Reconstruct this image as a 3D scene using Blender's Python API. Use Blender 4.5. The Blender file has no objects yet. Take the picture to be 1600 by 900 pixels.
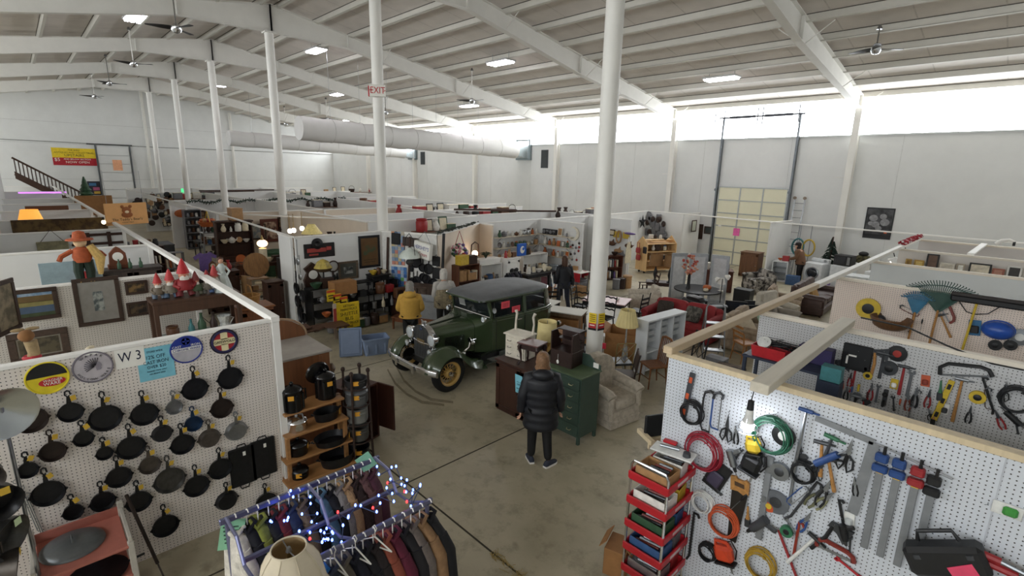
import bpy, math, random
from mathutils import Matrix, Vector
random.seed(7)
S=bpy.context.scene
COL=S.collection
PI=math.pi
# ---------------- camera ----------------
FPX=785.0
CAMH=4.2
_a,_b,_c=math.radians(-45.6),math.radians(12.95),math.radians(1.32)
_W=Vector((math.sin(_a)*math.cos(_b),math.cos(_a)*math.cos(_b),-math.sin(_b)))
_r0=Vector((math.cos(_a),-math.sin(_a),0)); _u0=_r0.cross(_W)
_R=math.cos(_c)*_r0+math.sin(_c)*_u0; _U=-math.sin(_c)*_r0+math.cos(_c)*_u0
cam=bpy.data.cameras.new('camera'); camo=bpy.data.objects.new('camera',cam); COL.objects.link(camo)
cam.sensor_width=36; cam.sensor_fit='HORIZONTAL'; cam.lens=36*FPX/1600; cam.clip_end=200; cam.clip_start=.05
camo.matrix_world=Matrix(((_R.x,_U.x,-_W.x,0),(_R.y,_U.y,-_W.y,0),(_R.z,_U.z,-_W.z,CAMH),(0,0,0,1)))
S.camera=camo
# ---------------- world, exposure ----------------
w=bpy.data.worlds.new('world'); S.world=w; w.use_nodes=True
w.node_tree.nodes['Background'].inputs[0].default_value=(.78,.86,1,1); w.node_tree.nodes['Background'].inputs[1].default_value=1.0
S.view_settings.view_transform='Standard'; S.view_settings.look='None'; S.view_settings.gamma=1
S.view_settings.exposure=0.0; S.view_settings.use_curve_mapping=False
WINDOW_LIGHT=9.0      # daylight through the translucent clerestory sheets
LAMP_LIGHT=26.0       # high-bay lamps
# ---------------- pixel -> point on a real plane ----------------
def ray(x,y): return (x-800)/FPX*_R-(y-450)/FPX*_U+_W
def AZ(x,y,z=0.0):
    d=ray(x,y); return Vector((0,0,CAMH))+d*((z-CAMH)/d.z)
def AX(x,y,X):
    d=ray(x,y); return Vector((0,0,CAMH))+d*(X/d.x)
def AY(x,y,Y):
    d=ray(x,y); return Vector((0,0,CAMH))+d*(Y/d.y)
_x=0
def mpp(p): return ((Vector(p)-Vector((0,0,CAMH))).dot(_W))/FPX      # metres per pixel at a point
# ---------------- materials ----------------
def lin(h):
    if isinstance(h,str):
        c=[int(h[i:i+2],16)/255 for i in (0,2,4)]
    else: c=list(h)
    return tuple(x/12.92 if x<=.04045 else ((x+.055)/1.055)**2.4 for x in c)
MATS={}
def nn(nt,t,**k):
    n=nt.nodes.new(t)
    for a,v in k.items():
        if a in n.inputs: n.inputs[a].default_value=v
        else: setattr(n,a,v)
    return n
def mat(h,rough=.6,metal=0,var=.12,scale=9,bump=.0,emit=0,alpha=1,h2=None,trans=0,coat=0):
    key=(h,rough,metal,var,scale,bump,emit,alpha,h2,trans,coat)
    if key in MATS: return MATS[key]
    m=bpy.data.materials.new('mat_'+str(h)); m.use_nodes=True; nt=m.node_tree; b=nt.nodes['Principled BSDF']
    c=lin(h); b.inputs['Roughness'].default_value=rough; b.inputs['Metallic'].default_value=metal
    if coat: b.inputs['Coat Weight'].default_value=coat; b.inputs['Coat Roughness'].default_value=.08
    if trans: b.inputs['Transmission Weight'].default_value=trans
    if alpha<1: b.inputs['Alpha'].default_value=alpha
    if emit:
        b.inputs['Emission Color'].default_value=(*c,1); b.inputs['Emission Strength'].default_value=emit
    if var or bump or h2:
        tc=nn(nt,'ShaderNodeTexCoord'); no=nn(nt,'ShaderNodeTexNoise',Scale=scale,Detail=5.0,Roughness=.6)
        nt.links.new(tc.outputs['Object'],no.inputs['Vector'])
        cr=nn(nt,'ShaderNodeValToRGB'); e=cr.color_ramp.elements
        e[0].position=.3; e[1].position=.7
        if h2:
            e[0].color=(*c,1); e[1].color=(*lin(h2),1); e[0].position=.42; e[1].position=.58
        else:
            e[0].color=(*[x*(1-var) for x in c],1); e[1].color=(*[min(1,x*(1+var)) for x in c],1)
        nt.links.new(no.outputs['Fac'],cr.inputs['Fac']); nt.links.new(cr.outputs['Color'],b.inputs['Base Color'])
        if bump:
            bp=nn(nt,'ShaderNodeBump',Strength=bump,Distance=.02); nt.links.new(no.outputs['Fac'],bp.inputs['Height']); nt.links.new(bp.outputs['Normal'],b.inputs['Normal'])
    else: b.inputs['Base Color'].default_value=(*c,1)
    MATS[key]=m; return m
def wood(h,scale=3,rough=.5,var=.3,axis=2):
    key=('wood',h,scale,rough,var,axis)
    if key in MATS: return MATS[key]
    m=bpy.data.materials.new('wood_'+h); m.use_nodes=True; nt=m.node_tree; b=nt.nodes['Principled BSDF']; c=lin(h)
    tc=nn(nt,'ShaderNodeTexCoord'); mp=nn(nt,'ShaderNodeMapping'); s=[scale*8]*3; s[axis]=scale*.6; mp.inputs['Scale'].default_value=s
    no=nn(nt,'ShaderNodeTexNoise',Scale=1.0,Detail=6.0,Distortion=.6); cr=nn(nt,'ShaderNodeValToRGB'); e=cr.color_ramp.elements
    e[0].position=.3; e[1].position=.72; e[0].color=(*[x*(1-var) for x in c],1); e[1].color=(*[min(1,x*(1+var)) for x in c],1)
    nt.links.new(tc.outputs['Object'],mp.inputs[0]); nt.links.new(mp.outputs[0],no.inputs['Vector']); nt.links.new(no.outputs['Fac'],cr.inputs['Fac']); nt.links.new(cr.outputs['Color'],b.inputs['Base Color'])
    b.inputs['Roughness'].default_value=rough; MATS[key]=m; return m
def pegmat(h='e9e6e2',sp=.034,r=.12,ax='X'):
    key=('peg',h,ax)
    if key in MATS: return MATS[key]
    m=bpy.data.materials.new('pegboard_'+ax); m.use_nodes=True; nt=m.node_tree; b=nt.nodes['Principled BSDF']; c=lin(h); b.inputs['Roughness'].default_value=.55
    tc=nn(nt,'ShaderNodeTexCoord'); mp=nn(nt,'ShaderNodeMapping'); mp.inputs['Scale'].default_value=(1/sp,)*3
    fr=nn(nt,'ShaderNodeVectorMath',operation='FRACTION'); su=nn(nt,'ShaderNodeVectorMath',operation='SUBTRACT'); su.inputs[1].default_value=(.5,.5,.5)
    sep=nn(nt,'ShaderNodeVectorMath',operation='MULTIPLY'); sep.inputs[1].default_value=(0,1,1) if ax=='X' else (1,0,1)
    ln=nn(nt,'ShaderNodeVectorMath',operation='LENGTH'); lt=nn(nt,'ShaderNodeMath',operation='LESS_THAN'); lt.inputs[1].default_value=r*1.25
    mx=nn(nt,'ShaderNodeMix',data_type='RGBA'); mx.inputs['A'].default_value=(*c,1); mx.inputs['B'].default_value=(.05,.045,.04,1)
    L=nt.links.new; L(tc.outputs['Object'],mp.inputs[0]); L(mp.outputs[0],fr.inputs[0]); L(fr.outputs[0],su.inputs[0]); L(su.outputs[0],sep.inputs[0]); L(sep.outputs[0],ln.inputs[0]); L(ln.outputs['Value'],lt.inputs[0]); L(lt.outputs[0],mx.inputs['Factor']); L(mx.outputs['Result'],b.inputs['Base Color'])
    MATS[key]=m; return m
# ---------------- mesh builder ----------------
def rz(a): return Matrix.Rotation(a,4,'Z')
def rx(a): return Matrix.Rotation(a,4,'X')
def ry(a): return Matrix.Rotation(a,4,'Y')
def tr(x,y=0,z=0):
    return Matrix.Translation(x) if isinstance(x,Vector) else Matrix.Translation((x,y,z))
class MB:
    def __init__(s,T=None): s.v=[];s.f=[];s.m=[];s.ms=[];s.T=T
    def add(s,vs,fs,m=None):
        o=len(s.v)
        if s.T is not None: s.v+=[tuple(s.T@Vector(p)) for p in vs]
        else: s.v+=[tuple(p) for p in vs]
        if m not in s.ms: s.ms.append(m)
        k=s.ms.index(m); s.f+=[tuple(i+o for i in q) for q in fs]; s.m+=[k]*len(fs); return s
    def box(s,c,d,m=None,b=0.0,M=None):
        x,y,z=d[0]/2,d[1]/2,d[2]/2
        if b<=0:
            vs=[(i*x,j*y,k*z) for i in(-1,1) for j in(-1,1) for k in(-1,1)]
            fs=[(0,1,3,2),(4,6,7,5),(0,4,5,1),(2,3,7,6),(0,2,6,4),(1,5,7,3)]
        else:
            b=min(b,x*.9,y*.9,z*.9); vs=[];ix={}
            for i in(-1,1):
                for j in(-1,1):
                    for k in(-1,1):
                        for a in range(3):
                            p=[i*(x-b),j*(y-b),k*(z-b)]; p[a]=(i*x,j*y,k*z)[a]; ix[(i,j,k,a)]=len(vs); vs.append(p)
            fs=[]
            for a in range(3):
                u,w=[q for q in range(3) if q!=a]
                for sg in(-1,1):
                    q=[]
                    for (p1,p2) in((-1,-1),(1,-1),(1,1),(-1,1)):
                        e=[0,0,0];e[a]=sg;e[u]=p1;e[w]=p2;q.append(ix[(*e,a)])
                    if (sg>0)!=(a!=1): q.reverse()
                    fs.append(q)
                for p1 in(-1,1):
                    for p2 in(-1,1):
                        e0=[0,0,0];e0[a]=-1;e0[u]=p1;e0[w]=p2;e1=list(e0);e1[a]=1
                        q=[ix[(*e0,u)],ix[(*e1,u)],ix[(*e1,w)],ix[(*e0,w)]]
                        if (p1*p2>0)!=(a!=1): q.reverse()
                        fs.append(q)
            for i in(-1,1):
                for j in(-1,1):
                    for k in(-1,1):
                        q=[ix[(i,j,k,0)],ix[(i,j,k,1)],ix[(i,j,k,2)]]
                        if i*j*k<0:q.reverse()
                        fs.append(q)
        C=Vector(c)
        if M is not None: vs=[M@Vector(p)+C for p in vs]
        else: vs=[Vector(p)+C for p in vs]
        return s.add(vs,fs,m)
    def bb(s,x0,x1,y0,y1,z0,z1,m=None,b=0): return s.box(((x0+x1)/2,(y0+y1)/2,(z0+z1)/2),(abs(x1-x0),abs(y1-y0),abs(z1-z0)),m,b)
    def loft(s,rings,m=None,cap=True,close=True):
        n=len(rings[0]);vs=[p for r in rings for p in r];fs=[]
        for i in range(len(rings)-1):
            for j in range(n if close else n-1):
                k=(j+1)%n; fs.append((i*n+j,i*n+k,(i+1)*n+k,(i+1)*n+j))
        if cap and close:
            fs.append(tuple(reversed(range(n)))); fs.append(tuple(range((len(rings)-1)*n,len(rings)*n)))
        return s.add(vs,fs,m)
    def lathe(s,prof,n=16,m=None,M=None,cap=True,sx=1,sy=1):
        M=M or Matrix(); R=[[M@Vector((r*math.cos(2*PI*j/n)*sx,r*math.sin(2*PI*j/n)*sy,z)) for j in range(n)] for r,z in prof]
        return s.loft(R,m,cap)
    def cyl(s,p0,p1,r0,r1=None,n=10,m=None,cap=True):
        r1=r0 if r1 is None else r1; p0=Vector(p0);p1=Vector(p1);d=p1-p0
        M=tr(p0)@d.to_track_quat('Z','Y').to_matrix().to_4x4(); return s.lathe([(r0,0),(r1,d.length)],n,m,M,cap)
    def tube(s,pts,r,n=6,m=None,closed=False):
        P=[Vector(p) for p in pts]; rings=[]; N=len(P); up=None
        for i in range(N):
            a=P[i-1] if (i>0 or closed) else P[i]; b=P[(i+1)%N] if (i<N-1 or closed) else P[i]
            t=(b-a); t=t.normalized() if t.length>1e-9 else Vector((0,0,1))
            if up is None: up=t.orthogonal().normalized()
            up=(up-t*up.dot(t)); up=up.normalized() if up.length>1e-6 else t.orthogonal().normalized()
            q=t.cross(up); rr=r[i] if isinstance(r,(list,tuple)) else r
            rings.append([P[i]+rr*(math.cos(2*PI*j/n)*up+math.sin(2*PI*j/n)*q) for j in range(n)])
        if closed: rings.append(rings[0]); return s.loft(rings,m,False)
        return s.loft(rings,m,True)
    def ring(s,c,R,r,n=24,k=6,m=None,M=None,sx=1,sy=1):
        M=M or Matrix(); return s.tube([M@Vector((c[0]+R*sx*math.cos(2*PI*i/n),c[1]+R*sy*math.sin(2*PI*i/n),c[2])) for i in range(n)],r,k,m,True)
    def ell(s,c,d,m=None,n=12,k=8,M=None):
        pr=[(math.sin(PI*i/k),-math.cos(PI*i/k)) for i in range(k+1)]; pr[0]=(.02,-1);pr[-1]=(.02,1)
        Q=(M or Matrix()); Q=tr(*c)@Q@Matrix.Diagonal((*d,1)); return s.lathe(pr,n,m,Q)
    def prism(s,poly,z0,z1,m=None,M=None):
        M=M or Matrix(); A=[M@Vector((x,y,z0)) for x,y in poly];B=[M@Vector((x,y,z1)) for x,y in poly]; return s.loft([A,B],m)
    def quad(s,a,b,c,d,m=None): return s.add([a,b,c,d],[(0,1,2,3)],m)
    def build(s,name,par=None,mt=None,smooth=40):
        me=bpy.data.meshes.new(name); me.from_pydata(s.v,[],s.f); me.update()
        for q in s.ms: me.materials.append(q or mt)
        if len(s.ms)>1: me.polygons.foreach_set('material_index',s.m)
        if smooth:
            me.shade_smooth(); me.set_sharp_from_angle(angle=math.radians(smooth))
        o=bpy.data.objects.new(name,me); COL.objects.link(o)
        if par is not None: o.parent=par
        return o
NTH=['first','second','third','fourth','fifth','sixth','seventh','eighth','ninth','tenth','eleventh','twelfth']
def tag(o,label,cat,group=None,kind=None):
    o['label']=label
    if cat:o['category']=cat
    if group:o['group']=group
    if kind:o['kind']=kind
    return o
def thing(name,label,cat,M=None,group=None):
    o=bpy.data.objects.new(name,None); COL.objects.link(o); o.empty_display_size=.1
    if M is not None: o.matrix_world=M if isinstance(M,Matrix) else tr(Vector(M))
    return tag(o,label,cat,group)
def one(name,label,cat,mb,mt=None,M=None,group=None,smooth=40):
    o=mb.build(name,None,mt,smooth)
    if M is not None:o.matrix_world=M if isinstance(M,Matrix) else tr(Vector(M))
    return tag(o,label,cat,group)
def struct(name,mb,mt=None,par=None,smooth=30):
    o=mb.build(name,par,mt,smooth)
    if par is None:o['kind']='structure'
    return o
def copy(o,par=None,M=None,label=None,group=None):
    c=o.copy(); COL.objects.link(c)
    if par is not None:c.parent=par
    if M is not None:c.matrix_world=M
    if label:c['label']=label
    if group:c['group']=group
    for ch in o.children:
        copy(ch,c)
    return c
def FX(p,roll=0):  # wall facing +X: local x = +Y, y = up, z = +X
    return tr(Vector(p))@Matrix(((0,0,1,0),(1,0,0,0),(0,1,0,0),(0,0,0,1)))@rz(roll)
def FY(p,roll=0):  # wall facing -Y: local x = +X, y = up, z = -Y
    return tr(Vector(p))@Matrix(((1,0,0,0),(0,0,-1,0),(0,1,0,0),(0,0,0,1)))@rz(roll)
def text(s,size,M,mt,par,name='lettering',depth=.001,sx=1):
    cu=bpy.data.curves.new('t','FONT'); cu.body=s; cu.size=size; cu.align_x='CENTER'; cu.align_y='CENTER'; cu.extrude=depth; cu.resolution_u=2
    t=bpy.data.objects.new('t',cu); COL.objects.link(t); bpy.context.view_layer.update()
    me=bpy.data.meshes.new_from_object(t.evaluated_get(bpy.context.evaluated_depsgraph_get())); bpy.data.objects.remove(t); bpy.data.curves.remove(cu)
    me.transform(M@Matrix.Diagonal((sx,1,1,1))); me.materials.clear(); me.materials.append(mt)
    o=bpy.data.objects.new(name,me); COL.objects.link(o); o.parent=par; return o
WHITE=mat('f0eeea',.6,0,.03,2)
WHITE2=mat('e2dfd8',.6,0,.05,3)
BLACK=mat('0d0d0f',.5,0,.2,20)
IRON=mat('1b1c1f',.4,.3,.3,25)
CHROME=mat('d8dade',.14,1,.02,5)
STEEL=mat('9a9da0',.32,.9,.1,14)
DWOOD=wood('3a2014'); MWOOD=wood('6e3f20'); LWOOD=wood('b98a52'); PINE=wood('cfbd9c',2,.6,.1)
TAGY=mat('d9b23c',.7); PAPER=mat('f2f0e8',.7,0,.02); CARD=mat('9c6f42',.8)
# ================= STRUCTURE =================
YW=25.0; XF=-53.6; YL=-9.2; XN=7.0; RIDGE=7.9; ZR=10.4; SL=.164
def roofz(y): return ZR-SL*abs(y-RIDGE)
# floor
def floormat():
    m=bpy.data.materials.new('concrete'); m.use_nodes=True; nt=m.node_tree; b=nt.nodes['Principled BSDF']; L=nt.links.new
    tc=nn(nt,'ShaderNodeTexCoord'); n1=nn(nt,'ShaderNodeTexNoise',Scale=.55,Detail=8.0,Roughness=.62); n2=nn(nt,'ShaderNodeTexNoise',Scale=3.2,Detail=6.0,Roughness=.7); n3=nn(nt,'ShaderNodeTexNoise',Scale=1.9,Detail=3.0)
    for n in(n1,n2,n3): L(tc.outputs['Object'],n.inputs['Vector'])
    c1=nn(nt,'ShaderNodeValToRGB'); e=c1.color_ramp.elements; e[0].position=.3;e[1].position=.72; e[0].color=(*lin('9f967e'),1); e[1].color=(*lin('ccc3aa'),1)
    L(n1.outputs['Fac'],c1.inputs['Fac'])
    c2=nn(nt,'ShaderNodeValToRGB'); e=c2.color_ramp.elements; e[0].position=.32;e[1].position=.5; e[0].color=(.45,.43,.4,1); e[1].color=(1,1,1,1)
    L(n2.outputs['Fac'],c2.inputs['Fac'])
    mx=nn(nt,'ShaderNodeMix',data_type='RGBA',blend_type='MULTIPLY'); mx.inputs['Factor'].default_value=.6; L(c1.outputs[0],mx.inputs['A']); L(c2.outputs[0],mx.inputs['B'])
    # dark worn blots with a shape of their own
    c3=nn(nt,'ShaderNodeValToRGB'); e=c3.color_ramp.elements; e[0].position=.68;e[1].position=.74; e[0].color=(1,1,1,1); e[1].color=(.5,.47,.43,1)
    L(n3.outputs['Fac'],c3.inputs['Fac']); m2=nn(nt,'ShaderNodeMix',data_type='RGBA',blend_type='MULTIPLY'); m2.inputs['Factor'].default_value=.8; L(mx.outputs['Result'],m2.inputs['A']); L(c3.outputs[0],m2.inputs['B']); L(m2.outputs['Result'],b.inputs['Base Color'])
    rr=nn(nt,'ShaderNodeMapRange'); rr.inputs['To Min'].default_value=.22; rr.inputs['To Max'].default_value=.5; L(n1.outputs['Fac'],rr.inputs['Value']); L(rr.outputs[0],b.inputs['Roughness'])
    return m
FL=floormat()
fl=struct('floor',MB().bb(XF,XN,YL,YW,-.15,0,FL),smooth=0)
JT=mat('3e392f',.8,0,.2,30)
mb=MB()
for x in (-41.5,-33.5,-25.5,-17.5,-9.6,-5.35,-1.6): mb.bb(x-.012,x+.012,YL,YW,-.01,.0015,JT)
for y in (-3,3.3,10.2,14.6,20.0): mb.bb(XF,XN,y-.012,y+.012,-.01,.0015,JT)
struct('saw_joint',mb,par=fl,smooth=0)
mb=MB()
for i in range(160):
    x=random.uniform(-3.6,-1.9);y=3.28+random.gauss(0,.035);a=random.uniform(0,PI);l=random.uniform(.05,.16)
    mb.cyl((x,y,.006),(x+l*math.cos(a),y+l*math.sin(a)*.5,.012),.003,n=4,m=mat('a8925a',.9,0,.4,40))
struct('worn_patch',mb,par=fl)
mk=MB()
for dx in(0,14):
    A=[AZ(x+dx,y-dx*.3,.004) for x,y in((606,576),(618,597),(636,614),(660,626),(694,631))]; B=[AZ(x+dx,y+1.5-dx*.3,.004) for x,y in((605,577),(616.5,599),(635,616),(659,629),(694,633))]
    for i in range(4): mk.quad(A[i],B[i],B[i+1],A[i+1],mat('857b66',.8,0,.3,8))
struct('tyre_mark',mk,par=fl,smooth=0)
WALLM=mat('dedfdd',.62,0,.035,1.1); CEIL=mat('e4ddd6',.8,0,.06,1.4); STW=mat('eeece6',.5,0,.03,2); PUR=mat('dcd9d0',.55,0,.04,2)
GIRT=mat('cfd2d2',.55,0,.03,2)
# garage wall with openings for the door are closed by the door itself
CB=6.02; CT=roofz(YW)-.12
wb=struct('wall_back',MB().bb(XF,XN,YW,YW+.2,0,CB,WALLM),smooth=0)
struct('clerestory_sill',MB().bb(XF,XN,YW-.06,YW,CB-.06,CB,GIRT),par=wb)
struct('wall_head',MB().bb(XF,XN,YW,YW+.2,CT,roofz(YW)+.3,WALLM),par=wb)
def gable(x0,x1):
    P=[(YL,0),(YW,0),(YW,roofz(YW)+.02),(RIDGE,ZR+.02),(YL,roofz(YL)+.02)]
    A=[(x0,y,z) for y,z in P];B=[(x1,y,z) for y,z in P]; return MB().loft([A,B],WALLM)
wl=struct('wall_left',gable(XF-.2,XF),smooth=0)
struct('wall_right',gable(XN,XN+.2),smooth=0)
wf=struct('wall_front',MB().bb(XF,XN,YL-.2,YL,0,CB-.5,WALLM),smooth=0)
for zz in (2.9,5.6,7.2): struct('wall_seam',MB().bb(XF,XF+.012,YL,YW,zz-.012,zz+.012,mat('c3c3c0',.6)),par=wl)
for xx in range(0,13): struct('wall_seam',MB().bb(-52+xx*4-.008,-52+xx*4+.008,YW-.008,YW,0,CB-.06,mat('cdcecb',.6)),par=wb)
# clerestory: corrugated translucent sheets, one object per sheet
def sheetmat():
    m=bpy.data.materials.new('translucent_sheet'); m.use_nodes=True; nt=m.node_tree; b=nt.nodes['Principled BSDF']
    b.inputs['Base Color'].default_value=(.9,.93,.95,1); b.inputs['Emission Color'].default_value=(.93,.97,1,1); b.inputs['Emission Strength'].default_value=WINDOW_LIGHT
    b.inputs['Roughness'].default_value=.4; return m
SHEET=sheetmat()
def sheet(x0,x1,y,z0,z1,n):
    m=MB();N=n*6;R=[]
    for i in range(N+1):
        t=i/N; R.append((x0+(x1-x0)*t, y+.015*math.cos(2*PI*t*n)))
    vs=[(x,yy,z) for z in(z0,z1) for x,yy in R]; m.add(vs,[(i,i+1,N+2+i,N+1+i) for i in range(N)],SHEET); return m
bays=[-5.6-8*k for k in range(0,7)]
edges=[XN]+bays[:-1]+[XF]
k=0
for i in range(len(edges)-1):
    a,b=edges[i+1],edges[i]
    n=4
    for j in range(n):
        x0=a+(b-a)*j/n+.01;x1=a+(b-a)*(j+1)/n-.01; k+=1
        o=struct('window_%d'%k,sheet(x0,x1,YW+.08,CB,CT,6)); o['label']='bright translucent clerestory sheet above the white wall'
for i in range(8):   # the facing clerestory of the other eave
    x0=XF+(XN-XF)*i/8+.02;x1=XF+(XN-XF)*(i+1)/8-.02;k+=1
    struct('window_%d'%k,sheet(x0,x1,YL-.08,CB-.5,roofz(YL)-.1,24))
# roof
ceil=struct('ceiling',MB().add([(XF,YL-.2,roofz(YL-.2)),(XN,YL-.2,roofz(YL-.2)),(XN,RIDGE,ZR),(XF,RIDGE,ZR),(XF,YW+.2,roofz(YW+.2)),(XN,YW+.2,roofz(YW+.2)),
  (XF,YL-.2,roofz(YL-.2)+.1),(XN,YL-.2,roofz(YL-.2)+.1),(XN,RIDGE,ZR+.1),(XF,RIDGE,ZR+.1),(XF,YW+.2,roofz(YW+.2)+.1),(XN,YW+.2,roofz(YW+.2)+.1)],
  [(0,1,2,3),(3,2,5,4),(7,6,9,8),(8,9,10,11)],CEIL),smooth=0)
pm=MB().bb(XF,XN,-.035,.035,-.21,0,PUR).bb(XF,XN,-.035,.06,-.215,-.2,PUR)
pm.bb(XF,XN,-.05,-.036,-.02,.0,mat('5d5850',.9))  # shadow line along the purlin top, painted as a thin dark strip
p0=None
ys=[RIDGE+.35+1.5*i for i in range(12)]+[RIDGE-.35-1.5*i for i in range(12)]
for y in ys:
    if y>YW-.1 or y<YL+.1: continue
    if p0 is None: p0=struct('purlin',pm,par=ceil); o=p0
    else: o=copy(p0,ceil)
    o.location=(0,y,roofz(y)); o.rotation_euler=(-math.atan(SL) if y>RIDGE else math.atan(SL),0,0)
# insulation seams across the roof
sm=MB()
for x in [XF+1.8*i for i in range(34)]:
    for sg in(1,-1):
        y1=YW if sg>0 else YL
        sm.add([(x-.02,RIDGE,ZR-.004),(x+.02,RIDGE,ZR-.004),(x+.02,y1,roofz(y1)-.004),(x-.02,y1,roofz(y1)-.004)],[(0,1,2,3)],mat('d3ccc5',.85))
struct('insulation_seam',sm,par=ceil)
# rafters: tapered I-beams
def rafter(sg,ye):
    m=MB();L=abs(ye-RIDGE)
    st=[(0,-1.2),(3.3,-1.2+.0),(L*.55,-.9-SL*L*.55+.08),(L-.5,-SL*(L-.5)-.66)]
    tp=lambda d:-SL*d-.2
    bt=[(0,-1.16),(3.1,-1.2),(L*.52,-SL*L*.52-.86),(L-.45,-SL*(L-.45)-.66)]
    for i in range(3):
        (d0,b0),(d1,b1)=bt[i],bt[i+1]
        for (xa,xb,za0,zb0,za1,zb1) in((-.01,.01,b0,tp(d0),b1,tp(d1)),(-.12,.12,b0-.02,b0,b1-.02,b1),(-.12,.12,tp(d0),tp(d0)+.02,tp(d1),tp(d1)+.02)):
            A=[(xa,sg*d0,za0),(xb,sg*d0,za0),(xb,sg*d0,zb0),(xa,sg*d0,zb0)];B=[(xa,sg*d1,za1),(xb,sg*d1,za1),(xb,sg*d1,zb1),(xa,sg*d1,zb1)]
            m.loft([A,B],STW)
        m.bb(-.11,.11,sg*d1-.012,sg*d1+.012,b1,tp(d1),STW)
    m.bb(-.11,.11,-.015,.015,-1.18,-.2,STW)
    return m
rf=None
for x in bays[:-1]+[2.4]:
    for sg,ye in((1,YW),(-1,YL)):
        o=struct('rafter',rafter(sg,ye),par=ceil); o.location=(x,RIDGE,ZR)
# flange braces
bm=MB();L=.9
bm.cyl((0,0,0),(.75,0,.55),.016,n=5,m=STW).cyl((0,0,0),(-.75,0,.55),.016,n=5,m=STW)
b0=None
for x in bays[:-1]:
    for d in(4.85,9.35,13.85,16.6):
        if b0 is None:b0=struct('flange_brace',bm,par=ceil);o=b0
        else:o=copy(b0,ceil)
        zb={4.85:-1.45,9.35:-2.35,13.85:-2.98,16.6:-3.4}[d]; o.location=(x,RIDGE+d,ZR+zb)
# pipe columns (centre row) 
cm=MB().lathe([(.16,.02),(.16,9.2)],20,STW).bb(-.26,.26,-.26,.26,0,.025,STW).bb(-.2,.2,-.2,.2,9.18,9.24,STW)
desc=['nearest round white column with yellow and red warning cards','round white column carrying the exit sign','thick round white column behind the framed print wall','round white column beyond the fabric duct end','slim distant round white column next to the far roof beam','most distant slim round white column near the tall far door']
c0=None
for i,x in enumerate(bays[:6]):
    t=thing('pipe_column',desc[i],'column',(x,7.8,0),'round columns of the centre row')
    if c0 is None:
        c0=cm.build('shaft',t)
    else: copy(c0,t)
t0=None
# wall columns
wc=MB()
wc.bb(-.12,.12,-.33,-.31,0,7.4,STW).bb(-.12,.12,-.02,0,0,7.4,STW).bb(-.008,.008,-.31,-.02,0,7.4,STW).cyl((-.5,-.2,4.3),(0,-.2,4.3),.012,n=5,m=STW)
w0=None
for i,x in enumerate(bays[:6]):
    if w0 is None:w0=struct('steel_post',wc,par=wb);o=w0
    else:o=copy(w0,wb)
    o.location=(x,YW,0)
# electrical conduit on far wall
struct('conduit',MB().tube([(XF+.05,-2,5.75),(XF+.05,3,5.72),(XF+.05,9,5.62),(XF+.05,YW,5.66)],.03,6,mat('9a9a96',.5)),par=wl)
for y in (8.6,15.2): struct('steel_post',MB().bb(XF,XF+.2,y-.1,y+.1,0,roofz(y)-.2,STW).bb(XF+.1,XF+.26,y-.02,y+.02,0,roofz(y)-.2,STW),par=wl)
# mezzanine on the near side: wall along the left booths
mz=struct('wall_mezzanine',MB().bb(-46,-14,-.75,-.55,0,5.35,WALLM).bb(-46,-14,-.85,-.5,5.35,5.45,STW),smooth=0)
# ---------- garage door ----------
d1=bpy.data.objects.new('door_1',None);COL.objects.link(d1);d1['kind']='structure';d1['label']='cream sectional garage door with pink notice in the white wall'
DX0=-11.0;DX1=-7.85;DH=3.74;TRK=mat('6d7276',.4,.7);CREAM=mat('e8e4c8',.5,0,.03,2);RAILM=mat('a5a8a6',.4,.6)
rows=6
for r in range(rows):
    for c in range(3):
        x0=DX0+(DX1-DX0)*c/3;x1=DX0+(DX1-DX0)*(c+1)/3;z0=DH*r/rows;z1=DH*(r+1)/rows
        MB().box(((x0+x1)/2,YW-.08,(z0+z1)/2),(x1-x0-.04,.04,z1-z0-.04),CREAM,.008).build('panel',d1)
for r in range(rows+1):
    z=DH*r/rows; MB().bb(DX0,DX1,YW-.125,YW-.06,z-.022 if r else 0,z+.022,RAILM).build('rail',d1)
for c in range(4):
    x=DX0+(DX1-DX0)*c/3; MB().bb(x-.03,x+.03,YW-.12,YW-.06,0,DH,RAILM).build('stile',d1)
for x,l in((DX0-.1,'left'),(DX1+.1,'right')):
    MB().bb(x-.04,x+.04,YW-.2,YW-.02,0,7.0,TRK).build('track',d1)
    MB().lathe([(.07,0),(.07,.06)],12,TRK,tr(x,YW-.22,3.6)@rx(PI/2)).build('roller',d1)
MB().cyl((DX0-.3,YW-.25,6.95),(DX1+.3,YW-.25,6.95),.035,n=8,m=mat('33363d',.5)).cyl((DX0+.2,YW-.25,6.95),((DX0+DX1)/2-.2,YW-.25,6.95),.06,n=10,m=mat('2b2e38',.5)).cyl((DX1-.2,YW-.25,6.95),((DX0+DX1)/2+.2,YW-.25,6.95),.06,n=10,m=mat('2b2e38',.5)).build('spring_shaft',d1)
for x in(DX0-.5,DX0-.05,DX1+.05,(DX0+DX1)/2-.1,(DX0+DX1)/2+.12): MB().cyl((x,YW-.25,6.6),(x,YW-.25,7.35),.025,n=6,m=mat('3a3d44',.5)).build('hanger',d1)
MB().box((-9.9,YW-.135,1.62),(.3,.006,.36),mat('f06ab0',.7)).build('notice',d1)
MB().box((-10.75,YW-.135,1.85),(.16,.006,.1),PAPER).build('notice',d1)
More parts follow.
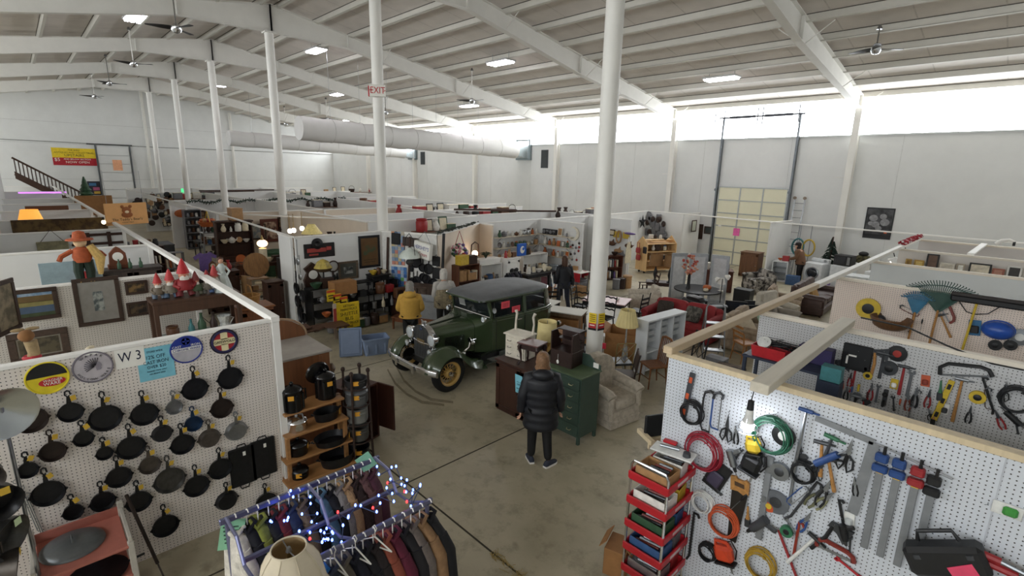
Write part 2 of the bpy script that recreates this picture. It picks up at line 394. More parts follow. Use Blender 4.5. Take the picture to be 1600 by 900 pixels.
# far-left tall door on wall_left
d2=bpy.data.objects.new('door_2',None);COL.objects.link(d2);d2['kind']='structure';d2['label']='tall white overhead door with orange notice in the far wall'
y0,y1=5.15,7.25
for i in range(8):
    z0=i*.69;z1=z0+.68; MB().box((XF+.07,(y0+y1)/2,(z0+z1)/2),(.05,y1-y0,z1-z0-.02),WALLM,.008).build('panel',d2)
for y in(y0-.08,y1+.08): MB().bb(XF+.02,XF+.16,y-.04,y+.04,0,5.7,TRK).build('track',d2)
MB().bb(XF+.05,XF+.15,y0-.6,y1+.25,5.62,5.72,mat('4c4c4a',.6)).build('header_bar',d2)
MB().box((XF+.11,6.35,4.05),(.01,.62,.85),mat('f0b088',.7,0,.1,8)).build('notice',d2)
# ---------- fabric ducts ----------
def duct(x,y0,y1,zc,r,label,k):
    t=thing('fabric_duct',label,'duct',(x,0,0)); R=[];N=26
    rnd=random.Random(k)
    for i in range(N+1):
        f=i/N;y=y0+(y1-y0)*f; sag=.10*math.sin(f*PI); ph=rnd.uniform(0,6)
        R.append([(r*math.cos(a)*(1+.012*math.sin(5*a+ph)),y,zc-.012*i+ r*math.sin(a)*(1+.02*math.sin(3*a+ph))-.03*(1 if i%4==2 else 0)) for a in [2*PI*j/28 for j in range(28)]])
    MB().loft(R,mat('dcdad7',.75,0,.04,1.5,.05)).build('sleeve',t,smooth=60)
    for i in range(1,9):
        f=i/9;y=y0+(y1-y0)*f; MB().ring((0,0,0),r*1.012,.012,28,4,mat('c9c7c3',.8),tr(0,y,zc-.012*26*f)@rx(PI/2)).build('seam_band',t)
        MB().cyl((0,y,zc+r-.3*f),(0,y,roofz(y)-.15),.006,n=4,m=STEEL).build('hanger_wire',t)
    zc2=zc-.012*26
    s=r*1.05; q=s*1.15
    A=[(r*math.cos(a),y1-.02,zc2+r*math.sin(a)) for a in [2*PI*j/4+PI/4 for j in range(4)]]
    B=[(q*1.25*math.cos(a),y1+.8,zc2+q*1.25*math.sin(a)) for a in [2*PI*j/4+PI/4 for j in range(4)]]
    MB().loft([A,B],mat('b9c4c8',.25,.9,.05,5),cap=False).build('metal_boot',t)
    MB().box((0,y1+.9,zc2),(q*2.0,.2,q*2.0),mat('8b9496',.35,.8)).build('wall_collar',t)
    return t
duct(-24.6,9.9,24.0,6.0,.55,'large grey fabric air duct with round sewn end cap',3)
duct(-38.0,10.6,24.0,6.0,.5,'farther sagging grey fabric air duct with crumpled end',5)
one('wall_vent','dark louvred vent beside the large duct boot','vent',MB().box((0,0,0),(.6,.05,1.15),mat('4e5356',.6),.01).box((0,-.03,0),(.5,.03,1.05),mat('3a3e40',.7)),M=(-22.75,24.97,5.1))
one('wall_vent','small dark louvred vent beside the farther duct boot','vent',MB().box((0,0,0),(.6,.05,1.05),mat('4e5356',.6),.01).box((0,-.03,0),(.5,.03,.95),mat('3a3e40',.7)),M=(-36.6,24.97,5.2))
# ---------- high-bay lamps ----------
LAMPM=mat('fbf8ff',.4,0,0,5,0,LAMP_LIGHT)
def zpick(px,py,dz):
    # point under the roof: solve by iteration
    y=12.0
    for _ in range(30):
        p=AZ(px,py,roofz(y)-dz)
        y=y*.5+p.y*.5
    return p
lampdesc={(1127,124):'long bright ceiling lamp nearest the garage door wall',(782,99):'bright ceiling lamp between the two nearest columns',(494,80):'ceiling lamp close to the thick beam left of the exit sign',(211,29):'ceiling lamp at the upper left with three glowing strips',(733,166):'ceiling lamp just under the hanging fan near the clerestory',(528,148):'small ceiling lamp right of the second left column',(546,188):'tiny distant ceiling lamp above the large duct',(348,134):'small far ceiling lamp beside the slim column',(400,174):'tiniest far ceiling lamp left of the duct end'}
for (px,py),d in lampdesc.items():
    p=zpick(px,py,.45); sg=1 if p.y>RIDGE else -1
    t=thing('ceiling_lamp',d,'lamp',tr(p),'high-bay ceiling lamps')
    MB().box((0,0,.07),(1.3,.62,.08),mat('c8c8c8',.4,.3),.02).build('housing',t)
    for j in range(3): MB().box((0,-.18+.18*j,0),(1.2,.13,.05),LAMPM,.01).build('tube_strip',t)
    for s in(-.5,.5): MB().cyl((s,0,.1),(s,0,.42),.01,n=5,m=STEEL).build('hanger',t)
# ================= PARTITIONS =================
PARTM=mat('e6e6e4',.6,0,.03,1.5); BEIGE=mat('e6d8c6',.65,0,.04,2); CAP=mat('f3f1ec',.5,0,.03,3)
def seg(x0,y0,x1,y1,m=None,z=2.44,t=.06,cap=True,name='wall_partition',zb=0):
    d=Vector((x1-x0,y1-y0,0)); L=d.length; a=math.atan2(d.y,d.x)
    o=struct(name,MB().bb(0,L,-t/2,t/2,zb,z-.04 if cap else z,m or PARTM),smooth=0); o.matrix_world=tr(x0,y0,0)@rz(a)
    if cap: struct('top_rail',MB().box((L/2,0,z-.02),(L+.05,t+.03,.04),CAP,.006),par=o)
    return o
NT=[0]
def rail(x0,y0,x1,y1,z=2.44,w=.06,h=.05,m=None,post0=False,post1=False):
    NT[0]+=1; d=Vector((x1-x0,y1-y0,0)); L=d.length; a=math.atan2(d.y,d.x); mm=m or CAP
    b=MB().box((L/2,0,z-h/2),(L,w,h),mm,.005)
    o=struct('trim_%d'%NT[0],b); o.matrix_world=tr(x0,y0,0)@rz(a)
    for p,xx in((post0,0),(post1,L)):
        if p: struct('post',MB().box((xx,0,(z-h)/2),(.08,.08,z-h),mm,.005),par=o)
    return o
# left row
PX=pegmat('cfcac2',ax='Y'); PX1=pegmat('e6ded6',ax='Y')
LX=[-6.1,-9.86,-13.8,-17.65,-21.6,-25.6,-29.8,-33.9,-42.0,-50.8]
for i,x in enumerate(LX):
    m=[PX1,PX,None,None,None,None][min(i,5)]
    seg(x,-1.2 if i==0 else -.5,x,1.93 if i==0 else 2.0,m,name='wall_pegboard' if i<2 else 'wall_partition')
rail(-6.05,2.0,-52,2.0,2.47,.1,.07)
for x in(-6.1,-9.86,-13.8,-17.65,-21.6,-25.6,-33.9): NT[0]+=1; o=struct('trim_%d'%NT[0],MB().box((x,2.0,1.2),(.09,.09,2.4),CAP,.006))
# centre block, front row
seg(-13.33,5.05,-13.33,7.55); seg(-13.3,7.6,-11.7,8.42,mat('d9d7d2',.6)); 
seg(-11.7,8.46,-13.59,11.6,BEIGE); seg(-13.59,11.62,-12.86,11.6,BEIGE)
seg(-13.59,11.66,-13.55,14.72); seg(-13.5,14.76,-11.4,14.76)
seg(-13.5,14.85,-13.5,17.75); seg(-13.5,17.8,-11.34,17.85); seg(-13.5,17.9,-13.87,23.2); 
seg(-13.87,23.25,-11.9,23.3); rail(-11.9,23.3,-7.46,22.6,2.44,.05,.05); rail(-7.46,22.6,.4,22.2,2.44,.05,.05)
seg(-11.9,23.3,-11.7,24.6)
seg(-7.5,22.3,-7.3,24.2)
# centre block, side aisle and deeper walls
seg(-13.4,5.0,-14.25,5.0,z=2.44); 
seg(-21.9,5.5,-21.6,13.1,BEIGE); rail(-21.9,5.45,-13.42,5.05,2.44,.05,.05,post0=True)
rail(-21.9,5.45,-17.4,8.5,2.44,.05,.05); seg(-21.6,8.55,-17.4,8.5,BEIGE); seg(-17.4,8.5,-15.97,8.55,BEIGE)
seg(-15.95,8.6,-15.85,13.35); seg(-18.6,8.6,-18.5,12.6); seg(-21.6,13.1,-15.9,13.4)
rail(-19.2,13.7,-16.3,18.5); seg(-16.3,13.4,-16.3,18.5); seg(-16.3,18.5,-13.6,18.6); seg(-19.2,13.7,-19.3,19.5); seg(-21.6,13.2,-21.6,20.5)
seg(-30.5,5.5,-30.3,20.0); seg(-30.4,5.5,-27,5.5,zb=2.2); rail(-30.5,5.5,-21.9,5.45,post0=True)
seg(-39.2,5.7,-39,19.5); seg(-39.2,5.7,-34.5,5.6,zb=2.15); rail(-39.2,5.7,-30.5,5.5,post0=True)
seg(-46.5,5.8,-46.3,19.5); rail(-46.5,5.8,-39.2,5.7,post0=True)
for x0,x1,y in((-30.4,-21.6,9.5),(-30.4,-21.6,14.0),(-39,-30.4,9.0),(-39,-30.4,13.5),(-46.4,-39,10),(-46.4,-39,15),(-30.4,-21.6,18.2),(-39,-30.4,18.4)): seg(x0,y,x1,y+.1)
# right block
PY=pegmat('ccd0d6',ax='Y'); PY2=pegmat('c6c6c6',ax='Y'); PY3=pegmat('e0d0c4',ax='Y')
PEG1=4.57; PEG2=7.0; PEG3=10.72
for y,m,n in((PEG1,PY,'wall_pegboard'),(PEG2,PY2,'wall_pegboard'),(PEG3,PY3,'wall_pegboard'),(13.6,mat('cfd3d2',.6,0,.03,2),'wall_partition'),(16.75,mat('d9d2ca',.6,0,.03,2),'wall_partition'),(20.05,mat('cfcac6',.6,0,.03,2),'wall_partition')):
    o=seg(-2.33,y,3.4,y,m,z=2.41,cap=False,name=n,t=.05)
    struct('top_rail',MB().box((2.86,0,2.43),(5.76,.1,.05),PINE if y<6 else mat('e6dccb',.6,0,.05,3),.004),par=o)
seg(-2.3,13.65,-2.3,13.9,mat('cfd3d2',.6)); 
# joint battens in the pegboard
struct('board_joint',MB().bb(.16,.17,PEG1-.029,PEG1-.024,0,2.39,mat('b9bcc2',.6)),par=None)['kind']='structure'
# ---------- timbers laid over the right booths ----------
def beam(x0,y0,x1,y1,z,w,h,m,label,**k):
    d=Vector((x1-x0,y1-y0,0));L=d.length
    return one('timber',label,'beam',MB().box((L/2,0,z),(L,w,h),m,.006),M=tr(x0,y0,0)@rz(math.atan2(d.y,d.x)))
beam(-2.33,4.5,-2.3,9.3,2.485,.1,.08,wood('cbb595',2,.6,.1,0),'raw pine timber laid from the pegboard corner back over the sofas')
b2=beam(-2.3,9.32,-2.33,19.9,2.485,.1,.08,mat('eae6dd',.5,0,.05,3),'white painted timber running back to a red garland')
beam(-1.33,4.2,-1.36,7.15,2.5,.15,.09,wood('cfc7b6',2,.6,.08,0),'wide pale timber over the tool booth carrying the clamp lamp')
beam(-.92,17.0,-.85,20.2,2.46,.14,.05,CAP,'short white board bridging the two rear right partitions')
g=MB()
rr=random.Random(2)
g.tube([(-2.33,17.0+.1*i,2.56+.012*math.sin(i*2)) for i in range(30)],.03,6,mat('8c1a2a',.6,0,.4,30))
for i in range(260):
    y=rr.uniform(17.0,19.9);a=rr.uniform(0,2*PI); g.box((-2.33+.07*math.cos(a),y,2.57+.04*math.sin(a)),(.05,.012,.05),mat('a81f30',.5,0,.4,30) if i%9 else mat('e8e0e0',.5),M=rx(rr.uniform(0,3))@ry(rr.uniform(0,3)))
tag(one('garland','red tinsel garland wrapped on the end of the white timber','garland',g),'red tinsel garland on the end of the white timber','garland',None,'stuff')
# ---------- ceiling fans ----------
fanM=mat('1c1c1f',.45)
def fan(x,y,z,a,lab,rodm):
    t=thing('ceiling_fan',lab,'fan',tr(x,y,z),'three-blade ceiling fans')
    MB().cyl((0,0,.1),(0,0,roofz(y)-z-.2),.018,n=6,m=rodm).build('rod',t)
    MB().lathe([(.02,-.14),(.09,-.12),(.14,-.04),(.14,.05),(.06,.12),(.03,.14)],14,CHROME).build('motor',t)
    MB().lathe([(.08,0),(.03,.12)],10,STEEL,tr(0,0,roofz(y)-z-.25)).build('canopy',t)
    for k in range(3):
        R=[]
        for i in range(7):
            f=i/6; r=.12+.62*f; wd=.09*(1-.35*f)+.03*math.sin(PI*f); tw=.35*(1-f)
            R.append([(r,-wd,-tw*wd+.0),(r,wd,tw*wd),(r,wd,tw*wd+.012),(r,-wd,-tw*wd+.012)])
        b=MB(rz(a+k*2*PI/3)).loft(R,fanM).build('blade',t)
fl_=[(-18.0,3.95,8.0,.3,'large dark ceiling fan hanging at the upper left beside a lamp'),(-27.25,4.27,8.26,.9,'ceiling fan on a white rod below the upper left lamp'),(-34.8,4.3,8.27,1.3,'third ceiling fan of the left row, in front of the beams'),(-42.5,4.4,8.27,.5,'farthest ceiling fan of the left row against the far wall'),
 (-4.0,18.4,7.9,.75,'big dark ceiling fan at the upper right near the wall'),(-11.9,16.3,8.6,.2,'ceiling fan above the two nearest columns'),(-19.5,16.14,7.46,.1,'ceiling fan on a white rod just above a glowing lamp'),(-27.8,16.4,7.5,.4,'ceiling fan half hidden behind the exit sign column'),(-35.15,16.14,7.51,1,'small far ceiling fan left of the exit sign'),(-42.7,16.16,7.54,.2,'tiny far ceiling fan above the end of the large duct')]
for i,f in enumerate(fl_):
    if i==5: continue
    fan(f[0],f[1],f[2],f[3],f[4],STW if i in(1,3,6,8,9) else mat('6b6862',.6))
# ---------- exit sign ----------
p=Vector((-13.6,7.8,0))
t=thing('exit_sign','two-faced white exit sign with red letters on the column','sign',tr(-13.38,7.66,AX(592,142,-13.38).z)@rz(math.radians(58)))
MB().box((0,-.0,0),(.44,.06,.32),PAPER,.01).build('box',t)
RED=mat('c2232b',.5,0,.05); text('EXIT',.25,tr(0,-.035,0)@rx(PI/2),RED,t,sx=.8)
for s in(-1,1): text('<' if s<0 else '>',.14,tr(s*.185,-.035,0)@rx(PI/2),RED,t,'arrow')
MB().box((-.24,.05,-.02),(.03,.16,.28),RED,.01).build('red_side',t)
# ---------- banner, stairs and far-left wall ----------
t=thing('wall_banner','yellow and red vinyl banner about upstairs on the far wall','banner',FX((XF+.03,3.6,4.78)))
yb=AX(79,230,XF);ye=AX(148,232,XF); w_=(ye.y-yb.y); h_=1.32
MB().box((0,h_*.22,0),(w_,h_*.56,.02),mat('e8c928',.6)).build('yellow_field',t); MB().box((0,-h_*.28,0),(w_,h_*.44,.02),mat('b01e2e',.6)).build('red_field',t)
YB=mat('3a2f10',.6); WT=mat('f6efe6',.6)
text('THE SHED',.16,tr(0,.5,.012),YB,t); text('ANTIQUES AND COLLECTIBLES',.16,tr(0,.31,.012),YB,t,sx=1.05); text('UPSTAIRS',.26,tr(0,.1,.012),YB,t,sx=1.1)
text('$5',.34,tr(-w_*.4,-.24,.012),WT,t); text('AND BELOW SECTION',.16,tr(.14,-.19,.012),WT,t); text('NOW OPEN',.24,tr(.14,-.42,.012),WT,t,sx=1.1)
t.location=((XF+.03,(yb.y+ye.y)/2,(AX(110,245,XF)).z)) ; t.matrix_world=FX((XF+.03,(yb.y+ye.y)/2,AX(113,245,XF).z))
# staircase: along the mezzanine wall, descending to the right
t=thing('staircase','dark brown wooden staircase rail descending along the far left wall','staircase')
SX=-50.5; A=AX(18,246,SX); B=AX(125,300,SX)
DB=wood('3b2416',2,.5,.25,1)
dv=B-A
MB().tube([A,B],.07,6,DB).build('handrail',t)
lo=Vector((0,0,-.95))
n_=17
for i in range(n_):
    p=A+dv*(i+.5)/n_
    MB().cyl(p,p+lo,.04,.04,6,DB).build('baluster',t)
MB().loft([[A+lo+Vector((-.06,0,.02)),A+lo+Vector((.06,0,.02)),A+lo+Vector((.06,0,-.5)),A+lo+Vector((-.06,0,-.5))],[B+lo+Vector((-.06,0,.02)),B+lo+Vector((.06,0,.02)),B+lo+Vector((.06,0,-.5)),B+lo+Vector((-.06,0,-.5))]],DB).build('stringer',t)
MB().box(B+Vector((0,.1,-.5)),(.16,.16,1.3),DB,.02).build('newel_post',t)
for i in range(12):
    p=A+dv*(i+.5)/12+Vector((-.6,0,-1.1)); MB().box(p,(1.2,.34,.05),DB).build('tread',t)
# poster on far wall
t=thing('wall_poster','dark poster with coloured blocks beside the far door','poster',FX((XF+.03,AX(148,294,XF).y,AX(148,294,XF).z)))
MB().box((0,0,0),(.85,1.1,.02),mat('23232e',.6),.005).build('sheet',t); MB().box((-.1,.3,.012),(.45,.22,.01),mat('3c6f9a',.6)).build('print',t); MB().box((.1,-.05,.012),(.42,.25,.01),mat('b0557c',.6)).build('print',t); MB().box((.12,-.35,.012),(.4,.2,.01),mat('c4a13c',.6)).build('print',t)
# black and white poster on the garage wall
c=AY(1373,349,YW); t=thing('wall_poster','black and white photo poster low on the white garage wall','poster',FY((c.x,YW-.02,c.z)))
MB().box((0,0,0),(.95,1.25,.02),mat('17181a',.5),.005).build('backing',t); MB().box((0,.06,.012),(.86,1.02,.01),mat('4c4c4e',.5,0,.3,3,0,0,1,'1d1d1f')).build('photo_print',t)
for i,(x,y,r) in enumerate([(-.2,.2,.16),(.12,.28,.13),(.2,.05,.17),(-.1,-.05,.15),(.02,-.2,.12),(-.27,-.02,.1)]): MB().ell((x,y,.015),(r,r*.9,.006),mat('8d8d8f',.5,0,.3,8)).build('figure_print',t)
MB().box((.28,-.35,.018),(.1,.07,.01),mat('e2703a',.6)).build('sticker',t)
# ================= CAR =================
def car():
    GREEN=mat('394830',.22,.1,.08,3,0,0,1,None,0,.8); DG=mat('1b2318',.3,.1,.1,4,0,0,1,None,0,.5); ROOF=mat('5e6062',.6,0,.18,4,.06); TIRE=mat('141415',.8,0,.15,20); CRM=mat('c9a45c',.4,0,.06,8); GL=mat('20262a',.06,0,0,5,0,0,.55); IN=mat('17140f',.85)
    t=thing('vintage_car','dark green vintage two-door sedan with yellow wire wheels','car',tr(-8.1,5.55,0))
    def sec(y,w,zb,zt,rt=.12,rb=.04,n=5,x0=0):
        P=[]
        for (cx,cz,r,a0) in((w-rt,zt-rt,rt,0),(-(w-rt),zt-rt,rt,PI/2),(-(w-rb),zb+rb,rb,PI),(w-rb,zb+rb,rb,1.5*PI)):
            for i in range(n+1):
                a=a0+PI/2*i/n; P.append((x0+cx+r*math.cos(a),y,cz+r*math.sin(a)))
        return P[::-1]
    # hood
    hd=MB().loft([sec(-.02,.285,.56,1.15,.16),sec(.3,.33,.55,1.165,.17),sec(.62,.40,.54,1.185,.18),sec(.86,.475,.53,1.205,.19)],GREEN).build('hood',t,smooth=50)
    MB().cyl((0,-.03,1.155),(0,.86,1.21),.012,n=6,m=DG).build('hood_hinge',hd)
    for s in(-1,1):
        for i in range(16):
            y=.2+i*.028; w=.30+(y/.86)*.17; MB().box((s*(w+.012),y,.8),(.02,.012,.3),DG,.004).build('louvre',hd)
    # cowl + tub
    body=MB().loft([sec(.87,.48,.5,1.21,.19),sec(1.0,.55,.49,1.23,.16),sec(1.15,.62,.48,1.24,.07),sec(1.2,.64,.48,1.22,.03)],GREEN).loft([sec(1.2,.645,.46,1.22,.02),sec(1.6,.68,.46,1.22,.02),sec(2.4,.69,.46,1.22,.02),sec(2.85,.67,.46,1.22,.02),sec(3.08,.60,.48,1.22,.02),sec(3.2,.45,.5,1.22,.02)],GREEN).build('body',t,smooth=50)
    for s in(-1,1):
        MB().tube([(s*.655,1.2,1.16),(s*.695,1.7,1.16),(s*.705,2.4,1.16),(s*.685,2.85,1.16),(s*.61,3.1,1.16)],.014,6,GREEN).build('belt_moulding',body)
        MB().bb(s*.69,s*.7,1.27,1.275,.52,1.2,BLACK).build('door_gap',body); MB().bb(s*.695,s*.705,2.12,2.125,.52,1.2,BLACK).build('door_gap',body)
        MB().tube([(s*.70,1.98,1.1),(s*.735,1.98,1.1),(s*.735,1.86,1.1)],.012,6,CHROME).build('door_handle',body)
    # upper frame: pillars
    def pil(x0,y0,x1,y1,d=.06,wd=.05): return MB().loft([[(x0-wd/2,y0-d/2,1.2),(x0+wd/2,y0-d/2,1.2),(x0+wd/2,y0+d/2,1.2),(x0-wd/2,y0+d/2,1.2)],[(x1-wd/2,y1-d/2,1.62),(x1+wd/2,y1-d/2,1.62),(x1+wd/2,y1+d/2,1.62),(x1-wd/2,y1+d/2,1.62)]],GREEN)
    for s in(-1,1):
        pil(s*.63,1.2,s*.61,1.12).build('pillar',t); pil(s*.675,2.12,s*.645,2.1,.09).build('pillar',t)
        q=MB().loft([[(s*.655,2.85,1.2),(s*.59,3.06,1.2),(s*.44,3.19,1.2),(s*.4,3.15,1.2),(s*.62,2.83,1.2)],[(s*.625,2.8,1.62),(s*.57,2.98,1.62),(s*.43,3.1,1.62),(s*.4,3.06,1.62),(s*.6,2.78,1.62)]],GREEN).build('rear_quarter',t,smooth=50)
        MB().loft([[(s*.62,1.1,1.57),(s*.585,1.1,1.57),(s*.585,1.1,1.64),(s*.62,1.1,1.64)],[(s*.655,2.1,1.57),(s*.62,2.1,1.57),(s*.62,2.1,1.64),(s*.655,2.1,1.64)],[(s*.63,2.82,1.57),(s*.6,2.82,1.57),(s*.6,2.82,1.64),(s*.63,2.82,1.64)]],GREEN).build('window_header',t)
        MB().box((s*.65,1.64,1.39),(.008,.86,.38),GL).build('side_window',t); MB().box((s*.648,2.46,1.39),(.008,.62,.38),GL).build('side_window',t)
        for (ya,yb) in((1.24,2.05),(2.18,2.78)):
            MB().tube([(s*.672,ya,1.235),(s*.672,yb,1.235),(s*.645,yb,1.56),(s*.645,ya,1.56)],.009,5,mat('4c5446',.3,.3),True).build('window_frame',t)
    MB().bb(-.42,.42,3.14,3.2,1.2,1.3,GREEN).bb(-.42,.42,3.06,3.12,1.52,1.62,GREEN).build('rear_panel',t); MB().box((0,3.13,1.41),(.84,.01,.24),GL).build('rear_window',t)
    MB().quad((-.6,1.19,1.23),(.6,1.19,1.23),(.58,1.11,1.58),(-.58,1.11,1.58),GL).build('windshield',t)
    MB().tube([(-.6,1.18,1.235),(.6,1.18,1.235),(.58,1.1,1.585),(-.58,1.1,1.585)],.012,5,CHROME,True).build('windshield_frame',t)
    MB().box((-.3,1.15,1.42),(.2,.006,.16),PAPER,M=rx(.22)).build('paper_sign',t)
    PK=mat('e8505c',.7,0,.05); 
    MB().box((.665,1.55,1.47),(.006,.24,.15),PK).build('pink_sign',t); MB().box((.67,1.86,1.33),(.006,.24,.13),PK).build('pink_sign',t)
    for (y,z) in((1.55,1.47),(1.86,1.33)):
        for j in range(3): MB().box((.67 if y<1.7 else .674,y,z+.03-.03*j),(.002,.16,.008),mat('6e1420',.7)).build('print_line',t)
    # roof
    R=[]
    for (y,w,z0,zt) in((.9,.56,1.60,1.635),(.98,.62,1.6,1.68),(1.15,.645,1.61,1.715),(1.6,.665,1.62,1.765),(2.1,.67,1.62,1.78),(2.6,.655,1.62,1.765),(2.9,.6,1.62,1.73),(3.06,.5,1.62,1.69),(3.12,.42,1.62,1.64)):
        R.append([(w*math.cos(a),y,z0+(zt-z0)*(math.sin(a)**.55)) for a in [PI*i/18 for i in range(19)]]+[(-w*.5,y,z0),(w*.5,y,z0)])
    rf=MB().loft(R,ROOF).build('roof',t,smooth=60)
    MB().tube([(-.54,.9,1.605),(.54,.9,1.605)],.02,6,GREEN).tube([(.57,.92,1.61),(.655,1.15,1.615),(.675,1.6,1.62),(.68,2.1,1.62),(.665,2.6,1.62),(.61,2.92,1.62),(.43,3.13,1.62)],.018,6,GREEN).tube([(-.57,.92,1.61),(-.655,1.15,1.615),(-.675,1.6,1.62),(-.68,2.1,1.62),(-.665,2.6,1.62),(-.61,2.92,1.62)],.018,6,GREEN).build('drip_rail',rf)
    # interior
    for y in(1.75,2.65): MB().box((0,y,1.12),(1.1,.2,.5),IN,.06).build('seat_back',t)
    MB().ring((0,0,0),.2,.014,24,6,IN,tr(-.3,1.42,1.25)@rx(-1.0)).cyl((-.3,1.42,1.25),(-.3,1.2,1.1),.015,n=6,m=IN).build('steering_wheel',t)
    MB().bb(-.62,.62,1.2,1.22,1.2,1.25,IN).build('dashboard',t)
    # radiator
    def shell(y,w,r):
        P=[(-w,y,.5),(-w*1.02,y,.8),(-w*1.05,y,1.0)]+[(w*1.05*math.cos(a),y,1.0+.2*math.sin(a)) for a in [PI-PI*i/10 for i in range(1,10)]]+[(w*1.05,y,1.0),(w*1.02,y,.8),(w,y,.5)]
        return P
    sh=MB().loft([shell(-.13,.265,0),shell(-.1,.295,0),shell(0,.295,0)],CHROME,cap=False,close=True).build('radiator_shell',t,smooth=50)
    gm=mat('55585a',.4,.6,.5,60)
    MB().prism([(x,z) for x,_,z in shell(0,.262,0)],.118,.125,gm,rx(PI/2)).build('radiator_grille',t)
    for i in range(17): MB().cyl((-.24+.03*i,-.132,.53),(-.24+.03*i,-.132,1.0+.17*math.sqrt(max(0,1-((-.24+.03*i)/.27)**2))),.004,n=4,m=STEEL).build('grille_bar',sh)
    MB().lathe([(.05,0),(.05,.03),(.03,.05),(.055,.06),(.03,.08)],12,CHROME,tr(0,-.06,1.19)).tube([(-.09,-.06,1.27),(0,-.06,1.25),(.09,-.06,1.27)],.014,6,CHROME).build('radiator_cap',sh)
    MB().box((0,-.145,.86),(.26,.012,.1),mat('7c6a48',.5,.3,.2,20),.01).build('badge_plate',sh)
    MB().ell((0,-.14,1.12),(.045,.012,.03),mat('24365c',.3),10,6).build('badge',sh)
    # lamps
    MB().tube([(-.62,-.08,.76),(-.4,-.12,.86),(0,-.15,.84),(.4,-.12,.86),(.62,-.08,.76)],.016,6,CHROME).build('lamp_bar',t)
    LENS=mat('dfe6ea',.08,0,.1,30,0,0,1,None,.35)
    for s in(-1,1):
        h=MB().lathe([(.015,-.16),(.07,-.13),(.115,-.05),(.13,.02),(.137,.035),(.125,.045)],20,CHROME,tr(s*.375,-.12,.97)@rx(PI/2)).build('headlamp',t)
        MB().lathe([(.124,.035),(.09,.06),(.02,.07)],20,LENS,tr(s*.375,-.12,.97)@rx(PI/2)).build('lens',h)
        MB().cyl((s*.375,-.11,.86),(s*.375,-.11,.78),.02,n=8,m=CHROME).build('stem',h)
        l=MB().lathe([(.01,-.08),(.05,-.06),(.075,.02),(.07,.03)],16,CHROME,tr(s*.40,-.2,.74)@rx(PI/2)).build('turn_lamp',t); MB().lathe([(.068,.025),(.02,.045)],16,LENS,tr(s*.4,-.2,.74)@rx(PI/2)).build('lens',l)
        c=MB().lathe([(.01,-.08),(.05,-.05),(.068,.01),(.06,.03)],14,CHROME,tr(s*.6,1.0,1.24)@rx(PI/2)).build('cowl_lamp',t); MB().lathe([(.058,.02),(.02,.045)],14,LENS,tr(s*.6,1.0,1.24)@rx(PI/2)).build('lens',c)
        m=MB().lathe([(.055,0),(.06,.012),(.03,.025)],14,CHROME,tr(s*.74,1.16,1.42)@rx(-PI/2)).cyl((s*.64,1.18,1.36),(s*.74,1.17,1.42),.01,n=5,m=CHROME).build('side_mirror',t)
    # horn on the near hood side
    MB().lathe([(.02,-.16),(.03,-.06),(.05,-.02),(.07,0),(.06,.01)],14,CHROME,tr(.60,.63,.86)@rx(PI/2)).ell((.6,.70,.8),(.05,.07,.05),CHROME).tube([(.6,.66,.86),(.62,.6,.72),(.58,.52,.66),(.55,.5,.6)],.028,8,CHROME).ell((.56,.5,.6),(.05,.05,.05),CHROME).build('horn',t)
    # bumper
    R=[]
    for i in range(17):
        u=-1+i/8; x=.86*u; y=-.5+.13*abs(u)**3; R.append([(x,y+.02,.40),(x,y-.012,.405),(x,y-.03,.43),(x,y-.022,.465),(x,y-.03,.5),(x,y-.012,.53),(x,y+.02,.535)])
    MB().loft(R,CHROME).build('bumper_bar',t,smooth=60)
    for s in(-1,1): MB().cyl((s*.33,-.5,.45),(s*.33,.1,.45),.02,n=6,m=BLACK).build('bumper_bracket',t)
    MB().box((.3,-.545,.45),(.07,.02,.16),CHROME,.01).box((-.3,-.545,.45),(.07,.02,.16),CHROME,.01).build('bumper_clamp',t)
    # chassis
    MB().bb(-.36,.36,-.1,3.2,.36,.5,BLACK).bb(-.66,.66,.88,2.15,.34,.47,BLACK).build('chassis',t)
    MB().cyl((-.68,0,.34),(.68,0,.34),.03,n=6,m=BLACK).build('axle',t); MB().cyl((-.68,2.74,.34),(.68,2.74,.34),.04,n=6,m=BLACK).build('axle',t)
    # fenders
    def fender(path,s,xi,xo):
        m=MB();N=len(path);U=9;vs=[];
        for k in(0,1):
            for (y,z,ny,nz) in path:
                for j in range(U):
                    u=j/(U-1); x=xi+(xo-xi)*u; dr=.0 if u<.45 else .10*((u-.45)/.55)**2.2; h=(.05*math.sin(PI*min(1,u*1.2)))-dr-(.012 if k else 0)
                    vs.append((s*x,y+ny*h,z+nz*h))
        fs=[];o=N*U
        for i in range(N-1):
            for j in range(U-1):
                a=i*U+j; q=(a,a+1,a+U+1,a+U); fs.append(q if s>0 else q[::-1]); r=tuple(o+z_ for z_ in (q[::-1] if s>0 else q)); fs.append(r)
        for i in range(N-1):
            a=i*U+U-1; fs.append((a,a+U,o+a+U,o+a))
            a=i*U; fs.append((a,a+U,o+a+U,o+a))
        return m.add(vs,fs,GREEN)
    def path(yc,zc,r,a0,a1,tail,n=14):
        P=[]
        for i in range(n):
            a=a0+(a1-a0)*i/(n-1); P.append((yc-r*math.cos(a),zc+r*math.sin(a),-math.cos(a),math.sin(a)))
        return P+tail
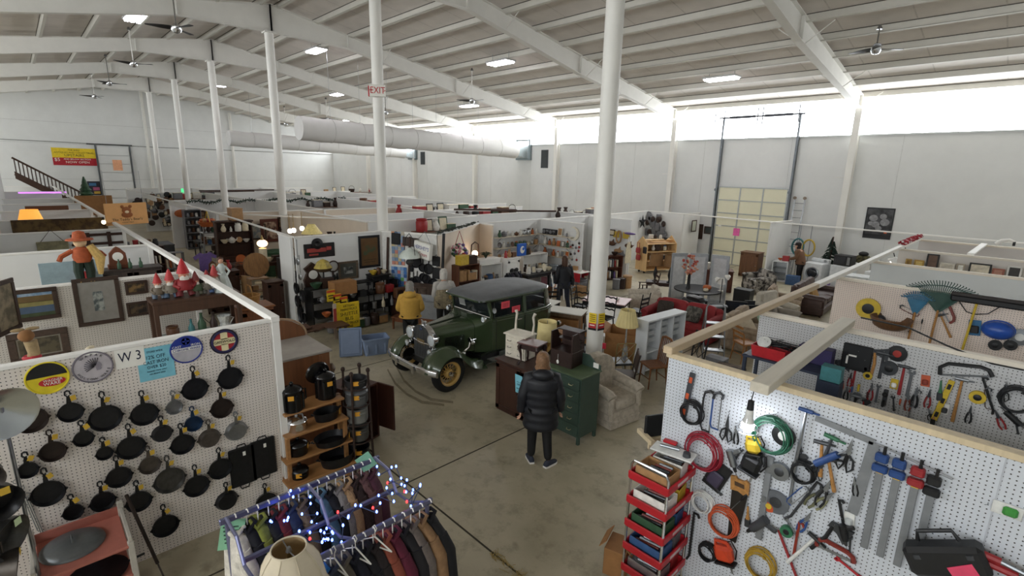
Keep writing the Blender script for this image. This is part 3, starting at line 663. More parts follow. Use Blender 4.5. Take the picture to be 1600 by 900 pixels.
    for s in(-1,1):
        fr=path(.02,.36,.46,math.radians(8),math.radians(128),[(.47,.55,.62,.78),(.62,.445,.5,.86),(.78,.39,.2,.98),(.9,.37,0,1)])
        fender(fr,s,.4,.86).build('front_fender',t,smooth=60)
        rr=[(2.12,.37,0,1),(2.22,.42,-.5,.86)]+path(2.76,.36,.47,math.radians(28),math.radians(172),[])
        fender(rr,s,.55,.85).build('rear_fender',t,smooth=60)
        b=MB().box((s*.73,1.5,.355),(.26,1.28,.03),DG,.008).build('running_board',t); MB().box((s*.73,1.5,.375),(.22,.9,.01),mat('6f6f6a',.5,.3,.2,30)).build('rubber_mat',b)
        MB().loft([[(s*.6,.9,.37),(s*.62,.9,.37),(s*.66,.9,.52),(s*.64,.9,.52)],[(s*.6,2.12,.37),(s*.62,2.12,.37),(s*.69,2.12,.52),(s*.67,2.12,.52)]],DG).build('splash_apron',t)
    MB().box((.705,1.45,.43),(.02,.18,.1),mat('59605a',.4,.5),.01).build('step_plate',t)
    # wheels
    def wheel(x,y,s):
        w=thing('wheel','','',None); del w['label']; w.parent=t; w.location=(x,y,.365); w.rotation_euler=(0,s*PI/2,0)
        if 'category' in w: del w['category']
        MB().lathe([(.235,-.065),(.27,-.085),(.335,-.08),(.37,-.045),(.376,0),(.37,.045),(.335,.08),(.27,.085),(.235,.065)],36,TIRE,cap=False).build('tyre',w,smooth=50)
        MB().lathe([(.236,.064),(.245,.076),(.232,.05),(.205,.035),(.198,-.02),(.22,-.05),(.236,-.06)],36,CRM,cap=False).build('rim',w,smooth=50)
        sp=MB()
        for i in range(30):
            a=2*PI*i/30; b=a+(.22 if i%2 else -.22); z=.05 if i%2 else -.03
            sp.cyl((.075*math.cos(a),.075*math.sin(a),z),(.205*math.cos(b),.205*math.sin(b),.0),.0055,n=4,m=CRM)
        sp.build('spokes',w); MB().lathe([(.09,-.05),(.095,.0),(.085,.05),(.06,.07)],20,CRM).build('hub',w); MB().lathe([(.056,.065),(.056,.085),(.045,.1),(.01,.108)],18,CHROME).build('hub_cap',w)
        MB().lathe([(.15,-.06),(.15,-.03),(.02,-.03)],20,BLACK).build('brake_drum',w)
    for s in(-1,1):
        for y in(0,2.74): wheel(s*.715,y,s)
    MB().lathe([(.1,-.08),(.3,-.07),(.36,-.02),(.36,.03),(.3,.08),(.1,.08)],28,TIRE,tr(0,3.32,.75)@rx(PI/2)).build('spare_tyre',t,smooth=50)
    MB().tube([(-.8,3.45,.48),(0,3.52,.48),(.8,3.45,.48)],.045,8,CHROME).build('rear_bumper',t)
    MB().lathe([(.05,0),(.06,.05)],12,CHROME,tr(.66,3.3,.72)@rx(-PI/2)).build('tail_lamp',t)
car()
# ================= PEOPLE =================
SKIN=mat('c99a80',.55,0,.05,20)
def skinmesh(verts,edges,rad):
    me=bpy.data.meshes.new('sk'); me.from_pydata(verts,edges,[]); o=bpy.data.objects.new('sk',me); COL.objects.link(o)
    o.modifiers.new('s','SKIN'); o.modifiers.new('d','SUBSURF').levels=2
    for i,v in enumerate(me.skin_vertices[0].data): v.radius=rad[i] if isinstance(rad[i],tuple) else (rad[i],rad[i]); v.use_root=(i==0)
    bpy.context.view_layer.update(); dg=bpy.context.evaluated_depsgraph_get(); e=o.evaluated_get(dg); m=e.to_mesh()
    vs=[tuple(v.co) for v in m.vertices]; fs=[tuple(p.vertices) for p in m.polygons]; e.to_mesh_clear(); bpy.data.objects.remove(o); bpy.data.meshes.remove(me); return vs,fs
def person(label,M,J,coat,trou,hair,shoe,hs=1.0,extra=None,headyaw=0,skin=SKIN):
    """J: joint dict in local metres; the figure faces local -Y"""
    t=thing('person',label,'person',M)
    N=['pel','spi','che','nec','hea','shL','elL','wrL','shR','elR','wrR','hiL','knL','anL','hiR','knR','anR']
    V=[J[k] for k in N]; ix={k:i for i,k in enumerate(N)}
    E=[('pel','spi'),('spi','che'),('che','nec'),('nec','hea'),('che','shL'),('shL','elL'),('elL','wrL'),('che','shR'),('shR','elR'),('elR','wrR'),('pel','hiL'),('hiL','knL'),('knL','anL'),('pel','hiR'),('hiR','knR'),('knR','anR')]
    E=[(ix[a],ix[b]) for a,b in E]
    rad={'pel':(.13,.1),'spi':(.12,.09),'che':(.14,.1),'nec':.055,'hea':.05,'shL':.06,'elL':.042,'wrL':.026,'shR':.06,'elR':.042,'wrR':.026,'hiL':.085,'knL':.055,'anL':.038,'hiR':.085,'knR':.055,'anR':.038}
    vs,fs=skinmesh(V,E,[rad[k] for k in N])
    b=MB(); b.add(vs,fs,skin)
    h=Vector(J['hea'])+Vector((0,-.02,.09)); HM=tr(h)@rz(headyaw)@Matrix.Scale(1.12,4)
    R=[]
    for z,wx,fy,by in((-.13,.035,-.055,.03),(-.11,.052,-.075,.05),(-.07,.064,-.085,.075),(-.02,.071,-.088,.092),(.03,.075,-.09,.1),(.07,.07,-.082,.095),(.1,.055,-.06,.075),(.122,.03,-.03,.04),(.128,.008,-.008,.012)):
        R.append([HM@Vector((wx*math.cos(a)*hs,((by if math.sin(a)>0 else -fy)*math.sin(a))*hs,z*hs)) for a in [2*PI*i/16 for i in range(16)]])
    b.loft(R,skin)
    b.loft([[HM@Vector((x,-.085*hs,.02)) for x in(-.012,.012,0)],[HM@Vector((x,-.112*hs,-.03)) for x in(-.018,.018,0)],[HM@Vector((x,-.085*hs,-.04)) for x in(-.012,.012,0)]],skin)
    for s in(-1,1):
        b.ell(HM@Vector((s*.077*hs,.01,0)),(.012,.022,.034),skin,8,6); b.ell(HM@Vector((s*.03,-.082*hs,.018)),(.012,.008,.007),mat('1d1512',.3),8,6)
    b.box(HM@Vector((0,-.083*hs,-.072)),(.045,.01,.008),mat('8e4a44',.6))
    for s,wr,el in((1,'wrL','elL'),(-1,'wrR','elR')):
        w_=Vector(J[wr]); d=(w_-Vector(J[el])).normalized(); pc=w_+d*.05
        side=Vector((0,-1,0)); side=(side-d*side.dot(d)).normalized(); nrm=d.cross(side)
        Q=Matrix(((side.x,nrm.x,d.x,0),(side.y,nrm.y,d.y,0),(side.z,nrm.z,d.z,0),(0,0,0,1)))
        b.ell(pc,(.042,.017,.055),skin,10,8,Q)
        for i,(o_,l) in enumerate(((-.03,.058),(-.01,.07),(.011,.075),(.031,.066))):
            p0=pc+side*o_+d*.035; p1=p0+d*l*.5-nrm*s*.008; p2=p0+d*l*.85-nrm*s*.028; p3=p0+d*l-nrm*s*.045
            b.tube([p0,p1,p2,p3],[.0095,.009,.0085,.006],6,skin)
        p0=pc+side*.035-d*.01; b.tube([p0,p0+side*.025+d*.025,p0+side*.03+d*.055-nrm*s*.01],[.012,.0105,.008],6,skin)
    b.build('body',t,smooth=60)
    # trousers
    K=['pel','hiL','knL','anL','hiR','knR','anR']; r2={'pel':(.165,.13),'hiL':.112,'knL':.078,'anL':.062,'hiR':.112,'knR':.078,'anR':.062}
    vs,fs=skinmesh([J[k] for k in K],[(0,1),(1,2),(2,3),(0,4),(4,5),(5,6)],[r2[k] for k in K]); MB().add(vs,fs,trou).build('trousers',t,smooth=70)
    for a,kn in(('anL','knL'),('anR','knR')):
        p=Vector(J[a]); f=J.get('foot'+a[-1],(0,-1)); f=Vector((f[0],f[1],0)).normalized(); sd=Vector((-f.y,f.x,0)); R=[];R2=[]
        for u,wd,hz in((-.075,.03,.07),(-.05,.04,.1),(0,.042,.105),(.06,.045,.075),(.12,.046,.055),(.165,.036,.045),(.185,.015,.03)):
            c=Vector((p.x,p.y,0))+f*u; R.append([c+sd*wd*math.cos(q)+Vector((0,0,.028+max(0,math.sin(q))*(hz-.02))) for q in [2*PI*i/12 for i in range(12)]])
            R2.append([c+sd*wd*1.06+Vector((0,0,.03)),c-sd*wd*1.06+Vector((0,0,.03)),c-sd*wd*1.06,c+sd*wd*1.06])
        sh=MB().loft(R,shoe[0]).build('shoe',t,smooth=60); MB().loft(R2,shoe[1]).build('sole',sh)
    # jacket
    cm,hem,bul,cuff=coat['m'],coat['hem'],coat.get('bulge',0),coat.get('w',1)
    pe=Vector(J['pel']);ch=Vector(J['che']);nk=Vector(J['nec']); R=[]; n=26
    for i in range(n+1):
        f=i/n; z=hem+(J['nec'][2]+.015-hem)*f
        g=(z-pe.z)/(nk.z-pe.z)
        c=pe.lerp(nk,max(0,min(1,g)))
        if g<0: wx=.205+.02*(-g); wy=.165+.02*(-g)
        elif g<.75: wx=.195+.02*g/.75+.0; wy=.155
        else:
            q=(g-.75)/.25; wx=.215*(1-q**1.7)+.065*q**1.7; wy=.155*(1-q**1.5)+.07*q**1.5
        bb=1+bul*(abs(math.sin(PI*(z-hem)/.115)))-bul*.5
        R.append([(c.x+wx*cuff*bb*math.cos(a),c.y+wy*cuff*bb*math.sin(a)*(1.08 if math.sin(a)<0 else 1),z) for a in [2*PI*k/24 for k in range(24)]])
    jk=MB().loft(R,cm)
    for s in('L','R'):
        sh,el,wr=[Vector(J[k+s]) for k in('sh','el','wr')]; P=[];rr_=[]
        inn=sh.lerp(ch,.45)
        for i in range(15):
            f=i/14
            p=inn.lerp(sh,f*5) if f<.2 else (sh.lerp(el,(f-.2)/.4) if f<.6 else el.lerp(wr,(f-.6)/.4))
            P.append(p); base=.088*(1-f)+.06*f if f>.15 else .085
            rr_.append(base*(1+bul*1.2*(i%2-.5))*coat.get('sw',1))
        jk.tube(P,rr_,14,cm)
    j=jk.build('jacket',t,smooth=70)
    if coat.get('hood'):
        MB().ell(nk+Vector((0,.1,.01)),(.155,.09,.085),coat.get('hm',cm),16,10).ring((0,0,0),.105,.035,20,8,coat.get('hm',cm),tr(nk+Vector((0,.03,.035)))@rx(-.35)).build('hood',j,smooth=70)
    if coat.get('waist'): MB().ring((0,0,0),.205*cuff,.02,28,8,coat['waist'],tr(pe.x,pe.y,hem+.02),sy=.8).build('waistband',j,smooth=70)
    # hair
    if hair:
        hb=MB();hm,ln=hair['m'],hair['len']; R=[]
        prof=[(.135,.02,.02),(.128,.05,.06),(.105,.07,.09),(.07,.082,.108),(.02,.086,.112),(-.04,.086,.108),(-.1,.088*hair.get('w',1),.104),(-.13-ln,.07*hair.get('w',1),.1),(-.15-ln,.05,.06)]
        for z,wx,by in prof:
            fr=.085 if z>.05 else .02
            if z>.1: fr=.03
            R.append([HM@Vector((wx*math.cos(a),(by if math.sin(a)>0 else fr)*math.sin(a)+.005,z)) for a in [2*PI*k/18 for k in range(18)]])
        hb.loft(R,hm).build('hair',t,smooth=70)
    if extra: extra(t,J,HM)
    return t
def pose(h=1.68,**k):
    J=dict(pel=(0,0,.95),spi=(0,0,1.12),che=(0,.0,1.32),nec=(0,.01,1.46),hea=(0,0,1.53),shL=(.18,0,1.4),elL=(.24,.03,1.13),wrL=(.25,-.05,.89),shR=(-.18,0,1.4),elR=(-.24,.03,1.13),wrR=(-.25,-.05,.89),hiL=(.09,0,.88),knL=(.1,-.01,.48),anL=(.1,.02,.09),hiR=(-.09,0,.88),knR=(-.1,-.01,.48),anR=(-.1,.02,.09))
    J.update(k); s=h/1.68
    return {q:(tuple(c*s for c in v) if len(v)==3 else v) for q,v in J.items()}
NAVY=mat('14161d',.55,0,.12,12); BLK=mat('0c0c0e',.7,0,.2,20); WSOLE=mat('e8e6e2',.6); GREYH=mat('86827c',.7,0,.25,40,.3)
# woman in puffer coat: stands with her back to the camera, looking away
ang=math.radians(44.0)   # local -Y turned to look toward the car (away from camera)
def GP(x,y,z):
    p=AZ(x,y,z); return Vector((p.x,p.y,0))
def facing(dx,dy): return math.atan2(dy,dx)+PI/2
E1=person('woman in black quilted hooded coat and dark trousers, seen from behind',tr(-4.45,5.0,0)@rz(facing(-.72,.69)),
  pose(1.66,anL=(.12,-.06,.09),knL=(.115,-.05,.48),anR=(-.13,.06,.09),wrL=(.29,-.02,.86),elL=(.27,.03,1.12),elR=(-.27,.04,1.12),wrR=(-.28,-.06,.87),footL=(.25,-1),footR=(-.8,-.75)),
  dict(m=NAVY,hem=.62,bulge=.075,w=1.18,hood=1,sw=1.12),BLK,dict(m=mat('7d5c3e',.6,0,.35,40,.3),len=.16,w=1.3),(mat('2b3040',.7),WSOLE))
YEL=mat('bd9440',.85,0,.08,15,.1)
person('woman in mustard yellow hoodie with grey bobbed hair, seen from behind',tr(GP(640,447,1.6))@rz(facing(-.8,.6)),pose(1.62,wrL=(.2,-.25,1.0),wrR=(-.2,-.25,1.0),elL=(.27,.0,1.12),elR=(-.27,.0,1.12)),
  dict(m=YEL,hem=.86,bulge=.0,w=1.2,hood=1,sw=1.15,waist=YEL),BLK,dict(m=GREYH,len=.02,w=1.15),(BLK,WSOLE))
CAMO=mat('6e6450',.8,0,.3,14,.1,0,1,'93866a')
def vest(t,J,HM):
    R=[];ch=Vector(J['che'])
    for i in range(12):
        z=.84+(1.47-.84)*i/11; w_=.25 if i<8 else .25-.13*((i-7)/4)**1.5
        R.append([(ch.x+w_*math.cos(a)*(1+.03*math.sin(i*3)),ch.y+w_*.78*math.sin(a),z) for a in [2*PI*k/20 for k in range(20)]])
    MB().loft(R,CAMO).build('vest',t,smooth=60)
person('man with white hair wearing a camouflage padded vest over grey sleeves',tr(GP(693,425,1.74))@rz(facing(-.9,.4)),pose(1.74,wrL=(.15,-.3,1.05),wrR=(-.3,-.1,.9),elR=(-.28,.02,1.13)),
  dict(m=mat('aca8a2',.8,0,.1,10),hem=.84,w=1.05),BLK,dict(m=mat('b9b4ac',.7,0,.2,30,.2),len=-.09,w=.97),(BLK,BLK),extra=vest)
def bag(t,J,HM):
    MB().box((-.26,.02,.95),(.09,.26,.24),BLK,.03).build('shoulder_bag',t); MB().tube([(-.26,-.08,1.06),(-.1,-.19,1.25),(.1,-.1,1.46),(.1,.1,1.45),(-.1,.2,1.25),(-.26,.1,1.06)],.012,6,BLK).build('strap',t)
person('person in dark clothes with brown hair and shoulder bag walking along the aisle',tr(GP(883,404,1.66))@rz(facing(-.85,.5)),pose(1.66,anL=(.1,-.2,.09),knL=(.1,-.17,.49),anR=(-.1,.26,.12),knR=(-.1,.06,.48)),
  dict(m=mat('14161d',.7,0,.12,12),hem=.74,w=1.0),mat('171c2b',.75),dict(m=mat('4a2f20',.6,0,.3,40,.2),len=.1),(BLK,BLK),extra=bag)
def cap(t,J,HM):
    MB().lathe([(.095,.02),(.098,.06),(.085,.11),(.04,.14),(.01,.145)],16,mat('241d1a',.8),HM@tr(0,.01,0),sy=1.15).box(HM@Vector((0,-.13,.03)),(.14,.1,.012),mat('241d1a',.8),.004).build('cap',t)
person('person in brown jacket and dark cap bending over goods behind the washers',tr(GP(1255,386,1.5))@rz(facing(-1,.1)),pose(1.62,che=(0,-.1,1.3),nec=(0,-.15,1.42),hea=(0,-.19,1.48),shL=(.18,-.1,1.37),shR=(-.18,-.1,1.37),wrL=(.12,-.38,1.0),wrR=(-.12,-.38,1.0),elL=(.24,-.12,1.1),elR=(-.24,-.12,1.1)),
  dict(m=mat('6f4f38',.8,0,.12,12),hem=.8,w=1.1),BLK,dict(m=mat('2a1f1a',.7),len=-.04),(BLK,BLK),extra=cap)
# ================= LIBRARY OF GOODS =================
RND=random.Random(11)
def P2(h,h2,s=6): return mat(h,.6,0,.2,s,0,0,1,h2)
def frame_pic(M,w,h,label,fm,pm,fw=.05,mm=None,mw=0,cat='picture',name='framed_picture',shapes=()):
    t=thing(name,label,cat,M); b=MB(); d=.03
    b.box((0,h/2-fw/2,d/2),(w,fw,d),fm,.006).box((0,-h/2+fw/2,d/2),(w,fw,d),fm,.006).box((-w/2+fw/2,0,d/2),(fw,h-2*fw,d),fm,.006).box((w/2-fw/2,0,d/2),(fw,h-2*fw,d),fm,.006).build('frame',t)
    if mm: MB().box((0,0,d*.35),(w-2*fw+.004,h-2*fw+.004,.008),mm).build('mount',t)
    MB().box((0,0,d*.42),(w-2*fw-2*mw,h-2*fw-2*mw,.01),pm).build('print',t)
    for (x,y,a,c,m) in shapes: MB().box((x*w,y*h,d*.42+.006),(a*w,c*h,.003),m).build('print_area',t)
    return t
def items_mb(kind,s,m,m2=None,r=RND):
    """small goods about s metres tall standing at the origin"""
    b=MB(); m2=m2 or m
    if kind=='vase': b.lathe([(.16*s,0),(.26*s,.12*s),(.32*s,.35*s),(.2*s,.65*s),(.12*s,.8*s),(.2*s,1*s),(.16*s,1*s),(.09*s,.8*s)],12,m)
    elif kind=='bottle': b.lathe([(.17*s,0),(.18*s,.05*s),(.18*s,.5*s),(.08*s,.7*s),(.06*s,.9*s),(.075*s,1*s)],10,m)
    elif kind=='jar': b.lathe([(.3*s,0),(.34*s,.08*s),(.34*s,.62*s),(.26*s,.78*s)],12,m).lathe([(.27*s,.78*s),(.28*s,.92*s),(.06*s,.94*s),(.07*s,1*s),(.03*s,1.02*s)],12,m2)
    elif kind=='bowl': b.lathe([(.35*s,0),(.4*s,.06*s),(.85*s,.6*s),(1*s,1*s),(.94*s,1*s),(.78*s,.62*s),(.3*s,.14*s)],14,m)
    elif kind=='plate': b.lathe([(.02*s,.0),(.3*s,0),(.5*s,.05*s),(.5*s,.07*s),(.3*s,.025*s),(.02*s,.025*s)],18,m,tr(0,0,.5*s)@rx(PI/2-.25))
    elif kind=='box': b.box((0,0,s*.4),(s,s*.7,s*.8),m,.01*s).box((0,0,s*.81),(s*1.02,s*.72,.04*s),m2)
    elif kind=='book': b.box((0,0,s/2),(s*.18,s*.7,s),m,.01).box((0,.01,s/2),(s*.14,s*.68,s*.97),PAPER)
    elif kind=='figure': b.lathe([(.22*s,0),(.24*s,.06*s),(.18*s,.3*s),(.2*s,.5*s),(.14*s,.66*s),(.06*s,.7*s)],10,m).ell((0,0,.8*s),(.12*s,.12*s,.15*s),m2,10,8).cyl((-.17*s,0,.58*s),(-.2*s,-.08*s,.32*s),.045*s,n=6,m=m).cyl((.17*s,0,.58*s),(.2*s,-.08*s,.32*s),.045*s,n=6,m=m)
    elif kind=='clock': b.box((0,0,.1*s),(.8*s,.28*s,.2*s),m,.02*s).prism([(-.34*s,.2*s),(.34*s,.2*s),(.3*s,.7*s),(.12*s,.92*s),(0,1*s),(-.12*s,.92*s),(-.3*s,.7*s)],-.1*s,.1*s,m,rx(PI/2)).lathe([(.2*s,0),(.2*s,.02*s)],16,m2,tr(0,-.1*s,.55*s)@rx(PI/2))
    elif kind=='teapot': b.lathe([(.2*s,0),(.4*s,.2*s),(.42*s,.45*s),(.2*s,.68*s),(.05*s,.72*s),(.06*s,.8*s),(.01*s,.82*s)],12,m).tube([(.36*s,0,.3*s),(.55*s,0,.42*s),(.62*s,0,.62*s)],[.09*s,.06*s,.045*s],7,m).tube([(-.36*s,0,.52*s),(-.6*s,0,.55*s),(-.6*s,0,.28*s),(-.36*s,0,.22*s)],.04*s,6,m)
    elif kind=='lamp': b.lathe([(.2*s,0),(.2*s,.03*s),(.06*s,.08*s),(.1*s,.25*s),(.04*s,.45*s),(.03*s,.6*s)],12,m).lathe([(.3*s,.55*s),(.18*s,1*s),(.175*s,1*s),(.295*s,.55*s)],16,m2,cap=False)
    elif kind=='radio': b.box((0,0,.3*s),(1*s,.4*s,.6*s),m,.05*s).lathe([(.2*s,0),(.2*s,.02*s)],14,m2,tr(-.25*s,-.2*s,.32*s)@rx(PI/2)).box((.22*s,-.21*s,.4*s),(.36*s,.02*s,.2*s),m2).lathe([(.05*s,0),(.04*s,.04*s)],10,m2,tr(.2*s,-.2*s,.15*s)@rx(PI/2))
    elif kind=='crock': b.lathe([(.4*s,0),(.44*s,.05*s),(.46*s,.75*s),(.4*s,.85*s),(.44*s,.95*s),(.4*s,1*s),(.36*s,.9*s)],14,m)
    elif kind=='basket': b.lathe([(.34*s,0),(.4*s,.1*s),(.48*s,.5*s),(.5*s,.52*s),(.46*s,.5*s),(.36*s,.1*s)],14,m).tube([(-.47*s,0,.5*s),(-.42*s,0,.85*s),(-.2*s,0,1.02*s),(.2*s,0,1.02*s),(.42*s,0,.85*s),(.47*s,0,.5*s)],.03*s,6,m).ring((0,0,.52*s),.49*s,.03*s,18,6,m)
    elif kind=='tin': b.lathe([(.34*s,0),(.35*s,.03*s),(.35*s,.86*s),(.37*s,.87*s),(.37*s,1*s),(.34*s,1.01*s)],14,m)
    elif kind=='picture': b.box((0,0,.5*s),(.74*s,.04*s,s),m,.01,M=rx(-.15)).box((0,-.027*s,.5*s),(.56*s,.02*s,.8*s),m2,M=rx(-.15))
    elif kind=='tree':
        b.cyl((0,0,0),(0,0,.25*s),.04*s,n=6,m=m2)
        for i in range(6): z=.12*s+i*.14*s; b.lathe([(.36*s*(1-i/6.6),z),(.2*s*(1-i/7),z+.12*s),(.02*s,z+.24*s)],9+i%2,m,rz(i*.7))
    return b
CN={'vase':'vase','bottle':'bottle','jar':'jar','bowl':'bowl','plate':'plate','box':'box','book':'book','figure':'figurine','clock':'mantel_clock','teapot':'teapot','lamp':'table_lamp','radio':'radio','crock':'crock','basket':'basket','tin':'tin_can','picture':'small_picture','tree':'artificial_tree'}
PAL={'white':'e3e0d8','cream':'d8ccb0','brown':'5e3c24','dark brown':'33211a','black':'151517','green':'35553c','blue':'3a5a86','red':'a02a2c','grey':'77777a','tan':'a98258','orange':'b9622e','yellow':'cbab3a','pink':'c98590','silver':'b4b6b8','teal':'3f7c80','purple':'6c5590'}
def pm(c,rough=.5): return mat(PAL[c],.3 if c=='silver' else rough,.8 if c=='silver' else 0,.15,14)
USED={}
def good(kind,col,s,loc,place,col2=None,rot=0.0,group=None,label=None):
    n=CN[kind].replace('_',' ')
    lab=label or '%s %s %s'%(col,n,place)
    return one(CN[kind],lab,n.split()[-1],items_mb(kind,s,pm(col),pm(col2) if col2 else None),M=tr(Vector(loc))@rz(rot),group=group)
def shelf_row(a,b,spec,place,rot,group,jit=.0):
    """spec: list of (kind, colour, size[, colour2]) set evenly from a to b; labels count along the row"""
    n=len(spec); a=Vector(a);b=Vector(b)
    for i,q in enumerate(spec):
        k,c,s=q[0],q[1],q[2]; c2=q[3] if len(q)>3 else None
        p=a.lerp(b,(i+.5)/n)
        lab='%s %s, %s from the left %s'%(c,CN[k].replace('_',' '),NTH[i] if i<12 else 'last',place)
        good(k,c,s,p,'',c2,rot+RND.uniform(-.2,.2),group,lab)
def table(label,M,w,d,h,m,tt=.035,leg=.05,name='table',style='sq',apron=.1,top=None,cat='table'):
    t=thing(name,label,cat,M); MB().box((0,0,h-tt/2),(w,d,tt),top or m,.008).build('tabletop',t)
    if apron: MB().bb(-w/2+.05,w/2-.05,-d/2+.05,-d/2+.07,h-tt-apron,h-tt,m).bb(-w/2+.05,w/2-.05,d/2-.07,d/2-.05,h-tt-apron,h-tt,m).bb(-w/2+.05,-w/2+.07,-d/2+.06,d/2-.06,h-tt-apron,h-tt,m).bb(w/2-.07,w/2-.05,-d/2+.06,d/2-.06,h-tt-apron,h-tt,m).build('apron',t)
    for sx in(-1,1):
        for sy in(-1,1):
            x=sx*(w/2-leg);y=sy*(d/2-leg)
            if style=='sq': b=MB().loft([[(x+i*leg*.35,y+j*leg*.35,0) for i,j in((-1,-1),(1,-1),(1,1),(-1,1))],[(x+i*leg*.5,y+j*leg*.5,h-tt) for i,j in((-1,-1),(1,-1),(1,1),(-1,1))]],m)
            elif style=='turn': b=MB().lathe([(leg*.3,0),(leg*.45,.05*h),(leg*.3,.15*h),(leg*.6,.45*h),(leg*.35,.65*h),(leg*.6,.75*h),(leg*.6,h-tt)],10,m,tr(x,y,0))
            elif style=='cab': b=MB().tube([(x+sx*.02,y+sy*.02,.01),(x+sx*.025,y+sy*.025,.04),(x-sx*.01,y-sy*.01,.2*h),(x-sx*.005,y-sy*.005,.5*h),(x+sx*.02,y+sy*.02,.8*h),(x,y,h-tt)],[leg*.5,leg*.5,leg*.3,leg*.42,leg*.65,leg*.6],8,m)
            else: b=MB().cyl((x,y,0),(x,y,h-tt),leg*.3,n=8,m=m)
            b.build('leg',t)
    return t
def shelfunit(label,M,w,d,h,n,m,back=True,name='bookcase',cat='bookcase',bm=None,top=True):
    t=thing(name,label,cat,M); k=.025
    for s in(-1,1): MB().box((s*(w/2-k/2),0,h/2),(k,d,h),m,.004).build('side_panel',t)
    for i in range(n):
        z=.06+(h-.07)*i/(n-1); MB().box((0,0,z),(w-2*k,d,k),m,.004).build('shelf',t)
    if back: MB().box((0,d/2-.008,h/2),(w-2*k,.012,h-.04),bm or m).build('back_panel',t)
    return t
def chair(label,M,m,style='slat',sm=None,h=.92,group=None):
    t=thing('chair',label,'chair',M,group); sm=sm or m; W_=.2
    MB().box((0,0,.45),(.42,.42,.045),sm,.015).build('seat',t)
    for sx in(-1,1):
        MB().cyl((sx*.17,-.17,.43),(sx*.19,-.2,0),.02,.014,8,m).build('leg',t); MB().cyl((sx*.17,.17,.43),(sx*.19,.22,0),.02,.014,8,m).build('leg',t)
        MB().tube([(sx*.18,.19,.45),(sx*.185,.22,.7),(sx*.19,.27,h)],.016,8,m).build('back_post',t)
    MB().cyl((-.18,-.18,.2),(.18,-.18,.2),.011,n=6,m=m).build('stretcher',t); MB().cyl((-.18,.19,.2),(.18,.19,.2),.011,n=6,m=m).build('stretcher',t)
    if style=='slat':
        for z in(.6,.72,.85): MB().box((0,.2+(z-.45)*.14,z),(.36,.015,.06),m,.005).build('slat',t)
    elif style=='spindle':
        MB().tube([(-.19,.27,h),(-.1,.29,h+.04),(.1,.29,h+.04),(.19,.27,h)],.025,8,m).build('crest',t)
        for i in range(6): x=-.14+.056*i; MB().cyl((x,.19,.46),(x*1.05,.28,h+.02),.009,n=6,m=m).build('spindle',t)
    elif style=='panel': MB().box((0,.24,.73),(.37,.03,.36),sm,.02,M=rx(-.14)).build('back_panel',t)
    elif style=='lattice':
        MB().tube([(-.18,.25,h),(.18,.25,h)],.012,6,m).build('crest',t)
        for s in(-1,1):
            MB().cyl((s*.17,.2,.5),(-s*.17,.26,h-.02),.008,n=6,m=m).build('lattice_bar',t)
            MB().cyl((s*.17,.23,.7),(0,.26,h-.02),.008,n=6,m=m).build('lattice_bar',t); MB().cyl((s*.17,.23,.7),(0,.2,.5),.008,n=6,m=m).build('lattice_bar',t)
    elif style=='ladder':
        for z in(.62,.78,.94): MB().tube([(-.18,.22+(z-.6)*.15,z),(-.08,.24+(z-.6)*.15,z+.025),(0,.24+(z-.6)*.15,z),(.08,.24+(z-.6)*.15,z+.025),(.18,.22+(z-.6)*.15,z)],.022,6,m).build('slat',t)
    return t
def cushion(b,c,d,m,M=None,pw=.35):
    R=[];n=8;k=20
    for i in range(n+1):
        v=-1+2*i/n; s=(1-abs(v)**4)**.5*.98+.02
        ring=[]
        for j in range(k):
            a=2*PI*j/k; cx=math.copysign(abs(math.cos(a))**pw,math.cos(a));cy=math.copysign(abs(math.sin(a))**pw,math.sin(a))
            p=Vector((cx*d[0]/2*(.86+.14*s)*(s if abs(v)>.99 else 1),cy*d[1]/2*(.86+.14*s)*(s if abs(v)>.99 else 1),v*d[2]/2)); ring.append((M@p if M else p)+Vector(c))
        R.append(ring)
    return b.loft(R,m)
def sofa(label,M,w,m,n=2,name='sofa',cat='sofa',d=.9,h=.85,pill=(),skirt=False,armh=.6,fm=None):
    t=thing(name,label,cat,M); b=MB()
    b.box((0,0,.2),(w,d,.24),m,.04)
    if skirt: b.box((0,-.01,.09),(w+.01,d+.01,.17),m,.01)
    b.build('base',t,smooth=60)
    iw=w-.4
    for i in range(n):
        x=-iw/2+iw*(i+.5)/n
        cushion(MB(),(x,-.08,.4),(iw/n*1.02,d*.72,.2),m).build('seat_cushion',t,smooth=70)
        cushion(MB(),(x,d*.32,.62),(iw/n*1.02,h*.6,.24),m,rx(PI/2-.22)).build('back_cushion',t,smooth=70)
    MB().box((0,d*.42,h*.5),(w*.96,.16,h*.8),m,.06).build('back',t,smooth=60)
    for s in(-1,1):
        x=s*(w/2-.1); MB().box((x,-.02,armh*.5),(.18,d*.94,armh*.9),m,.05).tube([(x,-d*.49,armh*.9),(x,-d*.45,armh*.93),(x,d*.3,armh*.97),(x,d*.42,armh*1.02)],.105,12,m).build('arm',t,smooth=60)
    for sx in(-1,1):
        for sy in(-1,1): MB().cyl((sx*(w/2-.08),sy*(d/2-.08),.1),(sx*(w/2-.08),sy*(d/2-.08),0),.03,.022,8,fm or DWOOD).build('foot',t)
    return t
def pillow(label,M,m,s=.42): return one('throw_pillow',label,'pillow',cushion(MB(),(0,0,0),(s,s,.13),m),M=M,smooth=70)
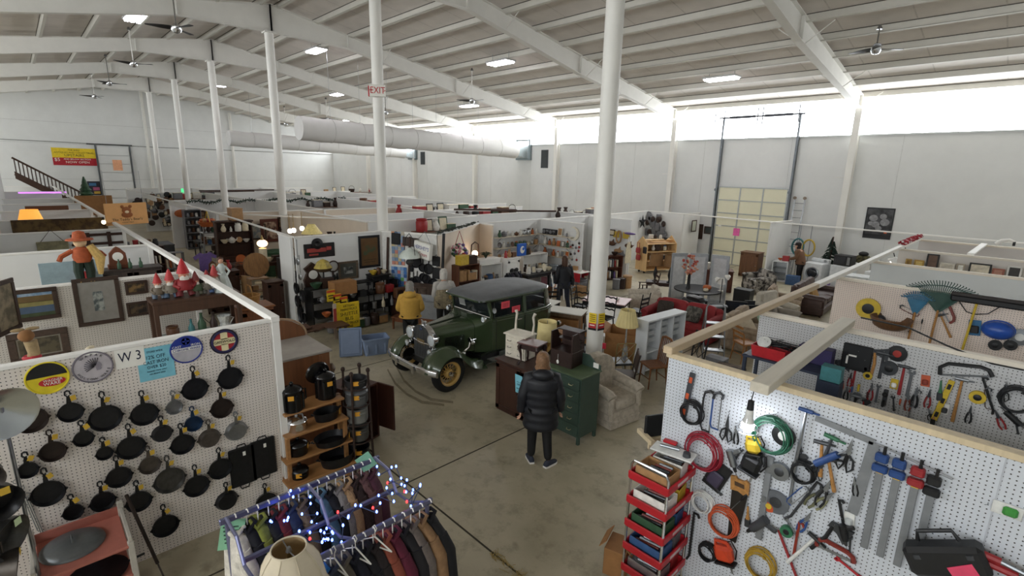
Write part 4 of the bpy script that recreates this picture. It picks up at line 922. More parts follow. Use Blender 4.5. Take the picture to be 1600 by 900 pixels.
def cabinet(label,M,w,d,h,m,doors=0,drawers=0,knob=None,name='cabinet',cat='cabinet',leg=0,top=None,tm=None):
    t=thing(name,label,cat,M); z0=leg
    MB().box((0,0,z0+(h-z0)/2),(w,d,h-z0),m,.008).build('body',t); MB().box((0,-.01,h+.012),(w+.05,d+.05,.026),tm or m,.006).build('top',t)
    if leg:
        for sx in(-1,1):
            for sy in(-1,1): MB().box((sx*(w/2-.03),sy*(d/2-.03),leg/2),(.05,.05,leg),m,.005).build('leg',t)
    kb=knob or STEEL
    for i in range(doors):
        x=-w/2+w*(i+.5)/doors; ww=w/doors-.02
        dr=MB().box((x,-d/2-.008,z0+(h-z0)*.5),(ww,.02,h-z0-.06),m,.004).build('door',t)
        fr=MB()
        for (cx,cz,a,c) in((x,h-.08,ww,.09),(x,z0+.08,ww,.09),(x-ww/2+.045,(h+z0)/2,.09,h-z0-.1),(x+ww/2-.045,(h+z0)/2,.09,h-z0-.1)): fr.box((cx,-d/2-.022,cz),(a,.014,c),m,.004)
        fr.build('door_frame',dr); MB().ell((x+(ww/2-.06)*(1 if i%2==0 else -1),-d/2-.045,(h+z0)/2),(.014,.014,.014),kb,8,6).build('knob',dr)
    for i in range(drawers):
        hh=(h-z0-.06)/drawers; z=z0+.03+hh*(i+.5)
        dr=MB().box((0,-d/2-.008,z),(w-.05,.022,hh-.015),m,.006).build('drawer',t)
        for s in(-1,1): MB().tube([(s*w*.25-.04,-d/2-.02,z),(s*w*.25-.03,-d/2-.045,z-.012),(s*w*.25+.03,-d/2-.045,z-.012),(s*w*.25+.04,-d/2-.02,z)],.006,5,kb).build('pull',dr)
    return t
def tlamp(label,M,h,bm,sm,r0=.2,r1=.12,sh=.28,base='turn',name='table_lamp',pleat=0,emit=None):
    t=thing(name,label,'lamp',M)
    pr=[(.09,0),(.095,.02),(.04,.05),(.03,.1*h),(.07,.25*h),(.05,.42*h),(.02,.5*h),(.012,h-sh+.05)]
    MB().lathe(pr,14,bm).build('base',t); MB().cyl((0,0,h-sh),(0,0,h+.02),.006,n=6,m=STEEL).build('stem',t)
    n=40 if pleat else 24
    R=[[( (r0*(1-f)+r1*f)*(1+(pleat*(1 if j%2 else -1)))*math.cos(2*PI*j/n),(r0*(1-f)+r1*f)*(1+(pleat*(1 if j%2 else -1)))*math.sin(2*PI*j/n),h-sh+sh*f) for j in range(n)] for f in(0,.5,1)]
    R2=[[(x*.97,y*.97,z) for x,y,z in q] for q in R]
    MB().loft(R,sm,cap=False).loft(R2[::-1],sm,cap=False).ring((0,0,h),r1,.005,24,5,sm).ring((0,0,h-sh),r0,.005,24,5,sm).build('shade',t,smooth=0 if pleat else 50)
    if emit: MB().ell((0,0,h-sh*.6),(.035,.035,.05),emit,10,8).build('bulb',t)
    return t
# ---- wall tools: local x right, y up, z out; hung at the origin ----
def tool(kind,label,M,L,m,m2=None,cat=None,group=None):
    m2=m2 or m; nm={'saw':'hand_saw','coil':'cable_coil','clamp':'bar_clamp','snips':'tin_snips','gun':'caulking_gun','disc':'grinding_disc','drill':'power_drill','jig':'jigsaw','crow':'pry_bar','sq':'carpenter_square','packet':'blister_packet','bsaw':'bow_saw','plane':'block_plane'}.get(kind,kind)
    t=thing(nm,label,cat or nm.split('_')[-1],M,group); P=lambda b,n,s=40:b.build(n,t,smooth=s)
    P(MB().tube([(0,.02,-.02),(0,.02,.03),(0,.035,.045)],.003,5,STEEL),'peg_hook')
    if kind=='hammer': P(MB().tube([(0,-.02*L,.03),(0,-.5*L,.03),(0,-L,.03)],[.012,.014,.018],8,m),'handle'); P(MB().cyl((-.06,-.0,.03),(.05,0,.03),.018,n=8,m=m2).box((.075,0,.03),(.05,.012,.02),m2),'head')
    elif kind=='wrench': P(MB().box((0,-.5*L,.02),(.09*L,.8*L,.014),m,.004),'shank'); P(MB().prism([(-.09*L,0),(-.1*L,-.12*L),(0,-.2*L),(.1*L,-.12*L),(.09*L,0),(.035*L,-.02*L),(.03*L,-.1*L),(-.03*L,-.1*L),(-.035*L,-.02*L)],.008,.03,m2),'jaw'); P(MB().lathe([(.06*L,0),(.06*L,.018)],12,m2,tr(0,-.93*L,.01)),'ring_end')
    elif kind=='pliers':
        for s in(-1,1): P(MB().tube([(s*.01,-.38*L,.02),(s*.09*L,-.55*L,.02),(s*.12*L,-.8*L,.02),(s*.07*L,-L,.02)],.045*L,7,m),'grip')
        P(MB().prism([(-.07*L,-.42*L),(.07*L,-.42*L),(.05*L,-.2*L),(.015*L,0),(-.015*L,0),(-.05*L,-.2*L)],.01,.03,m2),'jaws')
    elif kind=='snips':
        for s in(-1,1): P(MB().tube([(s*.02*L,-.5*L,.02),(s*.16*L,-.62*L,.02),(s*.2*L,-.85*L,.02),(s*.1*L,-1*L,.02),(s*.03*L,-.8*L,.02),(s*.02*L,-.5*L,.02)],.03*L,6,m),'handle_loop'); P(MB().prism([(0,-.5*L),(s*.07*L,-.45*L),(s*.01*L,0)],.012+.01*(s>0),.02+.01*(s>0),m2),'blade')
    elif kind=='screwdriver': P(MB().lathe([(.004,0),(.05*L,.01),(.06*L,.15*L),(.045*L,.38*L),(.03*L,.42*L)],10,m,tr(0,0,.025)@rx(PI/2)),'handle'); P(MB().cyl((0,-.42*L,.025),(0,-L,.025),.012*L,n=6,m=m2),'shaft')
    elif kind=='saw':
        P(MB().prism([(-.09*L,-.2*L),(.13*L,-.2*L),(.06*L,-L),(-.06*L,-L)],.018,.022,m2),'blade')
        P(MB().prism([(-.12*L,-.02*L),(-.05*L,.0),(-.03*L,-.03*L),(.05*L,-.03*L),(.08*L,0),(.13*L,-.03*L),(.14*L,-.2*L),(.08*L,-.23*L),(.0,-.2*L),(-.1*L,-.22*L)],.008,.034,m),'handle'); P(MB().prism([(-.06*L,-.07*L),(.07*L,-.07*L),(.08*L,-.13*L),(-.05*L,-.13*L)],.033,.036,mat('4a3622',.8)),'grip_hole')
    elif kind=='hacksaw': P(MB().tube([(-.12*L,-.04*L,.025),(-.14*L,-.2*L,.025),(-.14*L,-.85*L,.025),(-.1*L,-.95*L,.025),(.08*L,-.95*L,.025)],.022*L,6,m),'frame'); P(MB().box((.07*L,-.5*L,.025),(.03*L,.92*L,.003),STEEL),'blade'); P(MB().tube([(-.12*L,-.04*L,.025),(0,.03*L,.025),(.1*L,-.02*L,.025),(.08*L,-.12*L,.025)],.035*L,7,m2),'handle')
    elif kind=='bsaw': P(MB().tube([(-.5*L,-.3*L,.025),(-.48*L,-.1*L,.025),(-.3*L,0,.025),(.3*L,-.06*L,.025),(.45*L,-.14*L,.025),(.5*L,-.3*L,.025)],.02,6,m),'frame'); P(MB().box((0,-.3*L,.025),(L,.02,.003),STEEL),'blade')
    elif kind=='coil':
        for i in range(9):
            r=L/2*(1-.03*i+RND.uniform(-.06,.06)); ex=RND.uniform(.82,1); ph=RND.uniform(0,6); P(MB().tube([(r*ex*math.cos(a),-L*.5+r*math.sin(a),.02+.008*i+.006*math.sin(3*a+ph)) for a in [2*PI*j/28 for j in range(28)]],.0065,5,m,True),'loop')
        P(MB().tube([(-.06,-.02,.05),(.0,.0,.06),(.05,-.07,.06),(.02,-.2*L,.07)],.0085,5,m),'tail')
    elif kind=='disc': P(MB().lathe([(.03*L,.0),(L/2,.0),(L/2,.012),(.2*L,.014),(.03*L,.02)],28,m,tr(0,-L/2,.012)),'disc'); P(MB().lathe([(.22*L,.014),(.22*L,.02),(.05*L,.022)],20,m2,tr(0,-L/2,.012)),'label_ring')
    elif kind=='drill': P(MB().cyl((0,-.1*L,.05),(0,-.7*L,.05),.14*L,.12*L,12,m),'motor_body',60); P(MB().cyl((0,-.7*L,.05),(0,-.9*L,.05),.07*L,.05*L,10,m2).cyl((0,-.9*L,.05),(0,-L,.05),.015*L,n=6,m=STEEL),'chuck'); P(MB().box((.2*L,-.18*L,.05),(.42*L,.18*L,.1*L),m,.02,M=rz(.3)),'handle')
    elif kind=='jig': P(MB().box((0,-.35*L,.06),(.55*L,.5*L,.1),m,.03),'motor_body',60); P(MB().tube([(-.22*L,-.2*L,.06),(-.2*L,.02*L,.06),(.15*L,.0,.06),(.25*L,-.2*L,.06)],.06*L,8,m),'handle'); P(MB().box((0,-.66*L,.06),(.6*L,.02,.1),m2,.004),'shoe'); P(MB().box((.15*L,-.8*L,.06),(.02,.3*L,.004),STEEL),'blade'); P(MB().tube([(.1*L,0,.06),(.3*L,.1*L,.06),(.4*L,-.2*L,.05),(.3*L,-.5*L,.04)],.007,5,BLACK),'cord')
    elif kind=='clamp':
        P(MB().box((0,-.55*L,.02),(.05,.9*L,.012),m2,.003),'bar'); h=thing_part(t,'head'); 
        MB().box((.0,-.05,.045),(.085,.07,.06),m,.012).build('fixed_jaw',h); MB().box((.0,-.14,.045),(.1,.06,.06),m,.012).build('slide_jaw',h); MB().cyl((.01,-.03,.05),(.01,.05,.05),.012,n=8,m=BLACK).build('screw',h)
    elif kind=='level': P(MB().box((0,-.5*L,.02),(.055,L,.022),m,.004),'bar'); [P(MB().box((0,-L*f,.033),(.03,.06,.006),m2),'vial') for f in(.15,.5,.85)]
    elif kind=='sq': P(MB().box((0,-.35*L,.014),(.045,.7*L,.004),m),'tongue'); P(MB().box((.28*L,.0,.014),(.6*L,.05,.004),m),'blade')
    elif kind=='crow': P(MB().tube([(.1*L,-.06*L,.02),(.07*L,.0,.02),(0,.0,.02),(0,-.1*L,.02),(0,-.9*L,.02),(-.04*L,-L,.02)],.012,7,m),'bar')
    elif kind=='gun': P(MB().cyl((0,-.05*L,.04),(0,-.75*L,.04),.03,n=10,m=m),'cradle'); P(MB().cyl((0,.05,.04),(0,-L,.04),.006,n=5,m=STEEL),'rod'); P(MB().tube([(0,-.76*L,.04),(.12*L,-.8*L,.04),(.16*L,-.95*L,.04)],.014,6,m2),'trigger')
    elif kind=='axe': P(MB().tube([(0,.0,.025),(.015,-.4*L,.025),(0,-L,.025)],.016,8,m),'handle'); P(MB().prism([(-.03,.03),(.05,.05),(.13,.08),(.13,-.08),(.05,-.03),(-.03,-.02)],.012,.036,m2),'head')
    elif kind=='packet': P(MB().box((0,-.5*L,.008),(.6*L,L,.01),m,.003),'card'); P(MB().box((0,-.6*L,.025),(.42*L,.5*L,.03),m2,.012),'content')
    elif kind=='brush': P(MB().tube([(0,0,.02),(0,-.4*L,.02),(0,-.6*L,.02)],[.008,.012,.02],7,m),'handle'); P(MB().box((0,-.8*L,.02),(.24*L,.4*L,.03),m2,.006),'bristles')
    elif kind=='tape': P(MB().lathe([(.015,.0),(L/2,.0),(L/2,.04),(.015,.04)],20,m,tr(0,-L/2,.005)),'case',50); P(MB().lathe([(.25*L,.041),(.2*L,.046)],16,m2,tr(0,-L/2,.005)),'disc_label')
    elif kind=='trowel': P(MB().cyl((0,0,.02),(0,-.4*L,.02),.014,.012,8,m),'handle'); P(MB().prism([(-.03,-.5*L),(.03,-.5*L),(.05,-.65*L),(0,-L),(-.05,-.65*L)],.012,.018,m2),'blade'); P(MB().cyl((0,-.4*L,.02),(0,-.52*L,.015),.005,n=5,m=m2),'tang')
    elif kind=='plane': P(MB().box((0,-.5*L,.025),(.22*L,L,.04),m2,.006),'sole'); P(MB().ell((0,-.25*L,.07),(.03,.03,.035),m,8,6),'knob'); P(MB().box((0,-.8*L,.075),(.03,.08,.07),m,.012),'handle')
    return t
def thing_part(t,name):
    o=bpy.data.objects.new(name,None); COL.objects.link(o); o.parent=t; return o
# ================= LEFT PEGBOARD: CAST IRON =================
PGX=-6.068
def skillet(px,py,hp,label,m=IRON,tagm=TAGY,back=False,tilt=0):
    p=AX(px,py,PGX); r=hp*mpp(p)*1.0
    t=thing('skillet',label,'skillet',FX(p,tilt),'skillets on the white pegboard')
    b=MB()
    if back: b.lathe([(r*.3,.045),(r*.8,.05),(r*.84,.04),(r,.004),(r,0)],26,m)
    else: b.lathe([(.01,0),(r*.86,0),(r,.05),(r*.95,.05),(r*.82,.012),(.01,.012)],26,m)
    for s in(-1,1): b.prism([(s*r*.92,.05*r/.1*.4),(s*r*1.13,0),(s*r*.92,-.05*r/.1*.4)],.035 if not back else 0,.05 if not back else .014,m)
    b.build('pan',t,smooth=50)
    h=MB(); L=r*.62+.06
    h.loft([[(-.02,r*.92,.03),(.02,r*.92,.03),(.02,r*.92,.045),(-.02,r*.92,.045)],[(-.011,r+L*.55,.035),(.011,r+L*.55,.035),(.011,r+L*.55,.05),(-.011,r+L*.55,.05)]],m)
    h.tube([(0,r+L*.5,.042),(-.02,r+L*.7,.042),(-.016,r+L*.95,.042),(0,r+L*1.02,.042),(.016,r+L*.95,.042),(.02,r+L*.7,.042)],.008,6,m,True)
    h.build('handle',t,smooth=50)
    MB().tube([(0,r+L*.9,-.02),(0,r+L*.9,.06),(0,r+L*.97,.07)],.003,5,STEEL).build('peg_hook',t)
    if tagm:
        a=((px*7+py*3)%10)/10-.5; MB().box((.035,r+L*.4,.062),(.042,.05,.003),tagm,M=rz(a)@ry(.3)).build('price_tag',t); MB().tube([(0,r+L*.8,.05),(.02,r+L*.65,.06),(.03,r+L*.5,.062)],.002,4,PAPER).build('tag_string',t)
    return t
GR=mat('4b4a48',.4,.6,.25,18); BRN=mat('2c221d',.5,.3,.25,18); BLUE=mat('1b3350',.35,.3,.2,15); ALU=mat('8f9193',.35,.85,.12,16); GBR=mat('57504a',.45,.5,.25,15)
SK=[(48,654,21,'large brown cast iron pan half hidden behind the metal reflector',BRN),(110,642,16,'skillet under the round yellow and black sign, tag on handle',IRON),(164,651,21.5,'large black drip pan with perforated rim',IRON),(130,683,13,'small skillet just below the perforated drip pan',IRON),
(82,703,16.6,'brownish skillet below and right of the reflector pan',BRN),(43.5,732,13,'small skillet nearest the wire rods at the left end',IRON),(75,768,21,'largest lower left skillet above the pink shelf lid',IRON),(114,797,13,'small skillet straight above the grey lid',IRON),(160,781,16,'skillet above the right end of the pink shelf',IRON),(185,743,17,'skillet in the fourth column below a tiny ladle pan',IRON),
(162.5,706,11,'tiniest ladle-like pan with tag between two large skillets',IRON),(204,697,19,'large deep skillet beneath the number sign',IRON),(224.5,645,18.5,'large skillet under the light blue notice',IRON),(253,677,14,'dull grey skillet with pour lips under the chrome pan',mat('1f1f22',.55,.3)),(271,634.5,11.5,'small chrome skillet with black handle',ALU),
(303,606,18,'wide black skillet under the blue and silver oval sign',IRON),(358,589,18,'black skillet under the round red and yellow sign',mat('17181a',.5,.3)),(345,636,16,'brown seasoned skillet at the right below the topmost pair',BRN),(301,660,12.5,'dark blue skillet with orange tag',BLUE),(284,692,16.5,'deep black skillet below the blue one',IRON),
(327,684.5,15.5,'worn grey-brown skillet near the silver pan',GBR),(369,673,16,'bright silver pan with round embossed base near the right edge',ALU),(233,724.5,14.5,'shallow grey-brown skillet with shiny centre',GBR),(264,748,21,'biggest grey skillet in the middle of the lower rows',GR),(306,757,17.5,'black skillet right of the biggest grey skillet',IRON),
(343,730,17,'black skillet touching the first griddle',IRON),(354,781.5,16,'lowest right skillet shown from the back',IRON),(216,781,17,'skillet hanging left of the lowest one',IRON),(257.5,819,18,'lowest skillet hanging alone near the board edge',IRON),(414,783,16,'skillet mostly hidden behind the clothes rack rail',IRON)]
for (x,y,h,l,m) in SK: skillet(x,y,h,l,m,back=l.endswith('back') or 'silver pan' in l or 'dull' in l, tagm=TAGY if 'half hidden' not in l else None)
for (x,y,l) in((379,727,'black rectangular griddle with end loops, left of the pair'),(411,714,'black rectangular griddle at the pegboard edge, right of the pair')):
    p=AX(x,y,PGX); q=mpp(p); t=thing('griddle',l,'griddle',FX(p),'pair of griddles'); MB().box((0,0,.02),(.29,.5,.03),IRON,.02).build('plate',t,smooth=50)
    for s in(-1,1): MB().tube([(-.05,s*.25,.025),(-.04,s*.285,.025),(.04,s*.285,.025),(.05,s*.25,.025)],.008,6,IRON).build('loop_handle',t)
    MB().box((.02,.17,.045),(.03,.05,.003),PAPER).build('price_tag',t)
# signs
def disc_sign(px,py,hw,hh,label,field,rim):
    p=AX(px,py,PGX); t=thing('round_sign',label,'sign',FX(p)); q=mpp(p); rx_=hh*q*1.03
    MB().lathe([(.01,0),(rx_,0),(rx_,.012),(.01,.014)],40,field).build('disc',t,smooth=30); MB().ring((0,0,.012),rx_*.98,.008,40,6,rim).build('rim',t); return t,rx_
YS=mat('e4cf2c',.4); BK=mat('17171a',.4); RD=mat('c1272d',.4); CRM2=mat('e9dcae',.5); GY=mat('b9b3b8',.5)
def half(r,f,a0,a1,n=20): return [(r*math.cos(a0+(a1-a0)*i/n),r*math.sin(a0+(a1-a0)*i/n)) for i in range(n+1)]
t,r=disc_sign(74,590,35,25,'oval yellow and black sign reading Wagner Ware',YS,YS)
MB().prism(half(r*.93,0,PI*.04,PI*.97),.0145,.017,BK).build('black_field',t); MB().lathe([(r*.62,.014),(r*.62,.02),(.01,.021)],24,RD,tr(r*.18,-r*.28,0),sy=.42).build('red_oval',t)
text('WAGNER',r*.24,tr(r*.22,-r*.17,.024),PAPER,t,sx=.85); text('WARE',r*.28,tr(r*.16,-r*.37,.024),PAPER,t)
t,r=disc_sign(145,573,32,24,'grey round sign with feathered headdress profile reading Wapak Hollow Ware',GY,mat('77717a',.5))
DK=mat('2b2830',.6)
MB().prism([(.22*r,.4*r),(.38*r,.25*r),(.46*r,.02*r),(.4*r,-.02*r),(.42*r,-.14*r),(.34*r,-.22*r),(.16*r,-.25*r),(.1*r,.1*r)],.0145,.017,mat('8d8790',.6)).build('profile_print',t)
for i in range(11):
    a=math.radians(70+i*14); c=(.12*r,.05*r); MB().box((c[0]+.3*r*math.cos(a),c[1]+.3*r*math.sin(a),.017),(.5*r,.035*r,.003),DK,M=rz(a)).build('feather_print',t)
for i,c in enumerate('WAPAK'): a=math.radians(126-18*i); text(c,r*.22,tr(.8*r*math.cos(a),.8*r*math.sin(a),.016)@rz(a-PI/2),DK,t)
for i,c in enumerate('HOLLOW WARE'):
    if c!=' ': a=math.radians(205+13.5*i); text(c,r*.2,tr(.8*r*math.cos(a),.8*r*math.sin(a),.016)@rz(a+PI/2),DK,t)
t,r=disc_sign(291,545.5,27,21,'round sign half blue half silver reading Cast Iron Chrome Ware',mat('c9c7c8',.3,.3),mat('24358c',.4))
NB=mat('22358e',.4); MB().prism(half(r*.97,0,.1,PI-.1),.0145,.017,NB).build('blue_field',t); MB().lathe([(.01,.0185),(r*.26,.0185)],20,PAPER,tr(0,r*.62,0)).build('emblem',t); MB().box((0,r*.62,.02),(.1*r,.42*r,.003),NB).box((0,r*.62,.02),(.42*r,.1*r,.003),NB).build('emblem_cross',t)
text('CAST',r*.24,tr(-r*.58,r*.28,.019),PAPER,t); text('IRON',r*.24,tr(r*.58,r*.28,.019),PAPER,t); MB().box((0,.04*r,.0165),(1.86*r,.24*r,.004),PAPER).build('band',t); text('CHROME WARE',r*.24,tr(0,r*.03,.021),NB,t)
t,r=disc_sign(350,533,22,19,'round sign with cream cross on red reading Griswold',mat('b02c34',.4),BK)
MB().box((0,0,.016),(r*.5,r*1.6,.004),CRM2).box((0,0,.016),(r*1.5,r*.5,.004),CRM2).build('cross',t); MB().ring((0,0,.016),r*.86,.014,36,6,mat('2a2550',.5)).build('ring_print',t); MB().box((0,0,.02),(r*1.55,r*.36,.004),CRM2).build('name_band',t); text('GRISWOLD',r*.3,tr(0,0,.024),BK,t)
p=AX(203,557,PGX); t=thing('number_card','white card printed W 3 on the pegboard','sign',FX(p)); MB().box((0,0,.004),(.24,.22,.006),PAPER).build('card',t); text('W 3',.14,tr(0,0,.008),mat('16203a',.6),t,sx=.75)
p=AX(244,567,PGX); t=thing('notice','light blue paper notice about cast iron discount','notice',FX(p)); CY=mat('7fc4d6',.7); MB().box((0,0,.004),(.31,.35,.004),CY).build('paper',t)
for s,z,y in(('STORE WIDE',.03,.13),('12% OFF',.055,.07),('CAST IRON',.05,.015),('OVER $20',.045,-.035),('MARKED ITEMS ONLY',.022,-.08),('ASK FRONT DESK',.022,-.11)): text(s,z,tr(0,y,.007),mat('1c3550',.6),t,sx=.8 if z<.04 else .85)
# wire rods at left
for i,(x,y) in enumerate(((42,790),(50,800),(58,810))):
    p=AX(x,y,PGX); one('wire_skewer','thin steel skewer, %s of three hanging at the left end of the pegboard'%NTH[i],'skewer',MB().cyl((0,.25,.02),(0,-.28,.02),.005,n=5,m=STEEL).ring((0,.28,.02),.02,.004,12,5,STEEL),M=FX(p,.12))
# pink shelf with lids
sh=thing('display_shelf','low salmon pink shelf stand with grey side rails','shelf',tr(-5.62,-.02,0)); PINK=mat('b06a5c',.6,0,.1,8); SIDE=mat('b9b4aa',.6,0,.1,8)
for z in(.1,.42,.72): MB().box((0,0,z),(.62,.62,.03),PINK,.006).build('shelf',sh)
MB().box((-.3,0,.42),(.02,.62,.8),PINK).build('back_board',sh)
for y in(-.33,.33): MB().box((.28,y,.38),(.05,.05,.76),SIDE,.006).box((-.28,y,.44),(.05,.05,.88),SIDE,.006).box((0,y,.79),(.6,.03,.06),SIDE,.004).build('side_rail',sh)
def lid(label,p,r,m,rot=0):
    t=thing('enamel_cover',label,'lid',tr(p)); MB().lathe([(r,0),(r*.98,.02),(r*.8,.045),(r*.3,.06),(.02,.064)],28,m).build('lid',t,smooth=50); MB().tube([(-.05,0,.055),(-.04,0,.09),(.04,0,.09),(.05,0,.055)],.008,6,m).build('handle',t); return t
lid('large grey enamel lid lying on the pink shelf',Vector((-5.65,-.08,.737)),.24,mat('6d7173',.4,.5,.12,12)); 
t=thing('round_griddle','round black griddle lying on the middle pink shelf','griddle',tr(-5.5,.05,.436)); MB().lathe([(.01,0),(.22,0),(.235,.025),(.22,.025),(.2,.01),(.01,.01)],28,IRON).build('pan',t); MB().tube([(.0,.22,.02),(0,.36,.03)],.012,6,IRON).build('handle',t)
one('long_paddle','long dark iron paddle leaning at the right of the pink shelf','paddle',MB().tube([(0,0,.28),(0,.0,1.1)],.016,8,BRN).prism([(-.09,.02),(.09,.02),(.07,.24),(.02,.3),(-.02,.3),(-.07,.24)],-.006,.006,BRN,rx(PI/2)),M=tr(-5.5,.55,.0)@rx(.18)@ry(-.12))
# aluminium reflector on a stand, near-left
t=thing('reflector_lamp','large polished metal reflector lamp at the left edge','lamp',tr(-5.3,-.32,0)); 
MB().lathe([(.03,-.12),(.06,-.09),(.15,-.03),(.21,.05),(.215,.055),(.2,.05),(.05,-.085)],28,mat('b9bec2',.22,1,.05,6),tr(0,0,2.3)@rz(.35)@ry(PI/2+.15)).build('reflector',t,smooth=60); MB().cyl((-.1,0,0),(-.1,0,2.3),.014,n=8,m=STEEL).build('stand',t); MB().lathe([(.16,0),(.16,.02),(.03,.04)],16,STEEL,tr(-.1,0,0)).build('foot',t)
# pan tree at the left edge
t=thing('pan_rack','dark metal floor rack hung with pans at the left edge','rack',tr(-5.35,-.62,0)); MB().cyl((0,0,0),(0,0,2.1),.02,n=8,m=BLACK).build('pole',t); MB().lathe([(.22,0),(.22,.02),(.03,.04)],16,BLACK).build('foot',t)
for z in(2.0,1.68,1.36,1.08): MB().cyl((0,-.2,z),(0,.2,z),.008,n=6,m=BLACK).cyl((-.2,0,z),(.2,0,z),.008,n=6,m=BLACK).build('arm',t)
for i,(z,y,rr_,m,l) in enumerate([(1.86,.12,.14,GBR,'topmost round pan on the left edge rack'),(1.62,.16,.16,mat('2b2b2d',.35,.6),'dark saucepan hung second on the left edge rack'),(1.58,.02,.14,GBR,'shiny bellied pot behind the dark saucepan on the edge rack'),(1.3,.16,.17,GR,'grey pan with orange tag on the left edge rack'),(1.27,-.02,.13,ALU,'small polished pan with green tag on the left edge rack'),(1.02,.14,.15,GBR,'brassy pan low on the left edge rack'),(.98,-.02,.15,BRN,'lowest brown pan on the left edge rack')]):
    t=thing('hanging_pan',l,'pan',tr(-5.35+.13,-.62+y,z)@rz(.3*i)); MB().lathe([(rr_*.8,-.06),(rr_*.86,-.05),(rr_,.06),(rr_*1.03,.065),(rr_*.97,.06),(rr_*.8,-.04)],22,m,ry(PI/2+.2)).build('pan',t,smooth=50); MB().tube([(0,0,rr_),(0,0,rr_+.1)],.01,6,m).build('handle',t)
    MB().box((.09,.05,rr_*.6),(.003,.06,.06),mat('c9dcae',.7) if i%3==0 else TAGY).build('price_tag',t)
# ================= WARDROBE, LADDER SHELF, POT RACK =================
t=thing('wardrobe','brown wooden wardrobe with dusty top beside the skillet pegboard','wardrobe',tr(-6.95,2.42,0)); WB=wood('7c4f30',2,.5,.2)
MB().box((0,0,.85),(.85,.84,1.7),WB,.01).build('body',t); MB().box((0,0,1.715),(.9,.9,.03),mat('9b948c',.7,0,.12,5),.006).build('top',t)
MB().prism([(-.42,0)]+[(.42*math.cos(a),.3*math.sin(a)) for a in [PI-PI*i/14 for i in range(15)]],-.02,.02,WB,tr(-.42,0,1.73)@rz(PI/2)@rx(PI/2)).build('arched_crest',t); MB().tube([(-.4,.44*math.cos(PI*i/14),1.74+.31*math.sin(PI*i/14)) for i in range(15)],.016,6,mat('a08468',.5)).build('crest_moulding',t)
for s in(-.28,.28): MB().box((.435,s,1.55),(.02,.05,.26),WB,.008).build('strap',t)
FRT=[]
t=thing('stepped_shelf','light wooden stepped display shelf with four tiers of cookware','shelf',tr(-6.1,2.38,0)); LW=wood('a8794a',2,.5,.18,1)
for z,x,w_ in((1.2,-.05,.78),(.92,0,.82),(.6,.04,.9),(.3,.1,.92)): MB().box((x,0,z),(.34,w_,.03),LW,.006).build('tier',t)
for y in(-.38,.38): MB().box((-.05,y,.62),(.06,.05,1.2),LW,.005).box((.1,y,.45),(.05,.05,.9),LW,.005).build('upright',t)
BE=mat('101012',.25,.2,.15,12)
def pot(label,loc,r,h,m,kind='pot',lidm=None,rot=0,tg=True):
    t=thing({'pot':'stock_pot','pan':'roasting_pan','perc':'coffee_boiler','kettle':'kettle'}[kind],label,{'pot':'pot','pan':'pan','perc':'boiler','kettle':'kettle'}[kind],tr(Vector(loc))@rz(rot))
    if kind=='pan': MB().lathe([(.01,0),(r*.85,0),(r,h),(r*.97,h),(r*.82,.01),(.01,.01)],26,m,sy=.75).build('pan',t,smooth=50); [MB().tube([(q*r,0,h*.8),(q*r*1.18,.0,h),(q*r,.05,h*.8)],.01,6,m).build('handle',t) for q in(-1,1)]
    else:
        MB().lathe([(.01,0),(r*.95,0),(r,.03),(r,h*.96),(r*1.04,h),(r*.96,h),(r*.93,.03),(.01,.02)],24,m).build('pot',t,smooth=50)
        if lidm: l=MB().lathe([(r*1.02,h),(r*.9,h+.03),(r*.3,h+.06),(.02,h+.065)],22,lidm).build('lid',t,smooth=50); MB().ell((0,0,h+.085),(.025,.025,.025),lidm,10,8).build('knob',l)
        if kind=='perc':
            for k in range(6): a=2*PI*k/6; MB().box((r*1.02*math.cos(a),r*1.02*math.sin(a),h*.45),(.03,.03,h*.8),m,.008,M=rz(a)).build('rib',t)
            MB().tube([(0,r,h*.9),(0,r*1.35,h*.9),(0,r*1.35,h*.4),(0,r,h*.35)],.012,6,m).build('side_handle',t)
        if kind=='kettle': MB().tube([(0,-r*.9,h),(0,-r*.7,h+.1),(0,r*.7,h+.1),(0,r*.9,h)],.01,6,STEEL).build('bail',t); MB().tube([(r*.9,0,h*.4),(r*1.3,0,h*.8)],[.03,.015],8,m).build('spout',t)
        if kind=='pot':
            for s in(-1,1): MB().tube([(s*r,-.04,h*.75),(s*r*1.18,-.03,h*.77),(s*r*1.18,.03,h*.77),(s*r,.04,h*.75)],.009,6,m).build('ear',t)
    if tg: MB().box((r*.9,-r*.45,h*.75),(.004,.07,.06),mat('dfa02e',.7),M=rz(-.5)).build('price_tag',t)
    return t
pot('tall black ribbed boiler on the left of the top tier',(-6.08,2.13,1.215),.125,.27,BE,'perc',BE); pot('black domed boiler on the right of the top tier',(-6.16,2.6,1.215),.125,.3,BE,'perc',BE,.5)
t=thing('domed_cover','black domed lid propped behind the right boiler','lid',tr(-6.28,2.55,1.54)@ry(PI/2+.2)); MB().lathe([(.16,0),(.15,.03),(.05,.06),(.01,.062)],22,BE).build('lid',t,smooth=50); MB().tube([(-.04,0,.055),(0,0,.09),(.04,0,.055)],.008,6,BE).build('handle',t)
pot('polished aluminium kettle on the second tier',(-6.08,2.16,.935),.125,.12,CHROME,'kettle',CHROME,2.2); pot('black oval roaster on the second tier',(-6.1,2.56,.935),.17,.12,IRON,'pan',None,PI/2)
